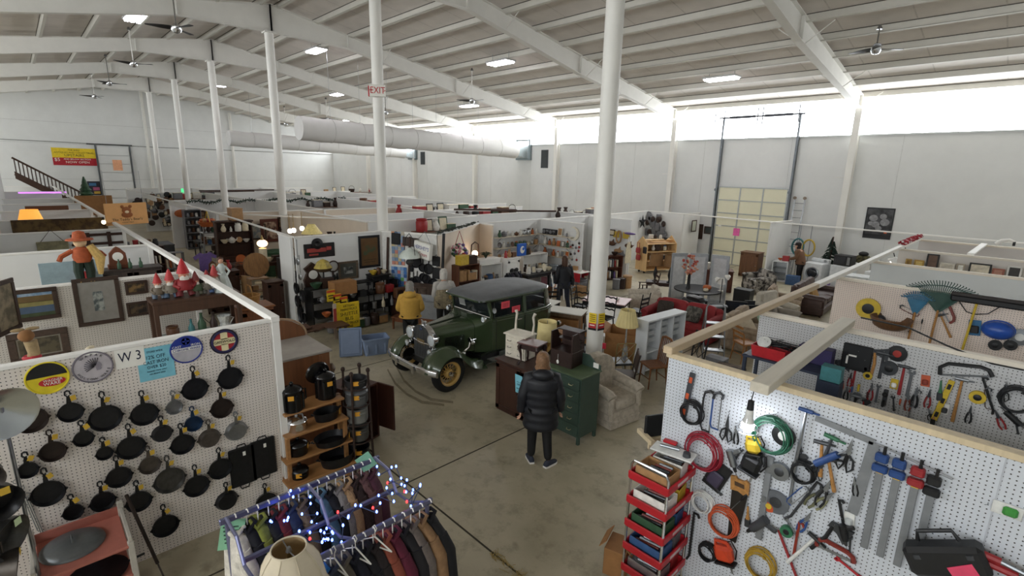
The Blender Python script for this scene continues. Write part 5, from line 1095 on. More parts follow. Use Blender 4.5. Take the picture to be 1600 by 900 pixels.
pot('black double-handled pot on the third tier',(-6.05,2.14,.615),.12,.13,BE,'pot',BE,PI/2); pot('wide black oval pan on the third tier',(-6.02,2.57,.615),.23,.09,IRON,'pan',None,PI/2); pot('big black oval roaster on the lowest tier',(-5.98,2.62,.315),.24,.14,IRON,'pan',None,PI/2); pot('small black covered pot at the left of the lowest tier',(-6.0,2.12,.315),.11,.09,BE,'pot',BE)
t=thing('pot_tower','rusty iron pot tower with ring tiers','rack',tr(-6.02,2.96,0)); RU=mat('3a2b24',.8,.3,.2,20)
for i in range(4):
    a=PI/4+PI/2*i; MB().tube([(.2*math.cos(a),.2*math.sin(a),0),(.17*math.cos(a),.17*math.sin(a),1.52)],.016,7,RU).ell((.17*math.cos(a),.17*math.sin(a),1.55),(.03,.03,.035),RU,8,6).build('post',t)
for z in(.26,.53,.8,1.07,1.32): MB().ring((0,0,z),.18,.01,22,6,RU).build('ring',t)
for (z,r,h,m,l) in((1.33,.15,.1,mat('39393a',.5,.5,.15,12),'dark grey iron bowl at the top of the pot tower'),(1.08,.15,.16,mat('6e7072',.5,.5,.12,12),'dome-lidded grey pot second from the top of the tower'),(.81,.14,.2,mat('8a8b88',.55,.4,.12,12),'light grey galvanised pot in the middle of the tower'),(.54,.14,.18,mat('5d5c58',.55,.4,.12,12),'brown-grey bucket pot fourth on the tower'),(.27,.14,.14,IRON,'black kettle at the bottom of the tower')): pot(l,(-6.02,2.96,z),r,h,m,'pot',m if 'dome' in l else None)
t=thing('side_cabinet','small open dark cabinet turned on the floor behind the pot tower','cabinet',tr(-6.95,3.35,0)@rz(.3)); DWm=wood('4a2a20',2,.5,.2)
MB().bb(-.3,.3,-.25,.25,.0,.03,DWm).bb(-.3,.3,-.25,.25,.9,.93,DWm).bb(-.3,-.27,-.25,.25,.0,.92,DWm).bb(-.3,.3,.22,.25,.0,.92,DWm).bb(-.3,.3,-.25,-.22,.0,.92,DWm).build('case',t); MB().box((.45,.26,.55),(.34,.03,.75),DWm,.006).build('door',t)
MB().lathe([(.03,0),(.05,.1),(.03,.2),(.06,.28),(.02,.36)],12,wood('6d5a48'),tr(-.2,-.2,.93)).build('finial',t)
# ================= CLOTHES RACK =================
GM=mat('7d80a0',.35,.7,.1,12)
t=thing('clothes_rack','grey metal double-rail clothes rack in the foreground','rack')
RZ=1.5; RA=-3.97; RB=-3.1; Y0=.82; Y1=2.1
for x,z in((RA,RZ),(RB,RZ)): MB().box((x,(Y0+Y1)/2,z),(.03,Y1-Y0+.1,.05),GM,.006).build('hang_rail',t)
MB().box(((RA+RB)/2-.1,(Y0+Y1)/2,RZ-.16),(.03,Y1-Y0,.04),GM,.006).build('centre_rail',t)
for x in(RA,RB):
    for y in(Y0,Y1): MB().box((x,y,RZ/2),(.03,.03,RZ),GM,.006).build('upright',t)
for y in(Y0,(Y0+Y1)/2,Y1):
    MB().tube([(RA,y,RZ+.02),((RA*.7+RB*.3),y,RZ+.01),((RA*.55+RB*.45),y,RZ-.16),((RA*.3+RB*.7),y,RZ-.14),(RB,y,RZ)],.014,7,GM).build('cross_bar',t)
for y in(Y0,Y1): MB().box(((RA+RB)/2,y,.06),(abs(RA-RB)+.1,.05,.04),GM,.006).build('base_bar',t)
def coat(label,x,y,L,m,w=.46,fur=0,a=0,sl=True,hang=True,cat='coat',name='coat',fold=.05):
    t=thing(name,label,cat,tr(x,y,RZ)@rz(a),'garments on the clothes rack')
    MB().tube([(0,0,-.16),(0,0,-.03),(.0,.0,.01),(.012,0,.035),(.035,0,.04),(.05,0,.02)],.005,5,PAPER).tube([(-w*.3,0,-.2),(0,0,-.14),(w*.3,0,-.2)],.008,6,PAPER).build('hanger',t)
    R=[]
    for i,(z,ww,th) in enumerate([(-.115,.045,.03),(-.14,.075,.05),(-.165,.14,.06),(-.2,.205,.068),(-.25,.235,.075)]+[(-.25-(L-.12)*k/9,.235+.03*k/9,.075+.025*k/9) for k in range(1,10)]):
        f=i/14; ww*=w/.46
        R.append([(ww*math.cos(q),(th*math.sin(q))*(1+fold*6*math.sin(7*q+f*2+x*9))+RND.uniform(-fur,fur),z+RND.uniform(-fur,fur)*.4) for q in [2*PI*k/24 for k in range(24)]])
    MB().loft(R,m).build('garment_body',t,smooth=70)
    if sl:
        for s in(-1,1):
            MB().tube([(s*w*.38,0,-.21),(s*w*.49,.02,-.34),(s*w*.56,.03,-.6),(s*w*.55,.02,-.22-min(.62,L*.75))],[.05,.07,.062,.05],10,m).build('sleeve',t,smooth=70)
    MB().tube([(-.07,-.03,-.14),(-.03,-.05,-.11),(.03,-.05,-.11),(.07,-.03,-.14),(.03,.05,-.1),(-.03,.05,-.1)],.018,7,m,True).build('collar',t,smooth=70)
    return t
FUR=lambda a,b:mat(a,.95,0,.3,30,.8,0,1,b)
far=[('long cream linen coat at the left end of the far rail','cfc9bd',.8,0),('black velvet dress coat second on the far rail','14141c',.8,0),('yellow-green printed blouse on the far rail','7c8238',.5,0),('plain black coat behind the printed blouse','17171c',.75,0),('dark red jacket on the far rail','6a2228',.6,0),('blue denim jacket in the middle of the far rail','27324a',.6,0),('brown fur-collared coat at the middle of the far rail','6d5c48',.65,1),('long black fur coat at the middle of the far rail','0e0e10',.85,1),('teal patterned scarf blouse under the string lights','4d6d80',.7,0),('black wool coat right of the string lights','131318',.8,0),('silver grey fur stole on the far rail','8a857e',.6,1),('honey coloured fur coat on the far rail','b08e66',.65,1),('dark brown mink coat on the far rail','33241f',.7,1),('rose brown fur coat near the far end of the rail','6b4c48',.7,1),('maroon knitted coat at the far end of the rail','4a2530',.7,0)]
for i,(l,c,L,f) in enumerate(far): coat(l,RA,Y0+.06+i*.083,L,FUR(c,c) if f else mat(c,.9,0,.25,16,.1),.44,.02 if f else 0,RND.uniform(-.12,.12),sl=True)
near=[('plum knitted scarf top at the near end of the front rail','8a2350',.45),('purple and black patterned jacket on the front rail','3c2a4a',.6),('pale pink fleece on the front rail','b59a92',.6),('bright blue jacket on the front rail','1f68a8',.7),('slate blue cardigan on the front rail','3b4250',.7),('olive grey wool jacket on the front rail','5d564c',.75),('navy pinstripe blazer on the front rail','1d1f2b',.75),('black blazer with empty hanger in front on the front rail','15151a',.75),('black jacket with orange edge on the front rail','241c1c',.8),('orange lined coat on the front rail','8f4a38',.8),('burgundy wool coat on the front rail','5b1a30',.85),('black satin coat on the front rail','18161a',.9),('grey tweed coat with pale lapel on the front rail','6b615c',.9),('tan camel coat near the far end of the front rail','8a6a4a',.95),('long black overcoat at the far end of the front rail','0f0f12',.98)]
for i,(l,c,L) in enumerate(near): coat(l,RB,Y0+.1+i*.085,L,mat(c,.85,0,.2,18,.1),.46,0,RND.uniform(-.1,.1))
for i in range(3):
    y=1.25+.16*i; one('empty_hanger','empty white plastic hanger, %s along the front rail'%NTH[i],'hanger',MB().tube([(0,0,.02),(.02,0,.045),(.04,0,.02),(.02,0,-.02),(.02,0,-.06)],.004,5,PAPER).tube([(.02,0,-.06),(.17,.0,-.14),(-.13,0,-.14),(.02,0,-.06)],.006,6,PAPER),M=tr(RB,y+.03,RZ+.01)@rz(.2+.1*i),group='empty hangers')
# string lights
t=thing('string_lights','string of blue and red fairy lights draped over the clothes rack','string lights'); r_=random.Random(5); pts=[]
for i in range(70):
    f=i/69; 
    if f<.2: p=Vector((RA+.02+.25*(f/.2)*r_.random(),Y0+.2+f*1.2,RZ-.08-.3*r_.random()*(1-f)))
    elif f<.45: p=Vector((RA+(RB-RA)*(f-.2)/.25*.9,(Y0+Y1)/2-.1+r_.uniform(-.08,.08),RZ+.03-.2*math.sin(PI*(f-.2)/.25)))
    elif f<.8: p=Vector((RB-.15+r_.uniform(-.12,.12),Y0+.25+(f-.45)/.35*(Y1-Y0-.25),RZ+.05+r_.uniform(-.06,.05)))
    else: p=Vector((RB-(f-.8)/.2*.6,Y1-.05+r_.uniform(-.1,.1),RZ+.03+r_.uniform(-.05,.08)))
    pts.append(p)
MB().tube(pts,.004,4,mat('2b3d5a',.6)).build('wire',t)
LB=mat('5a78ff',.4,0,0,5,0,9); LR=mat('ff2a2a',.4,0,0,5,0,7)
for i,p in enumerate(pts):
    MB().ell(p+Vector((0,0,.012)),(.009,.009,.014),LR if i%6==4 and i>30 else LB,7,5).build('bulb',t)
# green cards
for (px,py,x,l,rot) in((362,835,RA,'mint green card hanging at the left end of the rack',.9),(572,722,RA,'mint green card at the far end of the rack',.4)):
    p=AX(px,py,x); t=thing('price_card',l,'card',tr(p)@rz(PI/2-.3)); MB().box((0,0,0),(.17,.004,.26 if rot>.5 else .14),mat('8fc9a4',.7),M=ry(.2 if rot>.5 else 1.1)).build('card',t)
    if rot>.5:
        for j in range(5): MB().box((0,-.004,.07-.035*j),(.11,.002,.012),mat('3a5c4c',.7),M=ry(.2)).build('print_line',t)
# big lamp shade on a floor lamp
t=thing('floor_lamp','floor lamp with large cream panelled shade at the bottom edge','lamp',tr(-2.9,.92,0)); SHm=mat('cfc3ab',.8,0,.06,10)
def ringp(r,z,n=48): return [(r*(1-.05*abs(math.sin(4*2*PI*j/n)))*math.cos(2*PI*j/n),r*(1-.05*abs(math.sin(4*2*PI*j/n)))*math.sin(2*PI*j/n),z) for j in range(n)]
PR=[(.105,1.86),(.11,1.84),(.15,1.79),(.185,1.72),(.205,1.63),(.225,1.53),(.26,1.46)]
MB().loft([ringp(r,z) for r,z in PR],SHm,cap=False).loft([ringp(r*.97,z-.003) for r,z in PR][::-1],mat('a98f66',.8,0,.1,10),cap=False).build('shade',t,smooth=50)
for k in range(8): a=2*PI*k/8; MB().tube([(r*1.0*math.cos(a),r*1.0*math.sin(a),z) for r,z in PR],.004,5,mat('bfb39b',.8)).build('shade_rib',t)
MB().ring((0,0,1.86),.105,.006,32,5,SHm).build('top_ring',t); MB().cyl((0,0,.03),(0,0,1.83),.014,n=8,m=mat('8f7a4a',.35,.7)).build('pole',t); MB().tube([(-.1,0,1.855),(0,0,1.835),(.1,0,1.855)],.004,5,STEEL).lathe([(.02,0),(.012,.03)],10,STEEL,tr(0,0,1.835)).build('spider',t); MB().lathe([(.15,0),(.15,.02),(.05,.05),(.02,.08)],18,mat('8f7a4a',.35,.7)).build('base',t)
# ================= LEFT ROW BOOTHS =================
def wpic(px,py,wp,hp,X,label,fm,pm_,fw=.05,mm=None,mw=0,roll=0,shapes=(),name='framed_picture',cat='picture'):
    p=AX(px,py,X); w_=AX(px+wp/2,py,X).y-AX(px-wp/2,py,X).y; h_=AX(px,py-hp/2,X).z-AX(px,py+hp/2,X).z
    return frame_pic(FX(p,roll),w_,h_,label,fm,pm_,fw,mm,mw,cat,name,shapes)
DF=wood('3b2a20',2,.5,.2); GOLDF=mat('7c6238',.4,.5,.2,15)
X2=-9.82
wpic(52,476,84,50,X2,'framed landscape painting of river and brown hills',DF,mat('4a5c74',.6),.06,None,0,0,[(0,.36,.86,.16,P2('a9bccb','6f8cab',5)),(0,.18,.86,.2,mat('6b5632',.7,0,.3,5)),(.05,.02,.8,.14,mat('8d8450',.7,0,.3,6)),(0,-.33,.86,.14,mat('3f4a30',.7,0,.3,6))])
wpic(154,470,74,74,X2,'tall framed etching of a wooded house with wide grey mount',DF,P2('4c5658','a3a7a2',14),.06,mat('8d8a84',.7),.16)
wpic(213,449,36,21,X2,'small dark framed carving, upper of the pair',DF,P2('7c6238','2e251c',12),.04); wpic(216,482,36,22,X2,'small dark framed carving, lower of the pair',DF,P2('5c4a34','241d18',12),.04)
wpic(62,540,98,48,X2,'long dark framed picture behind the animal figurines',wood('4a3a30'),P2('3a3428','5c5440',10),.09,mat('8a8478',.6),.02)
p=AX(6,480,-9.2); frame_pic(FX(p)@ry(1.1),.5,.7,'framed picture seen edge-on at the far left booth wall',DF,P2('8d8068','5c5440',6),.06)
# straw doll on pegboard top
t=thing('straw_doll','straw scarecrow doll with orange hat standing on the pegboard edge','doll',tr(AX(135,438,-9.86).x,AX(135,438,-9.86).y,2.44)); OR=mat('a8522c',.8,0,.2,20); ST=mat('c9a866',.9,0,.2,40); GN=mat('1f2f24',.8)
MB().tube([(0,-.06,.02),(0,-.07,.16),(0,-.05,.32)],[.05,.06,.07],8,GN).tube([(0,.06,.02),(0,.07,.16),(0,.05,.32)],[.05,.06,.07],8,GN).build('trousers',t); MB().lathe([(.1,.3),(.12,.38),(.1,.5),(.05,.53)],12,OR).tube([(0,-.1,.48),(0,-.24,.4),(.03,-.27,.34)],.035,7,OR).tube([(0,.1,.48),(0,.22,.42),(.03,.26,.36)],.035,7,OR).build('shirt',t)
MB().ell((0,0,.6),(.08,.08,.09),mat('d8b890',.7),12,8).build('head',t); MB().lathe([(.17,.63),(.16,.65),(.09,.66),(.07,.75),(.02,.77)],14,OR).build('hat',t)
for i in range(14): a=i*.45; MB().cyl((.03*math.cos(a),-.06+.12*(i%2)+.02*math.sin(a),.04),(.08*math.cos(a),-.07+.14*(i%2)+.05*math.sin(a),-.0),.006,n=4,m=ST).build('straw',t)
MB().tube([(.05,.1,.55),(.06,.2,.35),(.05,.18,.1)],[.05,.07,.03],7,ST).build('corn_bundle',t)
# shelf with animal figures just behind the skillet pegboard
one('wall_shelf','narrow white shelf behind the skillet pegboard','shelf',MB().box((0,0,0),(.26,1.9,.02),CAP,.004),M=(-6.27,.85,2.2))
t=thing('plush_animal','tan plush deer with red scarf peering over the pegboard','toy',tr(AX(47,555,-6.3).x,AX(47,555,-6.3).y,2.21)); TN=mat('a08a66',.95,0,.2,30,.3)
MB().ell((0,-.06,.08),(.07,.1,.09),TN).tube([(0,.0,.1),(0,.03,.24),(0,.02,.36)],[.05,.045,.05],10,TN).ell((.03,0,.42),(.075,.06,.055),mat('8a6038',.9),12,8).ell((-.02,-.05,.47),(.012,.05,.018),TN).ell((-.02,.05,.47),(.012,.05,.018),TN).build('body',t,smooth=70); MB().ring((0,.01,.2),.05,.022,16,6,mat('b03038',.8)).build('scarf',t)
t=thing('cat_figurine','white curled cat figurine on the shelf edge','figurine',tr(AX(127,545,-6.3).x,AX(127,545,-6.3).y,2.21)); MB().ell((0,0,.08),(.06,.09,.08),pm('cream')).ell((0,.06,.17),(.04,.04,.04),pm('cream')).prism([(-.03,0),(-.01,.04),(.0,0)],-.01,.01,pm('cream'),tr(0,.06,.2)).prism([(.03,0),(.01,.04),(.0,0)],-.01,.01,pm('cream'),tr(0,.06,.2)).tube([(0,-.08,.04),(0,-.14,.1),(0,-.11,.17)],.014,6,pm('cream')).build('cat',t,smooth=70)
for i,(px,l,c) in enumerate(((157,'brown bird carving second from the cat figurine','brown'),(190,'grey antler carving on the shelf behind the white card','grey'),(215,'brown driftwood carving above the light blue notice','tan'))):
    p=AX(px,540-i*6,-6.3); one('carving',l,'carving',MB().ell((0,0,.05),(.05,.09,.05),pm(c)).tube([(0,.05,.07),(0,.1,.12),(0,.15,.1)],[.03,.025,.008],7,pm(c)).tube([(0,-.06,.06),(0,-.14,.1)],[.03,.008],6,pm(c)),M=tr(p.x,p.y,2.21),smooth=70)
# tall glass display cabinet with gnomes
t=thing('display_cabinet','tall dark wooden display cabinet with glass shelves holding gnomes on top','cabinet',tr(-9.3,1.86,0)); CW=wood('4c3426',2,.5,.2)
MB().box((0,0,2.12),(.5,1.24,.05),CW,.008).build('top',t); MB().box((.23,0,2.02),(.03,1.2,.18),CW,.005).build('frieze',t)
for x in(-.22,.22):
    for y in(-.58,.58): MB().box((x,y,1.05),(.06,.06,2.1),CW,.006).build('post',t)
for z in(1.5,1.05): MB().box((0,0,z),(.42,1.12,.012),mat('9fb0ae',.1,0,0,5,0,0,.5)).build('glass_shelf',t)
MB().box((0,0,.6),(.46,1.16,.03),CW).build('bottom_shelf',t)
for i,(y,k,c,s) in enumerate(((-.38,'crock','brown',.2),(-.12,'bottle','teal',.26),(.03,'bottle','green',.34),(.2,'bottle','dark brown',.32))): good(k,c,s,(-9.2,1.86+y,1.506),'',label=('brown stoneware crock','small teal glass bottle','green wine bottle','slim dark bottle')[i]+' on the cabinet glass shelf')
t=thing('glass_pitcher','sparkling cut glass pitcher on the cabinet glass shelf','pitcher',tr(-9.2,2.22,1.506)); MB().lathe([(.07,0),(.08,.02),(.07,.12),(.1,.22),(.11,.24),(.09,.22),(.06,.12)],9,mat('d9dddb',.08,.3,.3,40)).build('vessel',t,smooth=0); MB().tube([(0,.08,.2),(0,.15,.18),(0,.07,.06)],.01,6,mat('d9dddb',.08,.3,.3,40)).build('handle',t)
def gnome(label,loc,h,hat,coat_,pants,beard='d8d4cc',rot=0,k=0):
    t=thing('garden_gnome',label,'gnome',tr(Vector(loc))@rz(rot),'gnomes on the display cabinet'); c=mat(coat_,.6,0,.15,20);hm=mat(hat,.6,0,.1,20);pt=mat(pants,.6,0,.15,20)
    MB().tube([(.06*h,-.14*h,.03*h),(0,-.13*h,.16*h),(-.02*h,-.08*h,.26*h)],[.08*h,.09*h,.11*h],8,pt).tube([(.06*h,.14*h,.03*h),(0,.13*h,.16*h),(-.02*h,.08*h,.26*h)],[.08*h,.09*h,.11*h],8,pt).build('trousers',t,smooth=70)
    MB().lathe([(.2*h,.2*h),(.22*h,.3*h),(.17*h,.45*h),(.07*h,.5*h)],14,c).tube([(0,-.16*h,.44*h),(.06*h,-.23*h,.32*h),(.14*h,-.12*h,.27*h)],.055*h,8,c).tube([(0,.16*h,.44*h),(.06*h,.23*h,.32*h),(.14*h,.12*h,.27*h)],.055*h,8,c).build('coat',t,smooth=70)
    MB().ell((.02*h,0,.57*h),(.11*h,.12*h,.12*h),mat('c48a70',.6),12,8).ell((.13*h,0,.57*h),(.03*h,.03*h,.03*h),mat('c47a64',.6),8,6).build('head',t,smooth=70); MB().ell((.08*h,0,.47*h),(.08*h,.11*h,.13*h),mat(beard,.9,0,.1,40,.3),12,8).build('beard',t,smooth=70)
    MB().lathe([(.15*h,.62*h),(.14*h,.65*h),(.1*h,.78*h),(.05*h,.92*h),(.008*h,1*h)],14,hm,tr(0,0,0)).build('hat',t,smooth=60); return t
GZ=2.146
for (px,h,l,a,b_,c) in((246,.42,'seated gnome with curled red hat at the left end','b03030','6a5f50','5a6878'),(265,.47,'gnome in blue trousers second from left with tilted red hat','b8383a','7a7264','4a6078'),(287,.62,'tall gnome in red waistcoat with pointed red hat','b41e24','8a1d22','6a1418'),(305,.4,'small green gnome behind the white beam','7a3230','4a5a40','5c5a48'),(323,.4,'grey gnome with red cap right of the beam','a03434','6a6458','5a5850'),(335,.47,'bearded gnome in blue dungarees beside the lady figurine','b03a38','c4c4c4','46608c')):
    p=AX(px,440,-9.25); gnome(l,(-9.28+.03*(px%3),p.y,GZ),h,a,b_,c)
p=AX(348,440,-9.25); t=thing('lady_figurine','porcelain lady figurine in long pale gown','figurine',tr(-9.25,p.y,GZ)); PG=mat('c4ccc8',.4,0,.1,10)
R=[[(r*(1+.06*math.sin(9*a))*math.cos(a),r*(1+.06*math.sin(9*a))*math.sin(a),z) for a in [2*PI*i/36 for i in range(36)]] for r,z in((.14,0),(.12,.1),(.08,.25),(.05,.34))]
MB().loft(R,PG).build('gown',t,smooth=60); MB().lathe([(.05,.34),(.065,.42),(.03,.47)],12,PG).tube([(0,-.06,.42),(.05,-.1,.33),(.09,-.03,.3)],.018,7,PG).tube([(0,.06,.42),(.06,.1,.34),(.08,.05,.28)],.018,7,PG).build('bodice',t,smooth=60); MB().ell((0,0,.52),(.04,.04,.05),mat('c9977c',.6),12,8).build('head',t); MB().ell((-.012,0,.535),(.045,.047,.05),mat('4a2a1a',.7),12,8).build('hair',t)
p=GP(374,520,0); cabinet('small side table cabinet holding a wicker basket in the aisle',tr(-9.5,2.78,0)@rz(PI/2),.55,.45,1.75,wood('7a4a2c'),1,0,leg=.2,tm=wood('8a5630'))
t=one('basket','wicker basket with hooped handle beside the lady figurine','basket',items_mb('basket',.36,mat('a87c44',.8,0,.2,30)),M=tr(-9.45,2.72,1.78))
# hutch top and clock in booth two
p=AX(187,420,-12.9); cabinet('long dark hutch with a wooden clock on it in the second booth',tr(-12.95,1.25,0)@rz(PI/2),1.5,.4,p.z-.02,wood('3f3632'),3,0)
one('mantel_clock','brown wooden clock with arched crest on the dark hutch','clock',items_mb('clock',.45,wood('6e3c24'),PAPER),M=tr(-12.95,p.y,p.z+.006)@rz(PI/2))
one('shelf_board','pale blue painted board leaning above the landscape painting','board',MB().box((0,0,0),(.04,.9,.4),mat('8fa4ac',.7),.005),M=tr(-12.6,.55,AX(105,425,-12.6).z))
good('box','red',.3,(-12.55,.75,AX(105,438,-12.6).z-.1),'',label='dark red wooden box beneath the pale blue board')
for i in range(3): good('bottle','green',.2,(-12.8,1.3+.18*i,p.z+.012),'',label='short green bottle, %s beside the wooden clock'%NTH[i],group='green bottles on the hutch')
# wall 4 goods
X4=-17.6
p=AX(83,386,X4); t=thing('hanging_plaque','weathered wooden plaque hanging on a cord in the third booth','sign',FX(p)); MB().box((0,0,.02),(.62,.3,.03),mat('8a8468',.7,0,.3,10),.01).build('plaque',t); MB().tube([(-.22,.15,.02),(0,.45,.02),(.22,.15,.02)],.008,5,mat('4a4034',.8)).build('cord',t)
p=AX(153,377,X4); t=thing('wooden_rack','dark wooden lattice rack on the white booth wall','rack',FX(p)); 
for y in(.18,-.06): MB().box((0,y,.02),(1.1,.07,.03),DWOOD,.005).build('rail',t)
for x in(-.2,.25): MB().box((x,0,.04),(.09,.5,.03),DWOOD,.005).build('upright',t)
# camo tapestry
p=AX(90,353,-21.5); one('tapestry','long brown leaf-patterned tapestry hung across the left booths','tapestry',MB().box((0,0,0),(.03,2.3,.75),mat('4a3826',.9,0,.3,4,.1,0,1,'6f5a38'),.004),M=tr(-21.52,.9,2.07))
tlamp('glowing amber lamp shade among the left booths',tr(-23.0,AX(46,332,-23.0).y,1.65),1.0,MWOOD,mat('f2a848',.7,0,.05,5,0,.9),.36,.22,.5)
one('lamp_stand','plain wooden chest under the glowing amber lamp','chest',items_mb('box',1.0,MWOOD,DWOOD),M=tr(-23.0,AX(46,332,-23.0).y,.86))
one('lamp_stand','plain wooden crate under the chest of the amber lamp','crate',items_mb('box',1.06,MWOOD,MWOOD),M=tr(-23.0,AX(46,332,-23.0).y,0))
p=AX(162,347,-20.9); one('bulb_light','small bare bulb glowing in front of the leaf tapestry','light',MB().ell((0,0,0),(.06,.06,.07),mat('ffe2b0',.4,0,0,5,0,6)).cyl((0,0,.06),(0,0,.16),.03,n=8,m=BLACK),M=p)
one('long_board','long reddish plank resting on a left booth partition','plank',MB().box((0,0,0),(.1,1.2,.16),wood('6e4630',2,.6,.2,1),.01),M=tr(-25.6,.75,2.52))
one('purple_tube_light','purple glowing tube light in the far left booth','light',MB().cyl((0,-1.0,0),(0,1.1,0),.05,n=10,m=mat('c07ae0',.5,0,0,5,0,1.6)),M=AX(65,301,-41))
one('cardboard_sheet','large brown cardboard panel above the left booths','panel',MB().box((0,0,0),(.05,1.5,1.0),CARD,.006),M=tr(AX(148,321,-33.6))); 
good('tree','green',1.7,(-44,AX(134,300,-44).y,AX(134,312,-44).z-.3),'',label='small green christmas tree near the foot of the stairs')
table('plain far table under the small christmas tree',tr(-44,AX(134,300,-44).y,0),.8,.8,AX(134,312,-44).z-.3,MWOOD)
# hanging bear sign
p=AX(198,334,-19.5); t=thing('hanging_sign','hanging orange sign with a teddy bear and lettering','sign',FX(p)@ry(.35)); MB().box((0,0,0),(1.18,.66,.03),mat('f0b472',.6,0,.05,4),.008).build('board',t); BRc=mat('a05a24',.6)
MB().ell((0,.1,.02),(.13,.12,.01),BRc).ell((-.11,.22,.02),(.05,.05,.01),BRc).ell((.11,.22,.02),(.05,.05,.01),BRc).ell((0,-.03,.02),(.16,.09,.01),BRc).build('bear_print',t); MB().ell((0,.06,.028),(.06,.045,.008),mat('f0d8b0',.6)).build('muzzle_print',t); text("The Teddy's Bear's",.11,tr(0,-.17,.018),mat('6a4a26',.6),t); text('COLLECTIBLES',.05,tr(0,-.26,.018),mat('6a4a26',.6),t)
for s in(-.5,.5): MB().cyl((s,.33,0),(s,1.3,0),.006,n=4,m=STEEL).build('chain',t)
# book shelf unit in aisle
p=AX(213,372,-18.6); u=shelfunit('dark bookcase with a row of books beside the bear sign',tr(-18.7,p.y+.1,0)@rz(PI/2),1.1,.35,1.75,4,DWOOD)
for i in range(10): one('book','%s book from the left on the bookcase by the bear sign'%NTH[i],'book',items_mb('book',.24,pm(['cream','tan','white','brown','orange','cream','tan','red','white','cream'][i])),M=tr(-18.65,p.y-.38+.1*i,1.2)@rz(PI/2),group='books by the bear sign')
shelf_row((-18.7,p.y-.4,1.755),(-18.7,p.y+.6,1.755),[('box','grey',.2),('tin','red',.2),('box','brown',.24),('jar','black',.22)],'on the bookcase by the bear sign',PI/2,'goods on the bookcase top')
# far grid panels with dark trinkets
def trinkets(n,X,px0,px1,py0,py1,label,group,cols,seed,s=.2):
    r=random.Random(seed); cnt={}; pos=sorted((r.uniform(px0,px1),r.uniform(py0,py1)) for _ in range(n))
    for i in range(n):
        x,y=pos[i];p=AX(x,y,X+.08);c=cols[i%len(cols)];k=r.choice(['bag','round','cap','frame'])
        b=MB()
        if k=='bag': b.box((0,0,0),(s*.9,s*1.1,.1),pm(c),.03).tube([(-s*.25,s*.5,0),(0,s*.95,0),(s*.25,s*.5,0)],.012,5,pm(c))
        elif k=='round': b.lathe([(.02,0),(s*.6,0),(s*.6,.04),(s*.3,.06)],14,pm(c))
        elif k=='cap': b.ell((0,0,.04),(s*.5,s*.4,.1),pm(c),10,6).box((0,-s*.45,.08),(s*.7,.03,.12),pm(c),.01)
        else: b.box((0,0,.02),(s*.8,s*1.0,.04),pm(c),.01).box((0,0,.045),(s*.5,s*.7,.01),pm('cream'))
        lb='%s %s, %s rows of the %s'%(c,{'bag':'bag','round':'plate','cap':'cap','frame':'framed card'}[k],['upper','middle','lower'][min(2,int(3*(y-py0)/(py1-py0)))],label); cnt[lb]=cnt.get(lb,0)+1; one('hanging_trinket',lb+(', %s from left'%NTH[cnt[lb]-1]),'trinket',b,M=FX(p,r.uniform(-.2,.2)),group=group)
trinkets(26,-46.2,208,232,312,340,'farthest aisle booth','trinkets in the farthest aisle booth',['dark brown','black','brown','grey','dark brown','cream'],3,.34)
trinkets(40,-38.9,229,268,302,352,'packed aisle booth','trinkets in the packed aisle booth',['dark brown','brown','black','grey','tan','black','dark brown'],4,.3)
one('green_sign_light','small glowing green sign above the packed booth','light',MB().box((0,0,0),(.5,.06,.25),mat('4ce08a',.5,0,0,5,0,1.2),.02),M=tr(-39.1,AX(286,306,-39.1).y,2.565))
# white booth wall x=-30.4 
X30=-30.3
p=AX(283,333,X30); one('bread_basket','orange woven bread basket on the white booth wall','basket',MB().lathe([(.06,0),(.3,.02),(.34,.2),(.3,.22)],14,pm('orange'),sy=.6),M=FX(p))
p=AX(300,340,X30); one('wall_plate','white scalloped plate on the white booth wall','plate',MB().lathe([(.02,.0),(.18,.01),(.4,.07),(.4,.09),(.18,.03),(.02,.03)],20,pm('white')).ring((0,0,.03),.16,.02,18,5,pm('grey')),M=FX(p))
wpic(316,338,14,19,X30,'dark framed portrait on the white booth wall',DWOOD,P2('4a3426','8a6c4c',8),.1)
u=shelfunit('grey wire shelf tower packed with jars in the white booth',tr(-29.8,6.25,0)@rz(PI/2),.75,.5,2.0,6,pm('grey'))
for j in range(5): shelf_row((-29.75,5.95,.1+.385*j),(-29.75,6.55,.1+.385*j),[('jar','grey',.22),('tin','brown',.2),('jar','white',.2)],'on the %s tier of the wire jar tower'%NTH[j],PI/2,'jars on the wire tower')
table('black narrow table in the white booth',tr(-26.6,6.4,0),1.0,1.6,.8,BLACK); shelf_row((-26.6,5.8,.8),(-26.6,7.0,.8),[('box','brown',.2),('bowl','white',.16),('box','black',.22),('tin','tan',.2)],'on the black narrow table',PI/2,'goods on the black table')
p=AX(325,352,-23.6); t=thing('wire_stand','tall wire plant stand with a flower basket near the white booth','stand',tr(-23.6,p.y,0))
for a in(-.3,.3):
    for c in(-.3,.3): MB().cyl((a,c,0),(a*.8,c*.8,1.75),.02,n=6,m=STEEL).build('leg',t)
for z in(.5,1.0,1.5): MB().box((0,0,z),(.6,.6,.03),STEEL).build('shelf',t)
MB().lathe([(.25,1.75),(.38,1.95),(.36,1.95)],14,pm('orange')).tube([(-.36,0,1.95),(0,0,2.4),(.36,0,1.95)],.02,6,pm('yellow')).build('flower_basket',t)
for i in range(9): a=i*.7; MB().ell((.22*math.cos(a),.22*math.sin(a),2.0),(.09,.09,.07),pm(['red','orange','tan'][i%3]),8,6).build('flower',t)
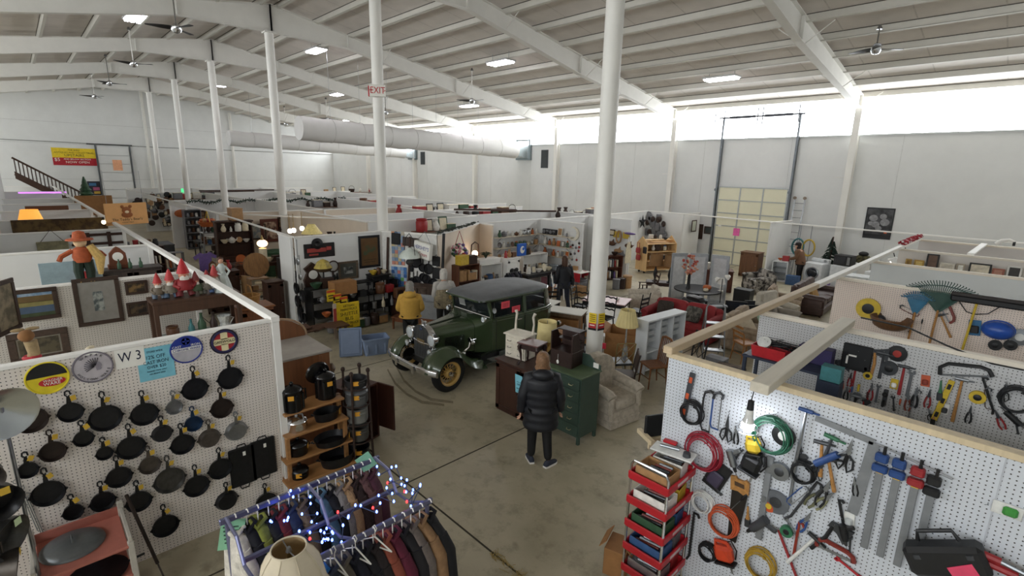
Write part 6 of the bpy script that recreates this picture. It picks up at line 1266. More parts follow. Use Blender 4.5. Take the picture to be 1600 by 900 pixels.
# aisle clutter between px 190-345
P=Vector((-24.8,3.9,0)); one('covered_crate','grey cloth covered crate standing in the left aisle','crate',items_mb('box',1.25,mat('4a4d52',.9,0,.1,8),mat('5c5f62',.9)),M=tr(P))
u=shelfunit('open grey rack of paperbacks in the left aisle',tr(-20.8,3.5,0)@rz(PI/2),.9,.35,1.2,3,pm('grey'),False)
for i in range(8): one('book','%s book from the left on the grey aisle rack'%NTH[i],'book',items_mb('book',.3,pm(['tan','white','red','cream','orange','white','brown','grey'][i])),M=tr(-20.8,3.14+.1*i,.66)@rz(PI/2),group='books on the grey aisle rack')
table('long grey folding table in the left aisle',tr(-17.3,3.0,0)@rz(PI/2),1.7,.6,1.0,pm('grey'),style='rd',apron=0)
good('crock','orange',.4,(-17.4,2.5,1.0),'',label='terracotta pot on the grey folding table'); good('box','brown',.35,(-17.2,3.3,1.0),'',label='brown keepsake box on the grey folding table')
t=thing('t_shirt','lavender t-shirt hanging from the grey folding table','shirt',FX(AX(321,407,-16.4))); MB().prism([(-.16,-.3),(.16,-.3),(.16,.1),(.26,.03),(.3,.12),(.12,.24),(.05,.2),(-.05,.2),(-.12,.24),(-.3,.12),(-.26,.03),(-.16,.1)],-.02,.02,pm('purple')).build('cloth',t)
MB().box((0,-.62,-.05),(.03,2.2,.03),STEEL).build('stand',t)
cabinet('dark antique side cabinet in front of the white post',tr(-15.9,3.9,0)@rz(PI/2),.8,.45,1.25,DWOOD,2,1,leg=.1); shelf_row((-15.9,3.6,1.28),(-15.9,4.2,1.28),[('clock','brown',.3,'cream'),('box','tan',.26),('vase','red',.28)],'on the antique side cabinet',PI/2,'goods on the side cabinet')
# ================= BEIGE BOOTH (hutch booth) =================
XB=-21.55
def hutch(label,M,w,d,h,m):
    t=thing('hutch',label,'hutch',M)
    MB().box((0,0,.45),(w,d,.9),m,.01).build('base',t); MB().box((0,.08,h-.03),(w+.08,d*.75,.06),m,.01).build('cornice',t)
    for s in(-1,1): MB().box((s*(w/2-.02),.1,.9+(h-.9)/2),(.04,d*.6,h-.9),m).build('side_panel',t)
    MB().box((0,d*.4,.9+(h-.9)/2),(w,.02,h-.9),m).build('back_panel',t)
    for f in(.35,.68): MB().box((0,.1,.9+(h-.9)*f),(w-.06,d*.6,.025),m).build('shelf',t)
    for s in(-1,1): dr=MB().box((s*w*.25,-d/2-.01,.42),(w*.44,.02,.7),m,.01).build('door',t); MB().ell((s*.05,-d/2-.03,.45),(.02,.02,.02),STEEL,8,6).build('knob',dr)
    return t
p=AX(368,380,-20.9); hutch('tall dark wooden hutch with white china in the beige booth',tr(-20.9,p.y,0)@rz(PI/2),1.25,.55,2.2,DWOOD)
for f,sp in((.68,[('vase','cream',.3),('figure','white',.2),('jar','white',.34),('jar','cream',.34)]),(.35,[('bowl','cream',.14),('teapot','white',.3),('plate','tan',.22),('bowl','white',.12)])): shelf_row((-20.85,p.y-.5,.915+1.3*f),(-20.85,p.y+.5,.915+1.3*f),sp,'on the %s shelf of the tall dark hutch'%('upper' if f>.5 else 'lower'),PI/2,'china on the tall hutch')
good('box','tan',.55,(-20.95,p.y+.1,2.21),'',label='cardboard box on top of the tall dark hutch')
wpic(404,362,24,24,XB,'pale landscape picture beside the tall hutch',DF,P2('7a8790','b4b0a4',5),.06); wpic(422,360,30,36,XB,'large red-brown framed picture behind the glowing lamp',wood('5e2a1c'),P2('4a1f18','c4a890',4),.12)
wpic(442,352,16,26,XB,'narrow brown print right of the glowing lamp',DF,P2('8a6a44','4c3a2a',5),.06)
p=AX(438,361,XB); one('wooden_cross','small dark wooden cross on the beige wall','cross',MB().box((0,0,.02),(.05,.36,.03),DWOOD,.005).box((0,.06,.02),(.24,.05,.03),DWOOD,.005),M=FX(p))
p=AX(409,372,-17.2); t=thing('column_lamp','tall white candle lamp with glowing glass shade','lamp',tr(-17.2,p.y,0)); MB().lathe([(.2,0),(.2,.03),(.03,.06),(.03,1.15),(.06,1.2)],14,BLACK).build('stand',t); MB().cyl((0,0,1.2),(0,0,1.62),.12,n=18,m=pm('cream')).build('candle_body',t); MB().ell((0,0,1.78),(.16,.16,.12),mat('ffcf9a',.4,0,.2,8,0,5),16,10).build('glass_shade',t); MB().lathe([(.06,1.88),(.03,1.98),(.01,2.05)],10,mat('8f7a4a',.4,.6)).build('finial',t)
for i,(px,py) in enumerate(((453,361),(459,360),(472,357))):
    p=AX(px,py,-18.8); t=thing('wall_sconce','glowing bulb lamp, %s of three near the thick column'%NTH[i],'lamp',tr(p)); MB().ell((0,0,0),(.085,.085,.09),mat('fff0dc',.4,0,0,5,0,7),12,8).build('globe',t); MB().cyl((0,0,.08),(0,0,.6),.012,n=6,m=mat('8f7a4a',.4,.6)).build('stem',t)
p=AX(487,362,-16.8); tlamp('table lamp with leaded yellow glass shade above the wall edge',tr(-16.8,p.y,1.55),.8,BLACK,mat('c9b878',.5,0,.25,16,0,.25),.34,.12,.3); cabinet('dark chest under the leaded glass lamp',tr(-16.9,p.y+.3,0)@rz(PI/2),1.6,.5,1.52,DWOOD,3)
p0=AX(503,366,-16.8); shelf_row((-16.8,p0.y,1.56),(-16.8,p0.y+.9,1.56),[('teapot','grey',.45),('vase','dark brown',.5),('bottle','black',.5),('box','grey',.4),('crock','dark brown',.35)],'behind the framed print wall',PI/2,'wares behind the print wall')
# floor clutter in front of hutch booth
u=shelfunit('rustic wooden rack with hooped top in the aisle',tr(-14.9,4.55,0)@rz(PI/2),.5,.35,1.15,4,wood('8a6a4a'),False)
for j in range(3): shelf_row((-14.88,4.35,.09+.36*j),(-14.88,4.75,.09+.36*j),[('box',['black','pink','tan'][j],.16),('bowl',['grey','white','cream'][j],.09)],'on the %s tier of the rustic rack'%NTH[j],PI/2,'goods on the rustic rack')
one('barrel_ring','round wicker tray standing on the rustic rack','tray',MB().lathe([(.02,0),(.3,0),(.34,.05),(.3,.05)],22,wood('8a6238'),tr(0,0,.34)@ry(PI/2-.2)).ring((0,0,0),.33,.02,22,6,wood('6a4a2c'),tr(.03,0,.34)@ry(PI/2-.2)),M=tr(-14.95,4.55,1.165))
cabinet('tall dark wooden pedestal cabinet in the aisle',tr(-13.95,4.62,0)@rz(PI/2),.42,.4,1.2,DWOOD,1,0,leg=.06)
u=shelfunit('black shelf with tins beside the pan covered panel',tr(-14.6,5.35,0)@rz(PI/2),.6,.35,1.7,5,BLACK)
for j in range(4): shelf_row((-14.55,5.12,.1+.4*j),(-14.55,5.6,.1+.4*j),[('tin',['orange','red','white','grey'][j],.2),('box',['black','yellow','black','cream'][j],.2),('jar','grey',.2)],'on the %s tier of the black tin shelf'%NTH[j],PI/2,'tins on the black shelf')
one('leaning_board','unfinished board leaning by the rustic rack','board',MB().box((0,0,.55),(.35,.04,1.1),wood('a8845c'),.005),M=tr(-15.6,4.45,0)@rz(.5))
table('dark antique table piled with wares in the hutch booth',tr(-19.2,5.9,0)@rz(PI/2),1.6,.8,.85,DWOOD,style='turn')
shelf_row((-19.0,5.2,.85),(-19.0,6.6,.85),[('plate','orange',.35),('figure','red',.3),('teapot','silver',.3),('vase','brown',.35),('bowl','cream',.15),('box','dark brown',.25)],'on the dark antique table',PI/2,'wares on the antique table')
for i,(x,y,k,c,s) in enumerate(((-17.8,5.5,'crock','cream',.4),(-17.5,6.0,'crock','tan',.35),(-17.3,6.5,'box','black',.5),(-16.6,5.6,'box','brown',.5),(-16.3,6.2,'basket','tan',.55),(-16.0,6.9,'lamp','tan',.9),(-18.3,6.9,'box','dark brown',.7),(-16.5,7.4,'box','tan',.7),(-15.7,5.5,'crock','brown',.45))): good(k,c,s,(x,y,0),'',label='%s %s, %s floor piece of the beige booth'%(c,CN[k].replace('_',' '),NTH[i]),group='floor pieces of the beige booth')
chair('brown spindle chair standing in the beige booth',tr(-18.6,5.0,0)@rz(.6),MWOOD,'spindle'); chair('dark slat chair beside the tall white candle lamp',tr(-18.2,7.6,0)@rz(2.2),DWOOD)
one('yellow_dish','yellow glass dish on a pedestal in the beige booth','dish',MB().lathe([(.16,0),(.03,.04),(.03,.5),(.2,.55),(.34,.68),(.3,.68)],18,mat('c9b93a',.2,0,.1,8)),M=tr(-15.6,6.0,.6)); good('box','dark brown',.75,(-15.6,6.0,0),'',label='dark stand under the yellow glass dish')
# pans on the booth end panel
for i,(px,py,s,k) in enumerate(((470,408,.1,'ladle'),(474,432,.09,'spoon'),(468,450,.16,'pan'),(478,462,.18,'pan'),(470,470,.17,'pan'),(474,488,.3,'oval'),(480,496,.15,'pan'))):
    p=AY(px,py,5.0+.02); 
    b=MB()
    if k in('pan','oval'): b.lathe([(.01,0),(s*.85,0),(s,.045),(s*.95,.045),(s*.8,.01),(.01,.01)],20,IRON,sx=.55 if k=='oval' else 1).box((0,s+.08,.03),(.03,.16,.012),IRON,.004)
    else: b.cyl((0,.1,.02),(0,.5,.02),.01,n=6,m=STEEL).ell((0,0,.03),(s,s,.03),STEEL,12,6).ring((0,.53,.02),.03,.006,12,5,STEEL)
    one('hanging_'+k if k!='oval' else 'oval_pan','%s, %s from the top of the booth end panel'%({'ladle':'steel ladle','spoon':'steel skimmer','pan':'black pan','oval':'long oval pan'}[k],NTH[i]),'pan' if k in('pan','oval') else 'utensil',b,M=FY((p.x,4.968,p.z)))
# ================= CENTRE BOOTHS =================
XW=-13.295
def sizeX(px,py,wp,hp,X): return AX(px+wp/2,py,X).y-AX(px-wp/2,py,X).y, AX(px,py-hp/2,X).z-AX(px,py+hp/2,X).z
p=AX(499,391,XW); w_,h_=sizeX(499,391,48,22,XW); t=thing('truck_plaque','dark plaque with a red truck relief and round tyre on top','plaque',FX(p)); RT=mat('9c3a34',.6,0,.15,10)
MB().box((0,0,.012),(w_,h_,.024),mat('1c1718',.6,0,.3,10),.005).build('panel',t); MB().box((-.1*w_,.03*h_,.035),(.62*w_,.3*h_,.03),RT,.01).build('truck_bed',t); MB().box((.3*w_,.1*h_,.035),(.16*w_,.28*h_,.03),RT,.01).build('truck_cab',t); MB().box((-.2*w_,-.28*h_,.03),(.3*w_,.14*h_,.02),RT,.01).build('bumper',t); MB().lathe([(.03,0),(.14,0),(.15,.05),(.07,.07),(.03,.05)],20,BLACK,tr(-.08*w_,.5*h_,.01)).build('tyre',t)
wpic(577,393,33,50,XW,'tall black framed brown print with green emblem',mat('15151a',.5),mat('6e5132',.7,0,.15,6),.07,None,0,0,[(0,.05,.6,.3,P2('4c5a40','6e5132',5)),(0,-.25,.6,.02,mat('4a3a24',.7)),(0,-.32,.5,.02,mat('4a3a24',.7))])
wpic(544,422,31,28,XW,'framed black and white photograph below the brown print',wood('6a5a4a'),P2('3a3c3c','b4b4b0',4),.06,mat('55564f',.7),.1)
wpic(578,365,26,5,XW-.3,'black edged panel just above the framed brown print',BLACK,BLACK,.02)
p=AX(487,431,XW); one('wall_clock','carved dark wooden wall clock with white dial','clock',MB().prism([(-.2,-.3),(.2,-.3),(.24,-.1),(.15,.1),(.22,.22),(.1,.3),(0,.38),(-.1,.3),(-.22,.22),(-.15,.1),(-.24,-.1)],0,.1,wood('3a241a')).lathe([(.12,.1),(.12,.12),(.02,.125)],18,PAPER,tr(0,.05,0)),M=FX(p))
p=AX(503,428,-12.9); t=thing('glass_lamp','table lamp with amber panelled glass shade by the wall clock','lamp',tr(-12.8,p.y,0)); AM=mat('b4a052',.4,0,.3,10); MB().lathe([(.1,1.15),(.1,1.17),(.02,1.2),(.02,1.7)],12,BLACK).build('base',t); MB().lathe([(.25,1.64),(.2,1.71),(.16,1.79),(.06,1.85),(.02,1.87)],8,AM,cap=False).lathe([(.25,1.64),(.2,1.57),(.15,1.54)],8,mat('4a3a28',.5),cap=False).build('shade',t,smooth=0)
p=AX(520,416,XW); one('banjo_ring','round hoop instrument hanging right of the amber lamp','instrument',MB().ring((0,0,.03),.15,.018,22,6,DWOOD).box((-.02,-.2,.03),(.05,.16,.03),DWOOD,.01).ell((0,-.32,.03),(.06,.1,.03),BLACK),M=FX(p))
for i,(px,py,l,w2,h2) in enumerate(((527,438,'narrow black strop hanging below the hoop',.06,.42),(573,437,'short grey spoon left of the black slate',.04,.34),(577,436,'short black spoon beside the grey one',.05,.36),(587,440,'small black slate under the iron bracket',.2,.32),(595,428,'black cast bell at the right of the white wall',.2,.36))):
    p=AX(px,py,XW); one('hanging_ware',l,'ware',MB().prism([(-w2/2,-h2/2),(w2/2,-h2/2),(w2/2*.8,h2*.2),(w2*.2,h2/2),(-w2*.2,h2/2),(-w2/2*.8,h2*.2)],0,.03,IRON if 'grey' not in l else STEEL),M=FX(p))
p=AX(584,424,XW); one('iron_bracket','black iron grinder bracket on the white wall','bracket',MB().tube([(-.2,.05,.05),(-.05,.0,.08),(.1,.08,.05),(.12,-.15,.04)],.025,6,IRON).ell((0,0,.06),(.07,.09,.05),IRON),M=FX(p))
# black tiered shelf against the white wall
t=thing('tiered_shelf','long black tiered shelf below the framed pictures','shelf',tr(-12.8,6.35,0)@rz(PI/2))
for z,d in((1.1,.35),(.78,.55),(.42,.75)): MB().box((0,-d/2+.25,z),(2.5,d,.03),BLACK,.004).build('shelf',t)
for s in(-1.24,0,1.24): MB().box((s,0,.55),(.03,.5,1.1),BLACK).build('support',t)
shelf_row((-12.75,5.15,1.115),(-12.75,5.75,1.115),[('bowl','green',.15),('box','dark brown',.3)],'on the top of the black tiered shelf',PI/2,'top goods of the tiered shelf')
shelf_row((-12.45,5.2,.795),(-12.45,7.4,.795),[('teapot','grey',.22),('bowl','black',.12),('jar','black',.2),('bowl','silver',.1),('box','black',.2),('teapot','black',.22),('crock','brown',.3),('box','red',.25)],'on the middle of the black tiered shelf',PI/2,'middle goods of the tiered shelf')
shelf_row((-12.3,5.2,.435),(-12.3,7.4,.435),[('bowl','orange',.12),('teapot','black',.2),('bottle','white',.2),('bowl','black',.1),('jar','black',.2),('tin','silver',.18),('bottle','cream',.28),('bottle','grey',.28)],'on the bottom of the black tiered shelf',PI/2,'bottom goods of the tiered shelf')
p=AX(540,461,-12.3); t=thing('cardboard_box','closed cardboard box on the tiered shelf','box',tr(-12.45,p.y,.98)@rz(PI/2)); MB().box((0,0,.15),(.62,.4,.34),CARD,.006).build('carton',t); MB().box((0,0,.322),(.6,.06,.004),mat('b58a58',.6)).build('tape',t)
YSg=mat('e6c522',.6); BKT=mat('2a2210',.6)
t=thing('sandwich_sign','yellow board sign reading artisan marketplace shuttle bus food truck','sign',FX(AX(544,493,-11.75))); MB().box((0,0,0),(.62,.68,.03),YSg,.006).build('board',t)
for s,z,y,sx in(('ARTISAN',.085,.26,.9),('MARKETPLACE',.085,.17,.8),('SHUTTLE',.13,.05,.9),('BUS',.13,-.08,1),('FOOD TRUCK',.09,-.2,.9),('RIDES',.08,-.29,.9)): text(s,z,tr(.02,y,.017),BKT,t,sx=sx)
MB().box((-.36,-.25,.02),(.09,1.25,.02),mat('c9b8a8',.7)).build('side_strip',t); MB().box((-.36,.0,.035),(.08,.5,.006),mat('b5443c',.7)).build('side_print',t)
for i,(px,py) in enumerate(((517,462),(527,468),(537,472))):
    t=thing('small_sign','small yellow and red sign, %s of three behind the shuttle sign'%NTH[i],'sign',FX(AX(px,py,-12.2))); MB().box((0,0,0),(.22,.3,.015),YSg,.004).build('card',t); MB().box((0,.11,.01),(.22,.06,.006),mat('d0502c',.6)).build('header',t); MB().box((0,0,.01),(.15,.03,.004),BKT).box((0,-.06,.01),(.12,.03,.004),BKT).build('print',t)
# bench, tub and lid
t=thing('low_bench','low kidney shaped wooden bench in front of the tiered shelf','bench',tr(-11.55,4.9,0)@rz(PI/2)); BWd=wood('5c4030')
MB().prism([(-.55,-.2),(-.2,-.2),(.0,-.08),(.2,-.3),(.55,-.3),(.55,.15),(.2,.2),(-.55,.2)],.42,.46,BWd).build('top',t); MB().box((-.45,.1,.5),(.3,.4,.03),BWd,.004).build('raised_shelf',t)
for x,y in((-.48,-.13),(-.48,.13),(.48,-.2),(.48,.1)): MB().box((x,y,.21),(.05,.05,.42),BWd,.004).build('leg',t)
TB=mat('7f90ad',.5,0,.05,8)
def tub(M):
    t=thing('plastic_tub','open blue plastic storage tub on the floor','tub',M); R=[]
    def rr(w,d,z,b=.05): return [(sx*(w/2-b)+b*math.cos(a),sy*(d/2-b)+b*math.sin(a),z) for sx,sy,a0 in((1,1,0),(-1,1,PI/2),(-1,-1,PI),(1,-1,1.5*PI)) for a in [a0+PI/2*k/4 for k in range(5)]]
    MB().loft([rr(.5,.34,0),rr(.6,.42,.36),rr(.64,.46,.37),rr(.64,.46,.4),rr(.58,.4,.4),rr(.5,.34,.03)],TB).build('body',t,smooth=50)
    for i in(-1,0,1): MB().box((i*.2,-.2,.2),(.05,.02,.3),TB,.008,M=rx(-.1)).build('rib',t)
    return t
tub(tr(AZ(586,551,0))@rz(PI/2-.75)@rz(.45)); 
t=thing('tub_lid','blue plastic tub lid leaning upright beside the tub','lid',tr(AZ(549,556,0)+Vector((0,0,.33)))@rz(PI/2-.5)@rx(-.25)); MB().box((0,0,0),(.5,.03,.66),TB,.06).box((0,-.02,0),(.4,.02,.54),TB,.05).build('panel',t); MB().tube([(-.24,-.01,-.3),(.24,-.01,-.3),(.24,-.01,.3),(-.24,-.01,.3)],.015,6,TB,True).build('rim',t)
one('storage_bin','grey see-through bin behind the yellow hoodie','bin',MB().loft([[(sx*w_,sy*d_,z) for sx,sy in((-1,-1),(1,-1),(1,1),(-1,1))] for w_,d_,z in((.38,.24,0),(.45,.3,.5),(.48,.33,.52),(.44,.29,.52),(.36,.22,.04))],mat('8a8c8e',.5)),M=tr(-10.85,7.55,.35)@rz(.5)); one('bin_stand','wooden crate holding up the grey bin','crate',items_mb('box',.8,MWOOD,MWOOD),M=tr(-10.85,7.55,-.3)@rz(.5))
cabinet('low dark chest right of the shuttle sign',tr(-12.2,7.75,0)@rz(PI/2),.9,.45,.6,DWOOD,0,2); good('radio','brown',.5,(-12.2,7.55,.63),'','dark brown',PI/2,None,'brown wooden radio on the low dark chest'); good('crock','brown',.35,(-12.1,7.85,.63),'',label='round brown crock on the low dark chest')
table('small black stand with yellow dishes under the slate',tr(-12.9,7.2,0)@rz(PI/2),.6,.4,1.25,BLACK,style='rd'); shelf_row((-12.88,6.95,1.25),(-12.88,7.45,1.25),[('bowl','yellow',.12),('jar','brown',.2),('bowl','cream',.1)],'on the small black stand',PI/2,'dishes on the black stand')
for i,(x,y,c) in enumerate(((-11.4,7.35,'blue'),(-11.25,7.0,'white'),(-11.5,7.15,'dark brown'))): good('bottle' if i else 'box',c,.4,(x,y,.35),'',label='%s %s in the clutter left of the yellow hoodie'%(c,'bottle' if i else 'bundle'),group='clutter by the hoodie'); 
table('low wooden stand holding the bottles left of the yellow hoodie',tr(-11.38,7.15,0)@rz(.4),.6,.6,.35,MWOOD)
# ---- angled pan wall ----
A_=Vector((-13.3,7.6,0));B_=Vector((-11.7,8.42,0)); DD=(B_-A_).normalized(); NNv=Vector((DD.y,-DD.x,0))
def AW(px,py,off=.045):
    d=ray(px,py); o=Vector((0,0,CAMH)); q=A_+NNv*off; k=(q-o).dot(NNv)/d.dot(NNv); return o+d*k
def FWm(p): return tr(p)@Matrix(((DD.x,0,NNv.x,0),(DD.y,0,NNv.y,0),(0,1,0,0),(0,0,0,1)))
def quilt(px,py,wp,hp,label,cols,n,m_,tilt=0):
    p=AW(px,py); w_=(AW(px+wp/2,py)-AW(px-wp/2,py)).length; h_=AW(px,py-hp/2).z-AW(px,py+hp/2).z
    t=thing('patchwork_quilt',label,'quilt',FWm(p)@rz(tilt)); MB().box((0,0,-.006),(w_,h_,.01),pm('cream')).build('backing',t); r=random.Random(len(label))
    for i in range(n):
        for j in range(m_): MB().box((-w_/2+w_*(i+.5)/n,-h_/2+h_*(j+.5)/m_,.006),(w_/n*.96,h_/m_*.96,.02),mat(cols[(i*2+j+r.randint(0,1))%len(cols)],.9),.006).build('patch',t)
quilt(622,388,20,52,'pink and pastel patchwork quilt hung on the angled wall',['c98a7c','8fa0b8','b8b0a0','d09a7a','7c94b0','c4b48c'],4,9); quilt(624,436,24,38,'blue and green patchwork quilt below the pastel one',['3f66a0','7fa0cc','4a78b4','6fae5c','c07a70','9fb4cc'],5,7)
for px in(606,640): p=AW(px,412); one('old_ski','dark wooden plank %s the quilts'%('left of' if px<620 else 'right of'),'plank',MB().box((0,0,.03),(.07,1.6,.03),DWOOD,.01),M=FWm(p)@rz(-.06))
p=AW(640,398,.5); t=thing('hanging_lamp','hanging lamp with white glass dome shade','lamp',tr(p)); MB().lathe([(.3,-.08),(.29,0),(.2,.1),(.08,.16),(.06,.2)],20,mat('d8e0d8',.25)).build('shade',t,smooth=60); MB().lathe([(.04,-.3),(.1,-.26),(.12,-.2),(.05,-.12)],14,STEEL).build('font',t); MB().tube([(-.28,0,-.05),(-.2,0,.45),(0,0,.6),(.2,0,.45),(.28,0,-.05)],.01,5,BLACK).build('frame',t)
p=AW(661,391,.25); t=thing('hanging_sign','white hanging box sign with blue and red lettering','sign',FWm(p)@ry(-.25)@rz(-.15)); MB().box((0,0,0),(.62,.46,.14),PAPER,.015).build('box',t); text("HERSHEY'S",.15,tr(0,.07,.073),mat('28368c',.5),t,sx=.75); text('Ice Cream',.15,tr(-.02,-.1,.073),mat('b03038',.5),t,sx=.8); MB().tube([(-.25,.23,0),(0,.55,0),(.25,.23,0)],.008,5,STEEL).build('chain',t)
for i,(px,py,s,k) in enumerate(((650,408,.2,'round'),(661,418,.13,'round'),(670,420,.16,'round'),(652,438,.14,'round'),(662,433,.13,'round'),(667,436,.15,'round'),(682,408,.17,'sq'),(683,427,.19,'sq'),(678,445,.2,'round'),(643,420,.1,'sq'),(646,440,.14,'round'),(693,392,.1,'bar'),(642,378,.26,'plank'),(619,373,.2,'sq'))):
    p=AW(px,py); b=MB()
    if k=='round': b.lathe([(.01,0),(s*.85,0),(s,.04),(s*.94,.04),(s*.8,.01),(.01,.01)],20,IRON).box((0,s+.07,.02),(.03,.15,.012),IRON,.004)
    elif k=='sq': b.box((0,0,.02),(s*1.5,s*1.7,.04),IRON,.03).tube([(-.04,s*.85,.02),(0,s*1.1,.02),(.04,s*.85,.02)],.008,5,IRON)
    elif k=='bar': b.box((0,0,.02),(s*.8,1.0,.04),IRON,.01)
    else: b.box((0,0,.02),(s*2,s*1.0,.03),wood('3a2a22'),.006)
    one('iron_ware','black iron %s, %s piece of the angled pan wall'%({'round':'skillet','sq':'waffle plate','bar':'long bar','plank':'wooden washboard'}[k],['first','second','third','fourth','fifth','sixth','seventh','eighth','ninth','tenth','eleventh','twelfth','thirteenth','fourteenth'][i]),'ironware',b,M=FWm(p)@rz(-.05),group='iron on the angled wall')
cabinet('small dark wooden spice cabinet between hoodie and vest',tr(AW(658,470,.6).x,AW(658,470,.6).y,0)@rz(math.atan2(DD.y,DD.x)),.55,.35,1.05,wood('4a382c'),2,0)
# ---- beige lamp booth ----
g=MB(); r_=random.Random(9)
for i in range(90):
    f=i/90; p=Vector((-11.7,8.46,2.47)).lerp(Vector((-13.4,11.3,2.47)),f); g.box(p+Vector((r_.uniform(-.07,.07),r_.uniform(-.07,.07),r_.uniform(-.03,.05))),(.1,.03,.02),mat('2c3428',.8),M=rz(r_.uniform(0,3)))
tag(one('leaf_garland','dark leafy garland along the beige booth rail','garland',g.tube([Vector((-11.7,8.46,2.48)).lerp(Vector((-13.4,11.3,2.48)),i/20) for i in range(21)],.012,5,mat('2c3428',.8))),'dark leafy garland along the beige booth rail','garland',None,'stuff')
p=AX(718,392,-11.9); t=thing('flower_wreath','hanging wreath ball of red and white flowers','wreath',tr(p)); r_=random.Random(4)
for i in range(46):
    a=r_.uniform(0,2*PI);b=r_.uniform(-1,1);q=math.sqrt(1-b*b); MB().ell((.2*q*math.cos(a),.24*q*math.sin(a),.2*b),(.06,.06,.05),pm(['red','white','purple','pink','green'][i%5]),7,5).build('flower',t)
MB().tube([(0,-.2,.1),(0,0,.6),(0,.2,.1)],.012,5,pm('red')).build('cord',t)
p=AX(742,396,-12.6); t=thing('lantern','glowing lantern with arched handle in the beige booth','lantern',tr(p)); MB().ell((0,0,0),(.1,.1,.1),mat('ffd9b0',.4,0,0,5,0,9),12,8).build('globe',t); MB().tube([(0,-.17,-.1),(0,-.14,.3),(0,0,.38),(0,.14,.3),(0,.17,-.1)],.022,6,DWOOD).build('handle',t); MB().lathe([(.14,-.16),(.12,-.1)],14,BLACK).build('base',t)
u=shelfunit('white shelf stand with planter box in the beige booth',tr(-11.9,10.55,0)@rz(PI/2),.9,.4,1.35,3,CAP); one('planter_box','white trough planter on the white shelf stand','planter',MB().box((0,0,.08),(.34,.9,.16),CAP,.01),M=tr(-11.9,10.5,1.355)); 
t=thing('potted_fern','small dark fern in the white trough','plant',tr(-11.9,10.45,1.52)); r_=random.Random(6)
for i in range(26): a=r_.uniform(0,6.3);l=r_.uniform(.12,.25); MB().tube([(0,0,0),(l*.4*math.cos(a),l*.4*math.sin(a),l*.8),(l*math.cos(a),l*math.sin(a),l*.7)],[.012,.02,.003],4,mat('2e3a26',.8)).build('frond',t)
one('lantern_stand','narrow wooden stand under the glowing lantern','stand',MB().lathe([(.2,0),(.2,.03),(.04,.06),(.05,p.z-.25),(.16,p.z-.2),(.16,p.z-.165)],14,DWOOD),M=tr(p.x,p.y,0))
cabinet('white painted cupboard with a dark butterfly motif',tr(-11.75,11.35,0)@rz(PI/2),.55,.4,1.45,CAP,1,0); p=AX(761,417,-11.5)
one('butterfly_ornament','dark metal butterfly on the white cupboard','ornament',MB().ell((-.1,.06,.01),(.1,.08,.01),IRON,10,6).ell((.1,.06,.01),(.1,.08,.01),IRON,10,6).ell((-.07,-.06,.01),(.07,.06,.01),IRON,10,6).ell((.07,-.06,.01),(.07,.06,.01),IRON,10,6).cyl((0,-.1,.01),(0,.1,.01),.015,n=6,m=IRON),M=FX((-11.515,11.35,1.02)))
shelf_row((-11.75,11.1,1.48),(-11.75,11.6,1.48),[('figure','red',.25),('vase','tan',.25),('box','brown',.2)],'on the white butterfly cupboard',PI/2,'goods on the butterfly cupboard')
t=thing('clothes_rail','short rail of dark patterned garments under the lantern','rail',tr(-11.2,11.0,0)); MB().cyl((0,-.3,1.1),(0,.35,1.1),.015,n=8,m=BLACK).cyl((0,-.3,0),(0,-.3,1.1),.015,n=8,m=BLACK).cyl((0,.35,0),(0,.35,1.1),.015,n=8,m=BLACK).build('frame',t)
for i in range(6): MB().lathe([(.22,.25),(.2,.8),(.14,1.0),(.03,1.08)],12,mat(['171a24','20242c','3a3440','14161c','5c5a60','2a2c3a'][i],.9,0,.3,16),tr(0,-.24+.1*i,0),sy=.25).build('garment',t)
u=shelfunit('tall dark bookcase at the left of the beige booth',tr(-11.55,9.35,0)@rz(PI/2),.8,.35,1.5,4,wood('5c3624')); shelf_row((-11.5,9.0,1.51),(-11.5,9.7,1.51),[('box','yellow',.34),('box','dark brown',.3)],'on top of the beige booth bookcase',PI/2,'boxes on the bookcase')
one('wood_panel','reddish leaning wooden headboard in the beige booth','headboard',MB().prism([(-.45,0),(.45,0),(.45,.7),(.2,.9),(-.2,.9),(-.45,.7)],-.02,.02,wood('6e3c24'),rx(PI/2)),M=tr(-11.0,9.9,0)@rz(PI/2+.1)@rx(-.12))
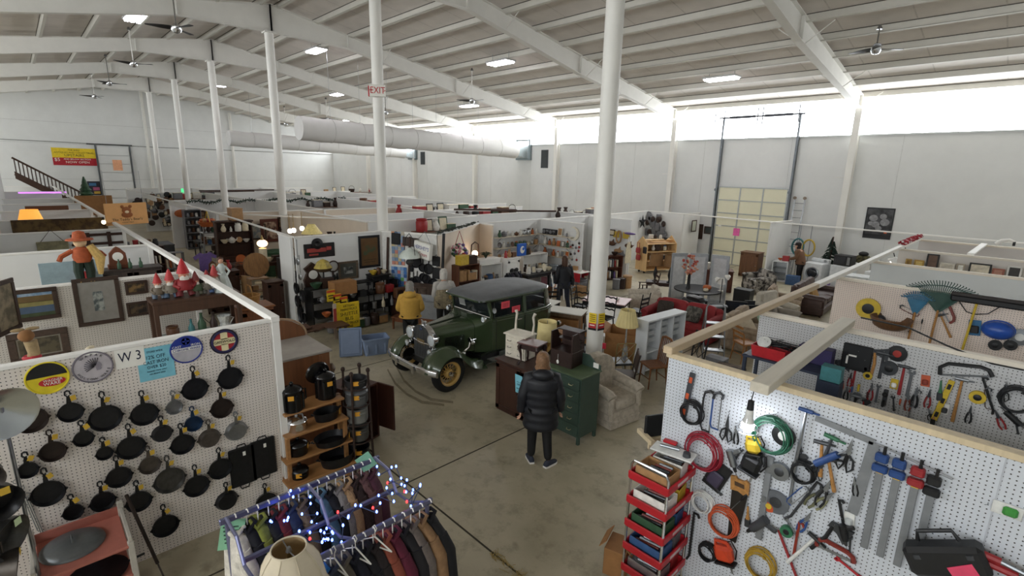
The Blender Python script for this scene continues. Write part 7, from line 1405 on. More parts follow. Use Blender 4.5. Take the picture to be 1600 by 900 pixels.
# ---- corner china booth ----
XC=-13.5; YC=14.735
def wshelf(label,M,L,d=.28): 
    t=thing('wall_shelf',label,'shelf',M); MB().box((0,-d/2,-.012),(L,d,.024),mat('d8cdb8',.6),.004).build('board',t)
    for s in(-.4,.4): MB().tube([(L*s,-.01,-.2),(L*s,-d*.8,-.024)],.012,5,STEEL).build('bracket',t)
    return t
for z,n in((1.9,'top'),(1.5,'middle'),(1.1,'lower')):
    wshelf('%s china shelf on the left wall of the corner booth'%n,tr(XC+.02,13.35,z)@rz(PI/2),2.4)
    wshelf('%s china shelf on the right wall of the corner booth'%n,tr(-12.55,YC-.02,z),1.55)
r_=random.Random(21)
kinds=['figure','vase','picture','teapot','jar','plate','lamp','bowl']
cl=['white','brown','orange','grey','cream','dark brown','green','silver','white','tan']
for z,n in((1.9,'top'),(1.5,'middle'),(1.1,'lower')):
    shelf_row((XC+.18,12.25,z),(XC+.18,14.4,z),[(r_.choice(kinds[:7]),r_.choice(cl),r_.uniform(.18,.28),r_.choice(cl)) for _ in range(10)],'on the %s left corner shelf'%n,PI/2,'china on the left corner shelves')
    shelf_row((-13.2,YC-.16,z),(-11.85,YC-.16,z),[('radio','black',.34,'grey')]*2+[('picture','white',.3,'tan'),('figure','grey',.2,'white')] if z>1.8 else [(r_.choice(['picture','figure','vase','picture']),r_.choice(cl),r_.uniform(.2,.28),r_.choice(cl)) for _ in range(6)],'on the %s right corner shelf'%n,0,'china on the right corner shelves')
p=AY(898,365,YC); one('crescent_moon','white crescent moon lamp on the corner booth wall','lamp',MB().prism([(.26*math.cos(a),.26*math.sin(a)) for a in [-2.2+4.4*i/16 for i in range(17)]]+[(-.05+.2*math.cos(a),.2*math.sin(a)) for a in [2.0-4.0*i/16 for i in range(17)]],0,.05,mat('ece6d4',.5)),M=FY((p.x,YC-.04,p.z),-.3))
for i,(px,py) in enumerate(((893,386),(896,383),(901,387),(906,386),(893,397),(899,396),(905,392),(906,380),(895,405),(902,406))): p=AY(px,py,YC); one('hanging_ornament','small dark ornament, %s of the cluster beside the moon lamp'%NTH[i],'ornament',MB().ell((0,0,.03),(.05,.05,.025),pm(['red','dark brown','grey'][i%3]),8,6).cyl((0,.04,.03),(0,.12,.03),.006,n=4,m=BLACK),M=FY((p.x,YC-.015,p.z)),group='ornaments by the moon lamp')
p=AX(815,390,-12.4); t=thing('blue_sign','bright blue square sign with a white crest in the corner booth','sign',FX(p)); MB().box((0,0,0),(.42,.44,.08),mat('1f5fc0',.5),.01).build('panel',t); MB().ell((0,0,.042),(.11,.13,.006),PAPER,14,8).ell((.04,.03,.046),(.06,.06,.006),mat('1f5fc0',.5),10,6).build('crest',t); 
u=shelfunit('white shelf under the blue sign in the corner booth',tr(-12.55,13.3,0)@rz(PI/2),1.3,.35,p.z-.23,3,CAP); shelf_row((-12.5,12.7,p.z-.225),(-12.5,13.15,p.z-.225),[('box','black',.28),('jar','brown',.25)],'beside the blue sign',PI/2,'goods beside the blue sign')
table('black narrow console of white dishes in the corner booth',tr(-11.7,12.75,0)@rz(PI/2),1.5,.4,.82,BLACK); shelf_row((-11.7,12.1,.82),(-11.7,13.4,.82),[('jar','white',.25),('picture','grey',.25,'cream'),('bowl','white',.12),('plate','cream',.28),('bowl','cream',.12)],'on the black narrow console',PI/2,'dishes on the console')
t=thing('milk_can','tall grey milk can with a round emblem','can',tr(-11.9,13.75,0)); MB().lathe([(.2,0),(.21,.6),(.13,.78),(.13,.9),(.18,.92),(.16,.96),(.02,.97)],20,mat('7b8388',.5,.4,.15,10)).build('body',t,smooth=50); MB().lathe([(.1,0),(.1,.01),(.01,.012)],16,BLACK,tr(.2,0,.5)@ry(PI/2)).build('emblem',t); MB().tube([(0,-.2,.7),(0,-.27,.8),(0,-.16,.85)],.014,6,STEEL).build('handle',t)
t=thing('covered_table','long table with white top and red cloth in the corner booth','table',tr(-11.6,14.3,0)); MB().box((0,0,.74),(1.5,.6,.03),PAPER,.005).build('top',t); MB().box((0,-.31,.58),(1.52,.02,.32),mat('b01f2a',.8,0,.1,10),.004).box((-.76,0,.58),(.02,.6,.32),mat('b01f2a',.8,0,.1,10),.004).build('red_cloth',t)
for x in(-.7,.7):
    for y in(-.25,.25): MB().cyl((x,y,0),(x,y,.72),.02,n=8,m=STEEL).build('leg',t)
shelf_row((-12.2,14.35,.756),(-11.0,14.35,.756),[('bowl','grey',.08),('box','white',.2),('figure','brown',.2),('box','tan',.18),('vase','white',.22)],'on the red clothed table',0,'goods on the red clothed table')
t=thing('red_bow','big red ribbon bow draped on the booth post','bow',tr(AY(908,428,14.5))); RB_=mat('b01f2a',.6); MB().ell((-.16,0,.05),(.18,.06,.1),RB_).ell((.16,0,.05),(.18,.06,.1),RB_).ell((0,-.03,.05),(.06,.06,.06),RB_).build('loops',t); MB().box((.08,0,-.35),(.14,.03,.7),RB_,.01).box((-.08,0,-.25),(.12,.03,.5),RB_,.01).build('tails',t)
chair('small white wooden chair behind the walking person',tr(-10.9,12.9,0)@rz(2.3),CAP,'slat',h=.8); good('crock','grey',.5,(-11.0,14.3,0),'',label='grey bucket under the red clothed table'); good('box','tan',.4,(-10.75,13.9,0),'',label='cardboard carton near the booth post'); good('tin','dark brown',.6,(-10.6,14.9,0),'',label='dark waste bin beside the booth post'); good('box','pink',.45,(-12.3,13.95,0),'',label='pink plastic crate under the red clothed table')
# ---- booth behind the near column ----
Y4=17.77
for i,(px,py,k,c) in enumerate(((956,363,'frame','grey'),(964,366,'tile','yellow'),(968,370,'ring','tan'),(979,368,'tile','yellow'),(957,380,'bird','brown'),(967,392,'bird','tan'),(972,398,'bird','grey'),(984,384,'bird','brown'))):
    p=AY(px,py,Y4); b=MB()
    if k=='frame': b.box((0,0,.02),(.4,.26,.03),DWOOD,.01).box((0,0,.037),(.3,.17,.006),pm('cream'))
    elif k=='tile': b.box((0,0,.02),(.3,.26,.03),pm('yellow'),.02)
    elif k=='ring': b.ring((0,0,.03),.12,.035,18,6,pm('tan'),sy=2)
    else: b.ell((0,0,.05),(.2,.1,.05),pm(c)).prism([(-.05,0),(.1,.2),(.12,.0)],.03,.06,pm(c)).tube([(.15,0,.05),(.25,.05,.05)],[.04,.01],6,pm(c))
    one('wall_ornament','%s %s, %s along the grey wall behind the near column'%(c,{'frame':'framed card','tile':'tile','ring':'oval wreath','bird':'bird ornament'}[k],NTH[i]),'ornament',b,M=FY((p.x,Y4-.03,p.z)))
u=shelfunit('brown two-tier bookcase full of paperbacks near the post',tr(-11.75,16.85,0)@rz(PI/2)@rz(-.5),1.3,.35,1.0,3,wood('5c3222'),True); q=rz(PI/2-.5)
for j in range(2):
    for i in range(11):
        v=q@Vector((-.55+.1*i,-.02,0)); one('book','%s book from the left on the %s tier of the brown bookcase'%(NTH[i],['lower','upper'][j]),'book',items_mb('book',.26+.03*((i*7)%3),pm(['white','grey','red','cream','blue','pink','tan','white','black','purple','cream'][(i+4*j)%11])),M=tr(-11.75+v.x,16.85+v.y,.075+.465*j)@q,group='books in the brown bookcase')
shelf_row((-12.0,16.4,1.0),(-11.5,17.3,1.0),[('bowl','green',.14),('box','white',.16),('bowl','dark brown',.14)],'on the brown bookcase',PI/2,'goods on the brown bookcase')
t=thing('hanging_apron','cream apron hanging from the booth post','apron',FX((-11.2,17.55,1.15))); MB().prism([(-.2,-.45),(.2,-.45),(.18,.1),(.08,.4),(-.08,.4),(-.18,.1)],-.02,.02,pm('cream')).build('cloth',t); MB().box((0,-.25,-.03),(.03,1.7,.03),CAP).build('pole',t); MB().ell((0,.75,0),(.09,.05,.28),pm('purple'),8,6).build('scarf',t)
# ---- natural wood desk booth ----
t=thing('bread_rack','natural wood display rack with open shelves and slanted side','rack',tr(-11.4,20.1,0)@rz(1.15)); NW=wood('d9b27c',2,.6,.1)
for x in(-.75,.75): MB().prism([(-.4,.1),(.4,.1),(.4,1.3),(0,1.62),(-.4,1.3)],-.015,.015,NW,tr(x,0,0)@rz(PI/2)@rx(PI/2)).build('side_panel',t)
for z in(.15,.55,.95,1.3): MB().box((0,0,z),(1.5,.76,.025),NW,.004).build('shelf',t)
MB().box((0,.38,.75),(1.5,.02,1.2),NW).build('back_panel',t); MB().box((0,0,1.45),(1.5,.3,.02),NW).build('top_board',t)
for x in(-.7,.7): MB().lathe([(.05,0),(.05,.03)],10,BLACK,tr(x,.2,.05)@rx(PI/2)).lathe([(.05,0),(.05,.03)],10,BLACK,tr(x,-.2,.05)@rx(PI/2)).build('caster',t)
for i,(px,py,c) in enumerate(((997,391,'red'),(1008,391,'black'),(997,402,'red'))): p=AY(px,py,19.32); one('handbag','%s handbag hanging on the natural wood rack%s'%(c,['',', the large one',' below the other red one'][i]),'bag',MB().box((0,0,0),(.3,.1,.26 if i!=1 else .32),pm(c),.05).tube([(-.1,0,.13),(-.08,0,.34),(.08,0,.34),(.1,0,.13)],.012,6,pm(c)),M=tr(p)@rz(-.42))
shelf_row((-11.9,20.2,1.46),(-11.0,20.3,1.46),[('box','white',.2),('figure','dark brown',.22),('jar','white',.2),('teapot','black',.2)],'on top of the natural wood rack',.6,'goods on the wood rack')
Y5=23.2
p=AX(1004,347,-13.66); one('tin_star','large black five-pointed metal star on the white wall','star',MB().add([(.0,0,.09)]+[((.38 if i%2==0 else .15)*math.sin(PI*i/5),(.38 if i%2==0 else .15)*math.cos(PI*i/5),0) for i in range(10)],[(0,1+(i+1)%10,1+i) for i in range(10)],IRON),M=FX(p),smooth=0)
r_=random.Random(31); cnt={}; pos=sorted((r_.uniform(1012,1040),r_.uniform(335,372)) for _ in range(26))
for i in range(26):
    px,py=pos[i];p=AY(px,py,Y5); b=MB(); k=i%3
    if k==0:b.lathe([(.01,0),(.16,0),(.18,.04),(.1,.06)],14,pm(['grey','black','silver'][i%3]))
    elif k==1:b.box((0,0,.06),(.26,.36,.12),pm(['black','grey','brown'][i%3]),.03)
    else:b.ell((0,0,.08),(.12,.16,.08),pm(['black','silver','dark brown'][i%3]),10,6)
    lb='%s in the %s dark cluster right of the star'%(['dark plate','dark lantern','dark pot'][k],['upper','middle','lower'][min(2,int((py-335)/12.4))]); cnt[lb]=cnt.get(lb,0)+1; one('hanging_lantern',lb+', %s from the left'%NTH[cnt[lb]-1],'lantern',b,M=FY((p.x,Y5-.03,p.z)),group='dark cluster right of the star')
frame_pic(FY((AY(1057,345,24.5).x,24.3,AY(1057,345,24.5).z)),.75,.6,'framed picture above the dark shelf by the garage door',DWOOD,P2('8a8478','4a4438',8),.08)
u=shelfunit('tall dark shelf packed with clocks and radios by the garage door',tr(-12.6,24.0,0),1.5,.5,1.75,4,wood('2e2018'))
for j in range(3): shelf_row((-13.2,23.85,.09+.56*j),(-12.0,23.85,.09+.56*j),[('box','dark brown',.3),('clock',['brown','cream','tan'][j],.35,'white'),('jar','silver',.28),('radio','brown',.4,'tan'),('box','black',.3)],'on the %s tier of the dark clock shelf'%['bottom','middle','top'][j],0,'goods on the dark clock shelf')
XM=-11.75
for (px,py,wp,hp,l,pmx) in((1084,353,9,18,'tall green-white framed mirror on the end wall','c9cfc0'),(1094,362,5,24,'narrow dark framed strip on the end wall','3a2c24'),(1107,360,8,12,'small dark picture at the right of the end wall','2a3230')):
    p=AY(px,py,24.9); frame_pic(FX((-11.66,AX(px,py,-11.66).y,AX(px,py,-11.66).z)) if px<1090 else FY((p.x,24.95,p.z)),.5 if wp>6 else .25,.02*hp*1.6,l,DWOOD,mat(pmx,.3),.05)
# ================= CENTRE FURNITURE =================
t=cabinet('long dark wooden two-door cabinet with a light blue notice',tr(-5.58,6.05,0),1.25,.62,.95,wood('3c231a',2,.45,.2),2,0,BLACK)
p=AY(812,600,5.7); t=thing('notice','curling light blue paper notice taped to the dark cabinet','notice',FY((p.x,5.69,p.z))); MB().box((0,0,.01),(.17,.34,.004),CY,M=rx(.06)).build('paper',t)
for s,z,y in(('CLOTHING',.024,.12),('30%',.07,.05),('OFF',.05,-.01),('ASK AT DESK',.02,-.08)): text(s,z,tr(0,y,.014),mat('16304a',.6),t,sx=.9)
t=cabinet('small distressed white doll dresser with mirror posts on the cabinet',tr(-5.98,6.1,.98)@rz(.15),.44,.32,.42,mat('d5cdbd',.6,0,.12,12),0,3,mat('8a8378',.5)); WDm=mat('cfc7b8',.6,0,.12,12)
for s in(-.19,.19): MB().tube([(s,.1,.43),(s*1.05,.12,.6),(s*.95,.12,.74),(s*1.1,.13,.8)],[.025,.018,.022,.03],8,WDm).build('mirror_post',t)
t=table('small dark cabriole-legged table standing on the cabinet',tr(-5.55,5.95,.98)@rz(.2),.42,.34,.42,wood('2e1a18'),.025,.05,style='cab',top=wood('6a4a48',2,.3,.1),name='side_table')
t=cabinet('olive green painted tall dresser with side panel',tr(-4.74,6.06,0),.74,.48,1.13,mat('3c5046',.5,0,.1,5),0,5,mat('b4ac88',.4,.6),leg=.12,tm=mat('55664a',.5,0,.15,5),name='dresser')
MB().prism([(-.38,0),(.38,0),(.38,.08),(.28,.1),(.15,.2),(-.15,.2),(-.28,.1),(-.38,.08)],-.01,.01,mat('3c5046',.5),tr(0,.23,1.155)@rx(PI/2)).build('splashboard',t); MB().box((.3,.21,1.22),(.1,.01,.08),PAPER).build('price_tag',t)
t=thing('desk_hutch','small dark stepped desk hutch on the green dresser','hutch',tr(-4.92,6.12,1.156)@rz(.1)); HD=wood('2f1d18')
MB().box((0,0,.13),(.42,.36,.26),HD,.008).build('base',t); MB().prism([(-.18,0),(.18,0),(.18,.3),(.02,.3),(-.1,.02)],-.21,-.19,HD,tr(0,0,.26)@rz(-PI/2)@rx(PI/2)).prism([(-.18,0),(.18,0),(.18,.3),(.02,.3),(-.1,.02)],.19,.21,HD,tr(0,0,.26)@rz(-PI/2)@rx(PI/2)).build('side_panel',t); MB().box((0,.16,.41),(.42,.02,.3),HD).build('back_panel',t)
for z in(.4,.56): MB().box((0,.1,z),(.42,.2,.018),HD).build('shelf',t)
MB().cyl((-.05,-.19,.2),(-.05,-.19,.1),.003,n=4,m=PAPER).ell((-.05,-.195,.07),(.025,.008,.035),PAPER,8,6).build('hang_tag',t)
FLOR=mat('c6bcac',.9,0,.15,12,.05,0,1,'b2a898')
t=thing('armchair','floral cream upholstered armchair with tall back beside the green dresser','armchair',tr(-4.62,7.02,0)@rz(PI/2-.15)); 
MB().box((0,0,.2),(.74,.74,.3),FLOR,.04).box((0,-.01,.08),(.75,.75,.14),FLOR,.01).build('base',t,smooth=60); cushion(MB(),(0,-.06,.42),(.54,.66,.2),FLOR).build('seat_cushion',t,smooth=70)
MB().loft([[(x*w_,.3+.1*k+y*.1,z) for x,y in((-1,-1),(1,-1),(1.05,0),(1,1),(-1,1),(-1.05,0))] for w_,z,k in((.3,.3,0),(.33,.6,.15),(.33,.85,.5),(.26,1.0,.8),(.12,1.06,.9))],FLOR).build('tufted_back',t,smooth=60)
for s in(-1,1): MB().box((s*.33,-.05,.42),(.14,.66,.36),FLOR,.05).tube([(s*.34,-.36,.56),(s*.34,-.3,.6),(s*.34,.25,.64)],.09,12,FLOR).build('arm',t,smooth=60)
# column cards
for i,(a,l) in enumerate(((math.radians(-75),'left'),(math.radians(-15),'right'))):
    t=thing('warning_card','yellow and red warning card on the %s side of the near column'%l,'card',tr(-5.6,7.8,1.46)@rz(a)@tr(.172,0,0)@rz(PI/2)@rx(PI/2)); MB().box((0,.04,0),(.15,.2,.006),YSg).build('yellow_part',t); MB().box((0,-.11,0),(.15,.1,.006),mat('b5262c',.6)).build('red_part',t)
    for j in range(4): MB().box((0,.1-.04*j,.005),(.11,.012,.002),BKT).build('print_line',t)
    MB().box((0,-.1,.005),(.1,.02,.002),PAPER).build('print_line',t)
    MB().box((0,-.18,0),(.16,.04,.008),BLACK).build('black_band',t)
CRS=mat('e0cf94',.8,0,.06,8)
tlamp('lamp with plain cream drum shade behind the desk hutch',tr(-6.15,7.0,.0),1.42,MWOOD,CRS,.2,.18,.36,name='floor_lamp')
tlamp('tall crystal lamp with pleated cream shade right of the column',tr(-5.55,8.85,0),1.45,mat('c4c8c8',.15,.6,.2,20),CRS,.24,.15,.34,name='floor_lamp',pleat=.02)
PKT=mat('d9b4b4',.35); t=table('pink-topped kitchen table behind the column',tr(-8.0,11.6,0)@rz(.35),1.25,.85,.76,BLACK,.03,.05,style='rd',top=PKT); good('bowl','white',.06,(-7.7,11.7,.76),'',label='white dish on the pink-topped table')
for i,(x,y,a,st,l) in enumerate(((-8.35,10.75,.3,'ladder','black ladder-back chair in front of the pink table'),(-8.75,11.4,1.8,'ladder','black ladder-back chair at the left end of the pink table'),(-7.35,12.2,-1.6,'slat','black chair at the right end of the pink table'),(-9.1,10.6,.9,'slat','dark low-back chair left of the ladder-back chairs'),(-7.55,10.9,.1,'ladder','black carved chair just right of the column'))): chair(l,tr(x,y,0)@rz(a),BLACK,st,h=1.0)
t=table('white-topped table with brown sides left of the column',tr(-7.95,9.75,0)@rz(.4),1.0,.6,.78,wood('7a6248'),.03,.05,top=PAPER); table('second white-topped table behind the car boot',tr(-8.9,10.0,0)@rz(.3),.7,.6,.78,BLACK,top=PAPER); one('carton','open brown carton under the white-topped table','carton',MB().box((0,0,.3),(.8,.5,.6),CARD,.006),M=tr(-7.95,9.75,0)@rz(.4))
for i,(x,y,s) in enumerate(((-6.3,9.95,.75),(-7.0,9.2,.6))): t=thing('cardboard_box',['large open cardboard box right of the crystal lamp','smaller cardboard box behind the crystal lamp'][i],'box',tr(x,y,0)@rz(.4)); MB().loft([[(sx*s/2,sy*s/2,z) for sx,sy in((-1,-1),(1,-1),(1,1),(-1,1))] for z in(0,s*.8)],CARD,cap=False).box((0,0,.02),(s,s,.02),CARD).build('carton',t); [MB().box((q*s*.68,0,s*.86),(s*.42,s,.01),CARD,M=ry(-q*.5)).build('flap',t) for q in(-1,1)]
WBk=mat('d5d8da',.5,0,.03,4)
t=thing('white_bookcase','white bookcase with louvred panels standing sideways','bookcase',tr(-5.3,9.85,0)@rz(PI/2-.1)@Matrix.Diagonal((.72,1,1,1))); 
MB().box((0,.13,.6),(1.9,.03,1.2),WBk,.005).build('back_panel',t); MB().box((0,0,1.2),(1.96,.32,.04),WBk,.006).build('top',t)
for x in(-.95,-.32,.32,.95): MB().box((x,0,.6),(.04,.3,1.18),WBk,.004).build('divider',t)
for z in(.1,.5): MB().box((0,0,z),(1.9,.3,.03),WBk,.004).build('shelf',t)
for x in(-.63,0,.63):
    for j in range(3): MB().box((x,-.02,.72+.15*j),(.56,.02,.1),mat('c4c8cb',.5),.005).build('louvre_panel',t)
chair('brown spindle-back windsor chair by the white bookcase',tr(-4.85,8.85,0)@rz(-.5),wood('7a4c28'),'spindle',h=.95); chair('dark wooden chair with vinyl seat beside the floral armchair',tr(-4.98,7.95,0)@rz(-.9),wood('2f2420'),'panel',mat('4a3a30',.5)); chair('gold framed chair with dark seat behind the floral armchair',tr(-5.4,8.47,0)@rz(-2.2),wood('8a7648'),'lattice',mat('25282c',.4)); chair('black iron lattice-back chair near the white bookcase',tr(-4.45,9.6,0)@rz(-.4),BLACK,'lattice',h=1.05)
chair('tall dark carved chair behind the crystal lamp',tr(-6.2,8.6,0)@rz(-2.6),BLACK,'ladder',h=1.1); 
t=one('red_tag','bright red price tag on the gold framed chair','tag',MB().box((0,0,0),(.1,.01,.12),mat('e0304a',.6)),M=tr(-5.62,8.15,.8)@rz(.5))
RDs=mat('8e2b2e',.85,0,.1,14,.08)
sofa('burgundy red two-seat sofa with rolled arms',tr(-6.1,12.4,0)@rz(.05),1.95,RDs,2,d=.95,h=.92,armh=.62); pillow('dark woven square pillow on the red sofa',tr(-6.55,12.3,.68)@rz(.3)@rx(1.1),mat('3a322c',.9,0,.3,20)); pillow('grey striped square pillow on the red sofa',tr(-5.75,12.3,.68)@rz(-.1)@rx(1.1),mat('6b675f',.9,0,.3,12,0,0,1,'3c3a36'))
sofa('beige patterned armchair behind the red sofa',tr(-8.0,13.6,0)@rz(-.9),.95,FLOR,1,'patterned_armchair','armchair',d=.9,h=.9); sofa('black leather recliner at the right of the red sofa',tr(-6.2,13.85,0)@rz(2.8),.95,mat('1d1e20',.4),1,'recliner','recliner',d=.9,h=.85)
t=thing('rocking_chair','dark wooden rocking chair in front of the twin lamps','chair',tr(-8.7,14.9,0)@rz(-.8)); MB().box((0,0,.4),(.48,.46,.04),DWOOD,.01).build('seat',t)
for s in(-1,1):
    MB().tube([(s*.22,-.42,.1),(s*.22,-.15,.03),(s*.22,.2,.03),(s*.22,.55,.14)],.02,6,DWOOD).build('rocker',t); MB().cyl((s*.21,-.18,.04),(s*.21,-.18,.62),.02,n=8,m=DWOOD).build('leg',t); MB().cyl((s*.21,.2,.04),(s*.21,.38,1.05),.02,n=8,m=DWOOD).build('back_post',t); MB().box((s*.22,0,.63),(.06,.46,.025),DWOOD,.008).build('arm',t)
for z in(.6,.75,.9): MB().box((0,.24+(z-.4)*.2,z),(.42,.02,.08),DWOOD,.005).build('slat',t)
table('low dark side table under the twin lamps',tr(-8.75,16.0,0)@rz(.5),1.1,.5,.55,DWOOD)
for i,(px,l) in enumerate(((1022,'left of the twin lamps with brown drum shade'),(1040,'right of the twin lamps with brown drum shade'))): P=AZ(px,412,1.35); tlamp(l,tr(-8.95+.45*i,15.85+.2*i,.55),.98,BLACK,mat('8e6a44',.8,0,.08,8),.24,.21,.4)
t=thing('round_table','round black pedestal table with autumn decorations','table',tr(-6.95,15.0,0)); MB().lathe([(.72,.72),(.72,.755),(.01,.757)],32,BLACK).build('tabletop',t); MB().lathe([(.3,0),(.28,.04),(.08,.08),(.07,.6),(.2,.72)],16,BLACK).build('pedestal',t)
t=thing('flower_vase','black vase of orange and pink autumn leaves','vase',tr(-7.2,14.85,.757)); MB().lathe([(.07,0),(.05,.1),(.04,.45),(.05,.47)],12,BLACK).build('vase',t); r_=random.Random(8)
for i in range(60):
    a=r_.uniform(0,6.3);z=r_.uniform(.45,1.05);q=.28*math.sin((z-.4)/.7*PI)*r_.uniform(.3,1); MB().ell((q*math.cos(a),q*math.sin(a),z),(.05,.03,.035),mat(['b0584a','c47a5c','a84a44','d09a80'][i%4],.8),6,4,rz(a)).build('leaf',t)
def pumpkin(l,p,r,m):
    t=thing('pumpkin',l,'pumpkin',tr(Vector(p))); R=[[(r*f*(1+.08*math.cos(8*a))*math.cos(a),r*f*(1+.08*math.cos(8*a))*math.sin(a),z*r) for a in [2*PI*i/32 for i in range(32)]] for f,z in((.3,.02),(.8,.15),(1,.6),(.8,1.05),(.3,1.2))]; MB().loft(R,m).build('flesh',t,smooth=60); MB().cyl((0,0,1.15*r),(.02,0,1.5*r),.02,.012,6,pm('brown')).build('stem',t)
pumpkin('orange pumpkin on the round black table',(-6.7,15.1,.757),.13,pm('orange')); pumpkin('small cream gourd beside the orange pumpkin',(-6.62,14.85,.757),.08,pm('cream')); good('lamp','white',.4,(-6.35,15.3,.757),'','white',label='small white lamp figure on the round black table')
t=thing('folding_screen','grey three-panel mirrored folding screen','screen',tr(-7.55,16.15,0)@rz(.5)); 
for x,a in((-.62,.5),(0,0),(.66,-.35)): MB().box((x,-.12*abs(a)*3,.85),(.58,.04,1.7),mat('a9adb2',.4,.3),.01,M=rz(a)).build('panel',t); MB().box((x,-.12*abs(a)*3-.025,.88),(.4,.01,1.4),mat('d8dadc',.25,.2),M=rz(a)).build('inset',t)
t=cabinet('brown writing desk with papers behind the folding screen',tr(-8.0,18.6,0)@rz(.5),1.2,.6,.78,wood('5c2f1f'),2,0); shelf_row((-8.4,18.3,.805),(-7.6,18.8,.805),[('box','white',.3),('radio','grey',.3,'white'),('bowl','yellow',.12),('box','blue',.25)],'on the brown writing desk',.5,'goods on the writing desk')
t=sofa('black and white cowhide bench chair by the writing desk',tr(-6.75,19.6,0)@rz(-.7),1.2,mat('2a2624',.9,0,.2,5,0,0,1,'b4aea4'),1,'cowhide_chair','chair',d=.7,h=.85); good('box','black',.55,(-6.5,17.6,0),'',label='black crate in front of the cowhide chair')
cabinet('plain brown cabinet in front of the cream garage door',tr(-8.2,22.6,0),.75,.6,1.05,wood('6a4528'),1,0)
# tan loveseat group
TANm=mat('8c7a66',.9,0,.12,6,.1,0,1,'a3927c')
sofa('tan striped loveseat with green pillow under the pine timber',tr(-4.5,13.0,0)@rz(PI/2+.1),1.7,TANm,2,d=1.0,h=.95,armh=.6); pillow('pale green pillow on the tan loveseat',tr(-4.35,13.45,.62)@rz(1.4)@rx(1.0),mat('a9c4ac',.9)); pillow('cream folded throw pillow on the tan loveseat arm',tr(-4.4,12.4,.65)@rz(1.2)@rx(.8),mat('b9aa92',.9))
chair('small honey wood chair in front of the tan loveseat',tr(-4.15,11.75,0)@rz(2.6),wood('a06a34'),'slat',h=.75)
t=thing('step_ladder','aluminium folding step ladder left of the tan loveseat','ladder',tr(-4.75,11.3,0)@rz(.6)); 
for s in(-1,1): MB().tube([(s*.24,-.35,0),(s*.2,0,1.25),(s*.14,.02,1.34)],.018,7,ALU).build('front_rail',t); MB().tube([(s*.24,.35,0),(s*.2,.03,1.2)],.016,7,ALU).build('rear_rail',t)
for z in(.3,.6,.9): MB().box((0,-.35+z*.28,z),(.42,.2,.03),ALU,.006).build('step',t)
MB().tube([(-.14,.02,1.34),(.14,.02,1.34)],.018,7,ALU).build('top_bar',t)
one('plaid_cushion','brown plaid seat cushion on the floor by the pegboard','cushion',cushion(MB(),(0,0,.18),(.6,.5,.3),mat('6a5848',.9,0,.3,8,0,0,1,'3f362e')),M=tr(-3.9,10.3,0)); good('box','grey',.4,(-4.3,10.6,0),'',label='grey box beneath the step ladder'); 
sofa('cream wing armchair behind the tan loveseat',tr(-4.75,15.5,0)@rz(PI/2-.3),.9,mat('b9b2a4',.9,0,.1,8),1,'wing_armchair','armchair',d=.85,h=1.05); sofa('grey tufted armchair beside the cream wing chair',tr(-4.3,14.6,0)@rz(PI/2+.2),.85,mat('8a8276',.9,0,.1,8),1,'tufted_armchair','armchair',d=.8,h=.95)
BRL=mat('4b3833',.5,0,.15,8); sofa('long brown leather reclining sofa behind the timber',tr(-4.55,18.5,0)@rz(PI/2+.05),2.3,BRL,3,d=1.0,h=1.0); sofa('tan rocker recliner beside the brown leather sofa',tr(-4.9,16.6,0)@rz(PI/2+.2),.95,TANm,1,'rocker_recliner','recliner',d=.9,h=1.05); pillow('mustard pillow on the brown leather sofa',tr(-4.5,18.0,.68)@rz(1.5)@rx(1.1),mat('a07a44',.9)); sofa('small brown chair in front of the leather sofa',tr(-3.1,17.2,0)@rz(-PI/2),.9,BRL,1,'leather_chair','chair',d=.85,h=.8)
for i,(x,y) in enumerate(((-5.75,15.1),(-5.4,15.6),(-5.3,14.9))): t=thing('flat_screen','black flat screen television, %s of three on the floor'%NTH[i],'television',tr(x,y,0)@rz(.5+.2*i)); MB().box((0,0,.38),(.62,.05,.4),BLACK,.01).build('case',t); MB().box((0,-.028,.38),(.56,.006,.34),mat('30343c',.1)).build('screen',t); MB().box((0,0,.09),(.1,.06,.18),BLACK).box((0,0,.01),(.3,.2,.02),BLACK,.005).build('stand',t)
t=thing('pharmacy_lamp','slim black floor lamp with two white cups','lamp',tr(-6.0,14.5,0)); MB().lathe([(.14,0),(.14,.02),(.015,.03),(.012,1.3)],14,BLACK).build('pole',t); [MB().lathe([(.09,0),(.04,.1)],14,PAPER,tr(.12*s,0,1.3+.06*s)@ry(.9*s)).build('cup_shade',t) for s in(-1,1)]
# ================= ALONG THE GARAGE WALL =================
t=thing('extension_ladder','grey aluminium ladder leaning on the white wall','ladder',tr(-7.3,24.45,0)@rx(-.12)); 
for s in(-.2,.2): MB().box((s,0,1.7),(.05,.03,3.4),STEEL,.005).build('stile',t); MB().lathe([(.07,0),(.07,.06)],10,wood('7a6a5a'),tr(s,-.03,3.4)@rx(PI/2)).build('end_pad',t)
for i in range(10): MB().cyl((-.2,0,.3+.32*i),(.2,0,.3+.32*i),.018,n=6,m=STEEL).build('rung',t)
def washer(l,M,front=True):
    t=thing('washing_machine',l,'washer',M); WA=mat('dcdfe0',.4); MB().box((0,0,.46),(.7,.68,.9),WA,.02).build('body',t); MB().box((0,.25,.98),(.7,.16,.14),WA,.02).build('control_panel',t); MB().lathe([(.05,0),(.05,.03)],14,STEEL,tr(.2,.165,.99)@rx(PI/2)).build('dial',t)
    if front: d=MB().ring((0,0,0),.22,.035,26,8,STEEL,tr(0,-.345,.5)@rx(PI/2)).build('door_ring',t); MB().ell((0,-.34,.5),(.2,.05,.2),mat('20242a',.1),16,10).build('door_glass',d)
    else: MB().box((0,-.05,.918),(.6,.5,.015),WA,.006).build('lid',t)
    return t
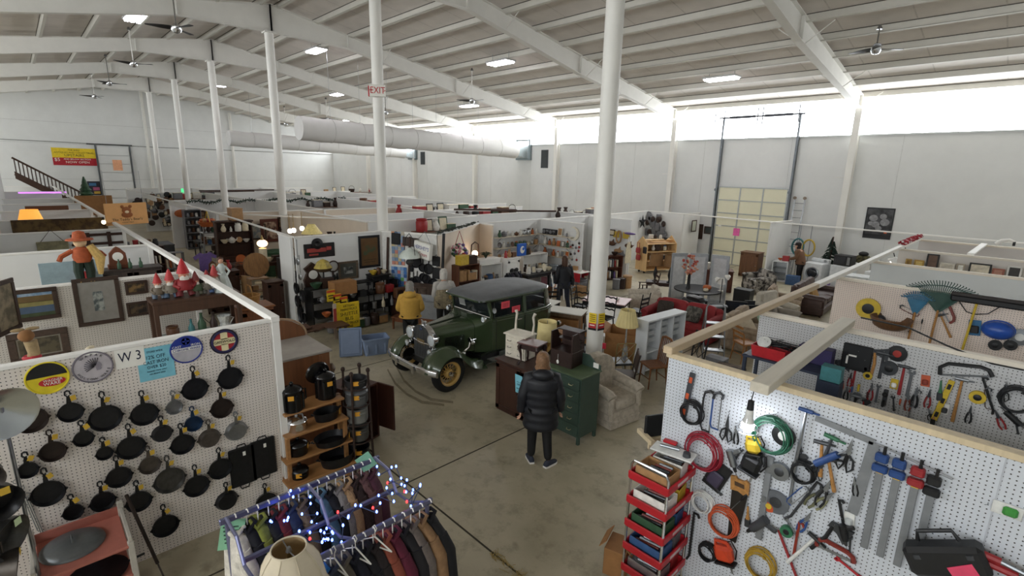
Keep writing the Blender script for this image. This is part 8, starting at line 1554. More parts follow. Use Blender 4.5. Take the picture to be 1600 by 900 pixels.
washer('white front-loading washing machine near the ladder',tr(-5.75,23.0,0)@rz(-.2)); washer('white top-loading washer right of the front loader',tr(-4.85,23.1,0)@rz(-.2),False); washer('white dryer at the right end of the appliance row',tr(-3.6,22.6,0)@rz(-.2),False)
t=thing('microwave','black microwave oven on the top-loading washer','microwave',tr(-4.85,23.05,.93)@rz(-.2)); MB().box((0,0,.2),(.62,.45,.4),BLACK,.015).build('case',t); MB().box((-.08,-.23,.2),(.4,.01,.28),mat('3a3c40',.1)).build('door_glass',t); MB().box((.23,-.23,.2),(.1,.01,.3),STEEL).build('keypad',t)
t=thing('mini_fridge','open white mini fridge by the white panel','fridge',tr(-7.0,22.7,0)@rz(.1)); WA=mat('dcdfe0',.4); MB().bb(-.3,-.26,-.3,.3,0,.85,WA).bb(.26,.3,-.3,.3,0,.85,WA).bb(-.3,.3,-.3,.3,.81,.85,WA).bb(-.3,.3,-.3,.3,0,.05,WA).bb(-.3,.3,.26,.3,0,.85,WA).build('case',t); [MB().box((0,0,z),(.52,.5,.015),STEEL).build('shelf',t) for z in(.3,.55)]
shelf_row((-7.2,22.7,.855),(-6.75,22.7,.855),[('bowl','orange',.09),('box','red',.25)],'on the open mini fridge',0,'goods on the mini fridge')
for i,(px,c) in enumerate(((1212,'teal'),(1225,'yellow'))): P=AY(px,390,24.0); t=thing('hose_coil','%s garden hose coil hanging by the white panel'%c,'hose',FY((-6.85+.42*i,24.0,1.35))); [MB().ring((0,0,.03*k),.22+.015*(k%2),.022,20,6,pm(c),sy=1.5).build('loop',t) for k in range(4)]; MB().box((0,-.2,-.05),(.03,2.3,.03),STEEL).build('post',t)
t=thing('christmas_tree','dark green artificial christmas tree behind the washers','tree',tr(-5.6,24.05,0)); DGn=mat('12251c',.9,0,.2,20); MB().cyl((0,0,0),(0,0,1.9),.03,n=6,m=DWOOD).build('trunk',t); r_=random.Random(3)
for i in range(90):
    f=r_.random();z=.45+1.4*f;a=r_.uniform(0,6.3);l=.55*(1-f)+.06; MB().loft([[(.0,-.02,z),(0,.02,z),(0,0,z+.03)],[(l*.6*math.cos(a)-.06*math.sin(a),l*.6*math.sin(a)+.06*math.cos(a),z-.05),(l*.6*math.cos(a)+.06*math.sin(a),l*.6*math.sin(a)-.06*math.cos(a),z-.05),(l*.6*math.cos(a),l*.6*math.sin(a),z+.03)],[(l*math.cos(a),l*math.sin(a),z-.12)]*3],DGn).build('branch',t)
t=thing('engine','camouflage coloured bag and cap on a stand behind the tree','bag',tr(-4.5,24.3,0)); MB().box((0,0,1.05),(.5,.35,.35),mat('6e6844',.8,0,.3,12,0,0,1,'2f2e22'),.06).build('bag',t); MB().ell((0,0,1.3),(.18,.2,.1),BLACK,12,8).build('cap',t); MB().box((0,0,.43),(.5,.4,.86),CAP,.01).build('stand',t)
t.name='camo_bag'; cabinet('white metal stove beneath the tall white timber',tr(-3.9,21.0,0)@rz(-PI/2),.7,.65,.9,mat('cfd2d2',.4),1,1,STEEL); good('box','blue',.45,(-6.35,22.2,0),'',label='blue plastic tote before the washing machines'); good('box','purple',.4,(-5.2,22.0,0),'',label='small purple box before the washing machines')
# ---- pictures and boxes on the rear right shelf ----
one('ledge_shelf','long ledge behind the grey right partition','shelf',MB().box((0,0,0),(4.2,.3,.03),PINE,.004),M=tr(-.1,16.55,2.02)); 
for i,(px,py,wp,hp,l,a,b_) in enumerate(((1422,398,10,12,'gold box at the left end of the rear ledge','a8843c','8a6a30'),(1437,407,16,12,'gold framed icon lit by the clip lamp','b08a3a','e0c070'),(1458,404,20,24,'dark framed portrait on the rear ledge','1f1a18','6a5040'),(1481,411,24,10,'low cream box on the rear ledge','d8d0c0','c4baa8'),(1502,413,14,14,'white teapot box on the rear ledge','a89a86','e0dcd0'),(1532,416,36,18,'black edged cream case on the rear ledge','1c1a18','d0c4ae'),(1560,424,20,8,'reddish dish stack on the rear ledge','9a5c48','b4806a'),(1586,420,24,20,'white framed dark print at the right of the ledge','d8d4cc','3a3632'))):
    P=AY(px,py,16.5); w_=AY(px+wp/2,py,16.5).x-AY(px-wp/2,py,16.5).x; h_=max(.2,AY(px,py-hp/2,16.5).z-AY(px,py+hp/2,16.5).z)
    frame_pic(FY((P.x,16.5,2.035+h_/2)),w_,h_,l,mat(a,.5),mat(b_,.6,0,.25,10),.035,name='propped_picture' if 'box' not in l else 'gift_box',cat='picture' if 'box' not in l else 'box')
for i,(px,py) in enumerate(((1415,397),(1397,406))):
    P=AX(px,py,-2.25); t=thing('clip_lamp','white clip lamp with glowing bulb, %s of two on the timber'%['farther','nearer'][i],'lamp',tr(P)); MB().lathe([(.03,.08),(.05,.02),(.12,-.06),(.115,-.06)],16,CAP,ry(.5)).build('shade',t); MB().ell((-.03,0,-.04),(.05,.05,.05),mat('fff2e8',.4,0,0,5,0,12),10,8).build('bulb',t); MB().tube([(0,0,.08),(-.03,0,.16),(-.08,0,max(.2,2.5-P.z))],.012,6,BLACK).build('clip',t)
P=AY(1568,397,19.9); one('white_goose_lamp','white curved lamp head on the last right partition','lamp',MB().tube([(-.2,0,-.05),(-.1,0,.06),(.05,0,.1),(.16,0,.05)],[.06,.05,.04,.03],8,CAP).box((.16,0,-.0),(.06,.06,.12),BLACK,.01),M=tr(P.x,19.95,2.56))
# ---- clutter along the far booth tops ----
r_=random.Random(77)
for (px0,px1,py,X,n,what) in((445,480,300,-39.0,6,'far bench row'),(270,330,300,-39,6,'far garland row'),(470,600,318,-30.2,9,'picture row'),(610,700,330,-21.5,6,'tin row'),(700,800,325,-19.2,7,'basket row'),(860,930,330,-16.2,7,'cupboard row'),(645,700,352,-15.85,5,'basket shelf'),(500,580,297,-46,6,'farthest row'),(640,740,303,-21.2,6,'distant row')):
    for i in range(n):
        px=px0+(px1-px0)*(i+.5)/n; P=AX(px,py,X); k=r_.choice(['box','basket','picture','vase','crock','picture','box']); c=r_.choice(['brown','dark brown','tan','grey','white','black','red','green']); s=r_.uniform(.35,.6)
        one(CN[k],'%s %s, %s from the left in the %s'%(c,CN[k].replace('_',' '),NTH[i],what),CN[k].split('_')[-1],items_mb(k,s,pm(c),pm('cream')),M=tr(X+.35,P.y,min(2.05,P.z-.2))@rz(PI/2),group='goods of the '+what)
    y0=AX(px0-4,py,X).y;y1=AX(px1+4,py,X).y; one('high_shelf','long plain high shelf carrying the %s'%what,'shelf',MB().box((X+.29,(y0+y1)/2,min(2.05,AX(px0,py,X).z-.2)-.02),(.52,y1-y0,.03),MWOOD,.004))
g=MB(); r_=random.Random(12)
for i in range(200): f=i/200; yy=6.2+8.6*f; z=2.36+.06*math.sin(f*40)+r_.uniform(-.05,.05); g.box((-30.22+r_.uniform(-.06,.06),yy,z),(.02,.16,.03),mat('1f3326',.9),M=rx(r_.uniform(0,3)))
tag(one('pine_garland','dark green pine garland along a far booth rail','garland',g.tube([(-30.2,6.2+.2*i,2.36+.06*math.sin(i/43*40)) for i in range(44)],.02,5,mat('1f3326',.9))),'dark green pine garland along a far booth rail','garland',None,'stuff')
for i,(x0,y0,x1,y1) in enumerate(((-40,9,-40.2,14),(-38,8.6,-38.3,12),(-17,15.2,-15.2,17.6),(-18.4,14.2,-16.6,16.4))):
    one('stored_pole','long dark pole laid over the %s'%['far booths, longer','far booths, shorter','nearer booth tops, right','nearer booth tops, left'][i],'pole',MB().cyl((x0,y0,2.5),(x1,y1,2.52),.04,n=7,m=DWOOD))
# ================= RIGHT PEGBOARDS: TOOLS =================
def c_(h,r=.5,m=0): return mat(h,r,m,.15,15)
BLU=c_('27477f');RED2=c_('94262a');ORG=c_('c0522c');YLW=c_('c9ab30');GRN=c_('2e6b4a');WHT=c_('d8d8d4');DGY=c_('3a3c40');BKK=c_('161719');WDH=wood('a87840');MET=mat('8e9296',.35,.9,.12,14);DMT=mat('4b4d50',.45,.7,.2,14);SILV=mat('85888b',.5,.35,.1,10)
def put(Y,rows):
    for (k,px,py,L,m,m2,roll,lab) in rows:
        p=AY(px,py,Y); tool(k,lab,FY(p,roll),L*mpp(p)*1.02,m,m2)
FP=PEG1-.03
put(FP,[('level',1084,582,78,DGY,ORG,-.1,'grey sleeved folding saw with orange ends at the pegboard corner'),('coil',1086,624,40,BKK,None,0,'black cable coil near the pegboard corner'),('hacksaw',1112,612,68,BKK,BKK,0,'black framed hacksaw right of the black coil'),('hacksaw',1126,614,62,BLU,DMT,0,'blue framed hacksaw beside the black one'),('snips',1140,646,46,BKK,DMT,0,'black handled shears under the clamp lamp'),
('coil',1104,676,62,c_('8e1a2c'),None,0,'thick red cable coil above the red cart'),('coil',1212,650,62,c_('27614a'),None,0,'green extension cable coil'),('disc',1228,664,34,BKK,WHT,0,'black tape reel behind the green coil'),('jig',1180,680,40,YLW,BKK,.2,'yellow power sander below the clamp lamp'),('drill',1142,696,42,MET,BKK,.4,'silver angle grinder beside the red coil'),('jig',1184,706,50,BKK,DMT,-.2,'black circular saw in the middle of the tools'),('packet',1132,726,50,BKK,c_('3a3448'),-.35,'black boxed tool set right of the red coil'),
('saw',1158,745,112,WDH,c_('2e2a26',.4,.4),.0,'hand saw with wooden handle and dark blade'),('level',1206,712,146,SILV,MET,0,'long grey metal straightedge in the middle'),('disc',1216,766,38,c_('6c7076',.4,.5),DMT,0,'grey saw blade disc right of the straightedge'),('disc',1204,780,20,ORG,YLW,0,'small orange grinding disc on the grey blade'),('coil',1102,766,36,WHT,None,0,'white tangled cord bundle behind the cart'),('coil',1136,790,52,ORG,None,0,'orange extension cord coil left of the hand saw'),('jig',1132,842,50,c_('c4401e'),BKK,.3,'orange-red jigsaw under the orange cord'),
('crow',1086,800,84,BKK,None,0,'black flat bar right of the red cart'),('drill',1204,806,52,DGY,BKK,-.6,'grey power drill pointing down right'),('coil',1194,856,50,c_('a8862a'),None,0,'yellow cable coil at the bottom edge'),('wrench',1242,740,50,MET,None,0,'adjustable steel wrench beside the grey blade'),('tape',1222,722,28,MET,DMT,0,'steel router head left of the wrench'),('crow',1218,828,90,RED2,None,.5,'dark red pry bar slanting to the bottom'),('crow',1250,815,70,c_('8a3020'),None,0,'rusty red hooked bar right of the slanting one'),('hacksaw',1262,762,44,BLU,MET,-.5,'small blue coping saw below the cable reel'),('crow',1278,752,88,DMT,None,-.35,'dark steel bar leaning across the tool heap'),
('hammer',1262,640,106,MET,BLU,-.03,'long aluminium handled squeegee with blue head'),('coil',1260,718,38,BKK,None,0,'black cable reel left of the tool heap'),('gun',1314,706,56,BLU,BKK,-.75,'blue caulking gun right of the tool heap'),('snips',1334,684,58,BKK,MET,-.1,'large black shears hanging by the steel square'),('hammer',1302,682,62,DGY,GRN,-.15,'grey hammer with green grip at the heap top'),('hammer',1286,690,55,WDH,DMT,.1,'wooden handled hammer at the heap left'),('pliers',1288,760,46,c_('5c5c44'),DMT,-.4,'olive gripped pliers in the tool heap'),('pliers',1298,750,50,BKK,MET,-.2,'black gripped pliers in the tool heap'),('pliers',1304,768,44,c_('7a7a5a'),MET,-.5,'tan gripped pliers low in the tool heap'),
('crow',1312,780,62,BKK,None,.3,'black curved bar right of the pliers'),('packet',1328,800,24,WHT,c_('b0b4b4'),.1,'small white packet right of the black curved bar'),('axe',1303,820,58,BKK,DMT,-.4,'black handled hatchet below the pliers'),('bsaw',1308,850,50,c_('7a2a22'),MET,0,'dark red bow saw near the bottom'),('hammer',1275,838,70,WHT,BKK,-.45,'white handled saw pointing to the bottom edge'),('packet',1550,788,34,WHT,c_('3c8a3a'),PI/2,'white blister card with green tool on the empty board'),('wrench',1306,868,40,c_('a8202a'),None,1.2,'red handled tool at the bottom edge'),('trowel',1250,690,36,BKK,DMT,.3,'small black trowel under the squeegee'),('screwdriver',1170,770,44,BKK,MET,-.5,'black screwdriver behind the hand saw'),('wrench',1105,742,34,DMT,None,.9,'dark claw tool above the white cord')])
for (px,py,L,m,l) in((1382,703,176,BLU,'blue bar clamp, left of the two blue ones'),(1409,712,182,BLU,'blue bar clamp, right of the two blue ones'),(1438,724,186,RED2,'red bar clamp with long grey bar'),(1463,738,180,BKK,'black bar clamp at the right end of the clamps')):
    p=AY(px,py,FP); t=tool('clamp',l,FY(p),L*mpp(p),m,SILV,group='bar clamps'); MB().box((0,-.2*L*mpp(p),.03),(.045,.03,.004),TAGY).build('price_tag',t)
p=AY(1275,652,FP); t=thing('framing_square','large steel framing square on the front pegboard','square',FY(p)); q=AY(1366,690,FP)-p; MB().box((q.x*.5,q.z*.5,.02),(math.hypot(q.x,q.z),.05,.004),SILV,M=rz(math.atan2(q.z,q.x))).build('blade',t); MB().box((q.x-.02,q.z-.33,.02),(.075,.66,.004),SILV,M=rz(-.08)).build('tongue',t)
p0=AY(1372,690,FP);p1=AY(1490,745,FP); one('hang_rod','thin steel rod carrying the bar clamps','rod',MB().cyl(p0-Vector((0,.05,0)),p1-Vector((0,.05,0)),.006,n=6,m=STEEL))
# tool case and loppers bottom right
p=AY(1478,872,4.4); t=thing('tool_case','black tool case with pink price tag at the bottom right','case',tr(p)@rz(.1)@ry(-.5)); MB().box((0,0,0),(.46,.16,.22),BKK,.03).build('shell',t); MB().tube([(-.12,0,.13),(-.1,0,.2),(.1,0,.2),(.12,0,.13)],.015,7,BKK).build('handle',t); MB().box((.08,-.085,-.05),(.15,.006,.09),mat('e0486a',.6),M=ry(-.2)).build('price_tag',t); [MB().box((x,-.084,.05),(.04,.01,.03),DGY).build('latch',t) for x in(-.15,.15)]
MB().box((0,.0,-.55),(.36,.14,.85),MWOOD,M=ry(.5)).build('stand',t)
for i,(px,py) in enumerate(((1515,856),(1540,878))): p=AY(px,py,4.42); one('lopper_arm','red gripped lopper arm, %s of the pair at the bottom right'%['upper','lower'][i],'lopper',MB().tube([(0,0,0),(.16,0,-.01)],.026,8,RED2).tube([(.16,0,-.01),(.5,0,-.06)],.016,8,MET).tube([(.5,0,-.06),(.62,.03,-.05)],[.018,.03],6,DMT),M=p)
# clamp lamp
p=Vector((-1.40,4.27,2.12)); t=thing('clamp_lamp','glowing work lamp with wire guard hanging from the pale timber','lamp',tr(p)); MB().lathe([(.03,.14),(.035,.06),(.05,.02)],14,WHT).build('socket',t); MB().lathe([(.025,.22),(.03,.14)],12,BKK).build('plug',t); MB().ell((0,0,-.01),(.052,.052,.065),mat('f4f8ff',.3,0,0,5,0,45),14,10).build('bulb',t); MB().ring((0,0,-.06),.085,.004,26,5,CHROME).ring((0,0,-.02),.08,.003,26,5,CHROME).build('guard_ring',t); [MB().tube([(.035*math.cos(a),.035*math.sin(a),.06),(.085*math.cos(a),.085*math.sin(a),-.06)],.003,4,CHROME).build('guard_wire',t) for a in(0,1.57,3.14,4.71)]; MB().tube([(0,0,.22),(.01,0,.3),(.0,0,.33)],.005,5,BKK).ring((.06,.0,.385),.06,.005,20,5,BKK).build('cord',t)
# ---- inner pegboard ----
IP=PEG2-.03
put(IP,[('crow',1342,552,64,RED2,None,.0,'red handled hoe on the inner pegboard'),('pliers',1318,584,26,ORG,MET,0,'orange gripped pliers at the left of the inner board'),('pliers',1331,582,22,RED2,DMT,0,'red gripped pliers left of the hoe'),('pliers',1325,602,24,BKK,MET,0,'black gripped cutters low at the left'),('screwdriver',1333,602,26,c_('3a5a8a'),MET,0,'blue screwdriver beside the black cutters'),('tape',1358,580,12,YLW,BKK,0,'small yellow tape measure right of the hoe'),('trowel',1343,600,28,YLW,MET,0,'yellow putty knife under the hoe'),('pliers',1364,598,28,RED2,MET,0,'long red gripped pliers near the middle'),('axe',1368,550,44,WDH,DMT,0,'wooden handled hatchet under the red disc'),('hammer',1382,552,40,DMT,DMT,0,'dark steel hammer beside the hatchet'),('tape',1392,564,22,DMT,BKK,0,'dark wheel gauge under the red disc'),('disc',1405,540,25,BKK,c_('a03028'),0,'black and red cutting disc at the board top'),('packet',1399,592,16,YLW,PAPER,0,'yellow card packet right of the gauge'),('plane',1386,608,26,BKK,DGY,0,'black block plane low in the middle'),('hammer',1414,572,46,RED2,DMT,0,'red handled hammer right of the yellow packet'),('wrench',1426,578,44,MET,None,0,'steel pipe wrench beside the red hammer'),('pliers',1434,604,34,BKK,MET,0,'black gripped pliers in the lower middle'),('packet',1447,586,18,c_('c05a3a'),c_('8a3a2c'),.1,'red-orange card packet on the inner board'),('hacksaw',1437,610,28,MET,DMT,0,'small steel frame saw below the orange packet'),('pliers',1454,608,30,c_('8a2a2a'),DMT,0,'dark red gripped cutters'),('brush',1471,594,32,GRN,DMT,.1,'green handled brush left of the yellow level'),('level',1488,594,70,YLW,BKK,-.15,'yellow spirit level on the inner board'),('hammer',1504,592,70,WDH,MET,0,'long wooden mallet handle beside the level'),('bsaw',1507,568,60,BKK,MET,.25,'black bow saw at the upper right of the inner board'),('crow',1536,590,56,BKK,None,.4,'black curved loppers below the bow saw'),('snips',1574,594,34,BKK,DMT,0,'black handled pruning shears on the inner board'),('coil',1594,602,44,BKK,None,0,'thick black hose loop at the right edge'),('packet',1478,630,18,WHT,DGY,0,'white card packet low beside the level'),('wrench',1396,618,24,DMT,None,.2,'dark open wrench low on the inner board'),('screwdriver',1408,622,24,ORG,MET,0,'orange screwdriver low on the inner board'),('trowel',1357,612,24,c_('5a2a2a'),DMT,0,'dark wooden trowel near the front rail'),('snips',1450,634,24,BKK,MET,.4,'small black scissors at the front rail'),('pliers',1555,640,30,RED2,DMT,.5,'red pouch pliers at the lower right'),('gun',1570,640,34,BKK,BKK,.9,'black nozzle gun at the lower right'),('axe',1310,566,24,DMT,DMT,0,'dark axe head at the left of the inner board'),('packet',1353,566,16,c_('8a845c'),DGY,.2,'green-grey card packet beside the hoe'),('wrench',1374,600,30,MET,None,0,'slim steel wrench between pliers and plane'),('pliers',1420,612,30,c_('7a3a2a'),MET,.1,'rust gripped tongs in the lower middle')])
pts=[AY(1345,496,IP),AY(1420,512,IP),AY(1480,540,IP),AY(1550,568,IP),AY(1600,578,IP)]; one('board_cable','dark cable draped across the top of the inner pegboard','cable',MB().tube(pts,.01,5,BKK))
# goods on a rack inside the tool booth
t=thing('steel_rack','blue steel rack behind the front pegboard','rack',tr(-1.8,6.55,0)); BS=c_('2a3346'); 
for x in(-.42,.42):
    for y in(-.22,.22): MB().box((x,y,1.02),(.04,.04,2.04),BS,.004).build('upright',t)
for z in(1.55,2.02): MB().box((0,0,z),(.9,.5,.03),BS,.004).build('shelf',t)
t=thing('red_crate','red plastic crate full of cables on the steel rack','crate',tr(-1.97,6.5,2.035)); MB().loft([[(sx*w_,sy*d_,z) for sx,sy in((-1,-1),(1,-1),(1,1),(-1,1))] for w_,d_,z in((.18,.15,0),(.2,.17,.14),(.19,.16,.14),(.17,.14,.02))],c_('b8222a')).build('crate',t)
r_=random.Random(14)
for i in range(9): MB().tube([(r_.uniform(-.15,.35),r_.uniform(-.12,.12),.12+.1*r_.random()) for _ in range(6)],.007,5,BKK).build('cable',t)
MB().lathe([(.07,0),(.08,.05),(.02,.06)],16,WHT,tr(-.08,-.05,.15)@rx(.8)).build('white_reel',t)
t=thing('product_box','dark purple product box on the steel rack','box',tr(-1.53,6.68,2.035)); MB().box((0,0,.1),(.36,.16,.2),c_('2a2150'),.006).build('carton',t); MB().box((-.05,-.083,.12),(.12,.004,.06),c_('8a6ac0')).build('print',t)
good('box','teal',.2,(-1.27,6.35,1.981),'',label='teal plastic box beneath the pale timber'); one('box_post','slim blue post shelf under the teal box','shelf',MB().box((0,0,.99),(.22,.2,1.98),BS,.005),M=tr(-1.27,6.35,0))
one('black_sign','black fabric sign with white letter leaning on the inner board','sign',MB().box((0,0,0),(.3,.04,.32),BKK,.01).box((-.05,-.023,.02),(.1,.004,.02),PAPER).box((-.09,-.023,-.03),(.02,.004,.12),PAPER),M=tr(-1.17,6.95,2.13))
table('wooden workbench inside the tool booth heaped with tools',tr(-1.5,5.9,0),1.3,.5,1.62,MWOOD,apron=0)
for i in range(22):
    x=-2.05+1.15*((i*7)%22)/22; y=5.75+.26*((i*5)%11)/11; k=i%3; b=MB(); m=[RED2,ORG,BKK,GRN,c_('6a2a2a'),DGY,YLW][i%7]; z=1.65+.03*(i%4)
    if k==0:b.tube([(-.07,0,0),(.04,.02,.02),(.09,0,.0)],[.02,.022,.012],7,m).cyl((.09,0,0),(.17,.01,.0),.006,n=5,m=MET)
    elif k==1:b.box((0,0,.02),(.14,.09,.06),m,.02).cyl((.05,0,.04),(.14,.03,.04),.012,n=6,m=DMT)
    else:b.ell((0,0,.03),(.06,.04,.04),m,8,6).tube([(.04,0,.03),(.12,.04,.03)],.01,5,MET)
    one('hand_tool','%s %s lying in the %s %s part of the workbench heap'%(['red','orange','black','green','maroon','grey','yellow'][i%7],['screwdriver','power grip','clamp'][k],['front','rear'][y>5.88],['left','middle','right'][min(2,int((x+2.05)/.39))]),'tool',b,M=tr(x,y,z)@rz(i*1.3),group='tools heaped on the workbench')
# ---- rear pegboard with garden tools ----
GPY=PEG3-.04
def rake(label,px,py,wpx,hpx,m,hm,n,curved=True):
    p=AY(px,py,GPY); q=mpp(p); W_=wpx*q*1.15; H_=hpx*q; t=thing('leaf_rake',label,'rake',FY(p))
    for i in range(n):
        f=-1+2*i/(n-1); a=f*.62; MB().tube([(0,-H_*.95,.05),(math.sin(a)*H_*.75*W_/H_*.75,-H_*.95+H_*.75*math.cos(a*.8),.05),(f*W_/2,-abs(f)**2*H_*.3,.05),(f*W_/2,-abs(f)**2*H_*.3+.02,.1)],.009,4,m).build('tine',t)
    MB().prism([(-.03,-H_),(.03,-H_),(W_*.3,-H_*.42),(0,-H_*.36),(-W_*.3,-H_*.42)],.045,.055,m).build('web',t); MB().tube([(-W_*.43,-H_*.3,.06),(-W_*.2,-H_*.16,.06),(0,-H_*.12,.06),(W_*.2,-H_*.16,.06),(W_*.43,-H_*.3,.06)],.01,5,m).build('cross_band',t); MB().cyl((0,-H_*.95,.05),(-.04,-H_*.95-1.3,.05),.017,n=8,m=hm).build('handle',t)
rake('dark green plastic leaf rake rising above the beige pegboard',1476,440,78,48,c_('1e4238'),WDH,26); rake('blue plastic leaf rake left of the green one',1437,456,36,34,c_('2b6a8a'),WDH,16)
p=AY(1555,473,GPY); t=thing('push_broom','wide black push broom with yellow handle on the beige pegboard','broom',FY(p)); MB().box((0,0,.06),(1.05,.1,.08),BKK,.02).build('head',t); MB().box((0,.07,.06),(1.05,.06,.07),c_('2a2320'),.01).build('bristles',t); MB().cyl((-.2,0,.06),(-.25,-.95,.06),.017,n=8,m=YLW).build('handle',t); MB().tube([(-.45,0,.06),(-.3,-.2,.06),(-.2,-.22,.06),(-.05,-.18,.06),(.1,.0,.06)],.008,5,DMT).build('brace',t)
p=AY(1560,515,GPY); t=thing('safety_helmet','blue hard hat hanging on the beige pegboard','helmet',FY(p)); MB().ell((0,0,.08),(.19,.14,.12),c_('2450a8',.35),16,10).build('shell',t); MB().ring((0,0,.02),.19,.012,22,5,c_('2450a8'),sy=.75).build('brim',t)
put(GPY,[('tape',1360,466,32,YLW,BKK,0,'yellow cable reel at the left of the beige pegboard'),('packet',1524,500,24,c_('2f6890'),BKK,.1,'blue boxed packet between the rakes and the helmet'),('hacksaw',1408,478,26,c_('6a2a22'),DMT,1.2,'dark red saw beside the wicker basket'),('bsaw',1488,484,36,c_('7a3a34'),DMT,-1.0,'dark red curved saw frame below the green rake'),('screwdriver',1442,498,18,BKK,MET,0,'small dark ring tool between the rake handles'),('crow',1430,480,40,BKK,None,0,'black rod left of the blue rake handle'),('tape',1377,492,14,BKK,DMT,0,'small black wheel under the yellow reel'),('tape',1557,531,16,BKK,BKK,0,'small black hook disc under the helmet, left'),('tape',1581,531,16,BKK,BKK,0,'small black hook disc under the helmet, right'),('disc',1597,514,26,MET,WHT,0,'polished round lamp at the right edge of the beige pegboard'),('hammer',1470,492,36,WDH,DMT,.5,'wooden handle leaning below the green rake')])
p=AY(1392,504,GPY-.15); one('wicker_basket','wide brown wicker basket on the beige pegboard','basket',MB().lathe([(.16,0),(.24,.05),(.3,.18),(.28,.19),(.22,.05)],20,wood('6a4a30')).ring((0,0,.19),.29,.014,22,5,wood('6a4a30')),M=tr(p.x,p.y-.05,p.z-.1))
# ================= RED CART =================
CX,CYY=-2.13,4.25; RC=mat('b01f28',.4,0,.06,8); t=thing('utility_cart','red plastic five-tier utility cart with chrome posts','cart',tr(CX,CYY,0))
ZT=[.2,.46,.73,1.0,1.27]
for z in ZT:
    s=thing_part(t,'tray'); MB().box((0,0,z),(.42,.54,.02),RC,.004).build('tray_floor',s); MB().box((0,-.265,z+.04),(.44,.025,.08),RC,.008).build('tray_rim',s); MB().box((0,.265,z+.04),(.44,.025,.08),RC,.008).build('tray_rim',s); MB().box((-.21,0,z+.04),(.025,.54,.08),RC,.008).build('tray_rim',s); MB().box((.21,0,z+.04),(.025,.54,.08),RC,.008).build('tray_rim',s); MB().box((.222,0,z+.045),(.006,.2,.03),mat('c9b4b4',.4)).build('grip_slot',s)
for y in(-.255,.255): MB().tube([(-.2,y,.06),(-.2,y,1.42),(-.17,y,1.47),(.17,y,1.47),(.2,y,1.42),(.2,y,.06)],.014,8,CHROME).build('chrome_frame',t)
for x in(-.2,.2):
    for y in(-.25,.25): MB().lathe([(.03,-.012),(.03,.012)],12,BKK,tr(x,y,.03)@rx(PI/2)).build('caster',t)
cont=[[('box','tan','open carton of wrenches'),('box','white','white drill tray with red bits')],[('box','white','white socket set box'),('box','yellow','yellow parts box')],[('box','green','green and white drill box'),('box','blue','blue plastic scoop bin')],[('box','blue','navy tool box set'),('box','grey','grey hinged case')],[('box','silver','clear plastic bin'),('box','red','small red case')]]
for j,z in enumerate(ZT[::-1]):
    for i,(k,c,l) in enumerate(cont[j]):
        o=MB(); y=-.1+.26*i; hgt=.13; d=(.34,.24) if i==0 else (.3,.18)
        for (cx,cy,a,b2) in((0,-d[1]/2,d[0],.008),(0,d[1]/2,d[0],.008),(-d[0]/2,0,.008,d[1]),(d[0]/2,0,.008,d[1])): o.box((cx,cy,hgt/2),(a,b2,hgt),pm(c))
        o.box((0,0,.01),(d[0],d[1],.01),pm(c)); t=thing('parts_box',l+' on the %s tier of the red cart'%['top','second','third','fourth','lowest'][j],'box',tr(CX,CYY+y,z+.012)@rz(.1*i)); o.build('carton',t)
        for q in range(5): MB().cyl((-.13+.03*q,-.07+.03*q,.09+.012*q),(.12,-.05+.03*q,.1+.008*q),.013,n=6,m=[MET,BKK,DMT,c_('7a3028'),SILV][(q+j)%5]).build('loose_tool',t)
t=thing('tool_tray','white plastic tray of tools across the cart top','tray',tr(CX+.03,CYY+.13,1.49)@rz(.15)); MB().box((0,0,.01),(.42,.2,.02),WHT,.008).build('tray',t); MB().cyl((-.14,0,.035),(.05,.03,.035),.016,n=8,m=MET).build('wrench',t); MB().lathe([(.04,0),(.035,.04)],12,DGY,tr(.14,-.02,.02)).build('dial_gauge',t); MB().box((-.08,.13,.03),(.14,.06,.03),RC,.008).build('red_box',t)
t=thing('brown_carton','crumpled brown carton beside the cart foot','carton',tr(CX-.36,CYY-.1,0)@rz(.3)); MB().box((0,0,.16),(.24,.3,.32),CARD,.006).build('carton',t); [MB().box((s*.14,0,.36),(.12,.28,.008),CARD,M=ry(s*.9)).build('flap',t) for s in(-1,1)]
t=thing('wall_monitor','black flat monitor at the end of the front pegboard','monitor',tr(-2.5,4.75,1.5)@rz(-PI/2-.5)); MB().box((0,0,0),(.3,.04,.26),BKK,.01).build('case',t); MB().box((0,-.022,0),(.27,.004,.22),mat('14161a',.1)).build('screen',t); MB().box((0,.02,-.2),(.2,.03,.14),PINE,.005).build('wood_bracket',t); MB().box((.15,.04,-.1),(.05,.3,.05),PINE).build('wall_arm',t)
# ================= FURTHER SHELF GOODS =================
r_=random.Random(55)
DKC=['brown','dark brown','black','white','grey','tan','cream','green','blue','dark brown']
def mixrow(a,b,n,kinds_,s0,s1,place,rot,group):
    shelf_row(a,b,[(r_.choice(kinds_),r_.choice(DKC),r_.uniform(s0,s1),r_.choice(DKC)) for _ in range(n)],place,rot,group)
K1=['vase','jar','tin','box','figure','teapot','bottle','crock']
mixrow((-11.82,10.15,.73),(-11.82,10.95,.73),5,K1,.22,.34,'inside the white shelf stand',PI/2,'goods in the white stand')
zz=.075+(AX(815,390,-12.4).z-.3)*.5
mixrow((-12.45,12.75,zz),(-12.45,13.9,zz),6,K1,.22,.32,'under the blue sign shelf',PI/2,'goods under the blue sign')
for j,z in enumerate((.08,.55,1.03)): mixrow((-11.48,9.0,z),(-11.48,9.7,z),5,['book','box','tin'],.24,.34,'on the %s shelf of the beige booth bookcase'%['bottom','middle','top'][j],PI/2,'goods in the beige booth bookcase')
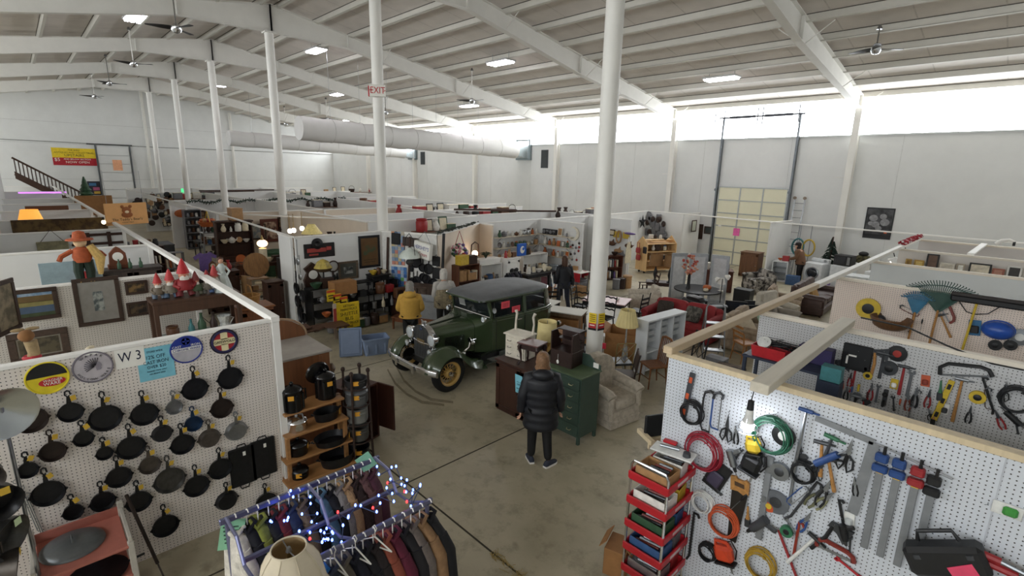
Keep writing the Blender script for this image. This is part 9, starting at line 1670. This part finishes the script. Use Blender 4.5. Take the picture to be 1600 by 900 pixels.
for j,z in enumerate((.58,.98)): mixrow((-11.45,19.75,z),(-11.0,20.6,z),5,K1,.2,.3,'on the %s shelf of the natural wood rack'%['lower','upper'][j],1.15,'goods in the natural wood rack')
mixrow((-11.2,12.0,0),(-11.2,13.4,0),7,['box','crock','basket','tin'],.3,.45,'on the floor below the black console',PI/2,'floor goods of the corner booth')
mixrow((-12.9,14.3,0),(-12.4,14.3,0),3,['box','crock'],.35,.5,'behind the grey milk can',0,'goods behind the milk can')
for j,z in enumerate((.52,1.02,1.52)): mixrow((-23.6,AX(325,352,-23.6).y-.25,z),(-23.6,AX(325,352,-23.6).y+.25,z),3,['jar','tin','vase'],.2,.32,'on the %s tier of the wire plant stand'%['low','middle','high'][j],PI/2,'goods on the plant stand')
mixrow((-28.6,6.8,0),(-28.6,9.0,0),6,['box','crock','lamp','basket'],.5,.9,'on the floor of the white booth',PI/2,'floor goods of the white booth')
mixrow((-20.6,6.9,0),(-20.6,8.3,0),5,['box','clock','crock','lamp'],.6,1.0,'along the back of the beige booth',PI/2,'back goods of the beige booth')
mixrow((-14.4,6.0,0),(-14.4,7.4,0),4,['box','crock'],.5,.8,'behind the white picture wall',PI/2,'goods behind the picture wall')
mixrow((-22.8,3.2,0),(-19.6,4.3,0),5,['box','basket','crock'],.4,.6,'on the left aisle floor by the paperbacks rack',0,'left aisle floor goods')
mixrow((-12.2,7.0,.03),(-12.2,5.3,.03),7,['crock','tin','box','jar'],.25,.34,'on the floor under the tiered shelf',PI/2,'floor goods under the tiered shelf')
mixrow((-10.5,15.6,0),(-10.3,16.4,0),3,['box','basket','tin'],.35,.5,'on the floor before the brown bookcase',PI/2,'floor goods by the brown bookcase')
mixrow((-12.9,23.75,1.76),(-12.1,23.75,1.76),4,['lamp','clock','teapot','jar'],.3,.45,'on top of the dark clock shelf',0,'top goods of the clock shelf')
put(FP,[('pliers',1152,664,30,BKK,MET,.1,'black gripped pliers between the shears and the sander'),('wrench',1160,700,30,DMT,None,-.3,'dark wrench above the hand saw'),('screwdriver',1150,726,26,RED2,MET,.2,'red screwdriver above the hand saw handle'),('pliers',1196,702,28,DGY,MET,0,'grey gripped pliers beside the straightedge top'),('coil',1110,846,30,BKK,None,0,'small black cord coil above the bottom left'),('brush',1170,790,34,WDH,DMT,.1,'wooden brush between the saw and the straightedge'),('wrench',1228,806,34,MET,None,.7,'steel wrench under the grey blade disc'),('pliers',1268,800,40,BLU,MET,-.3,'blue gripped pliers below the coping saw'),('snips',1276,716,34,DGY,MET,.2,'grey snips right of the cable reel'),('drill',1318,812,40,BKK,DMT,.3,'black power drill right of the hatchet'),('tape',1232,820,18,GRN,BKK,0,'small green tape reel over the slanting pry bar'),('hammer',1296,716,50,WDH,DMT,.3,'brown hammer behind the blue caulking gun'),('wrench',1330,836,30,DMT,None,.1,'short dark wrench near the bow saw'),('pliers',1336,744,30,BKK,MET,.2,'small black pliers under the large shears')])
put(IP,[('pliers',1312,600,22,BLU,MET,0,'blue gripped pliers at the lower left of the inner board'),('hammer',1338,618,20,BKK,MET,0,'short hammer near the front rail'),('screwdriver',1350,626,20,RED2,MET,.1,'red screwdriver near the front rail'),('wrench',1424,632,22,MET,None,0,'bright wrench low in the middle'),('brush',1462,640,24,WDH,BKK,0,'wooden brush at the front rail'),('tape',1530,610,20,YLW,BKK,0,'yellow tape roll under the bow saw'),('pliers',1518,634,28,BKK,DMT,0,'black cutters below the bow saw'),('hacksaw',1545,606,34,c_('4a3a30'),DMT,.2,'brown coping saw right of the tape roll'),('wrench',1586,650,28,DMT,None,.3,'dark wrench at the right edge of the inner board')])
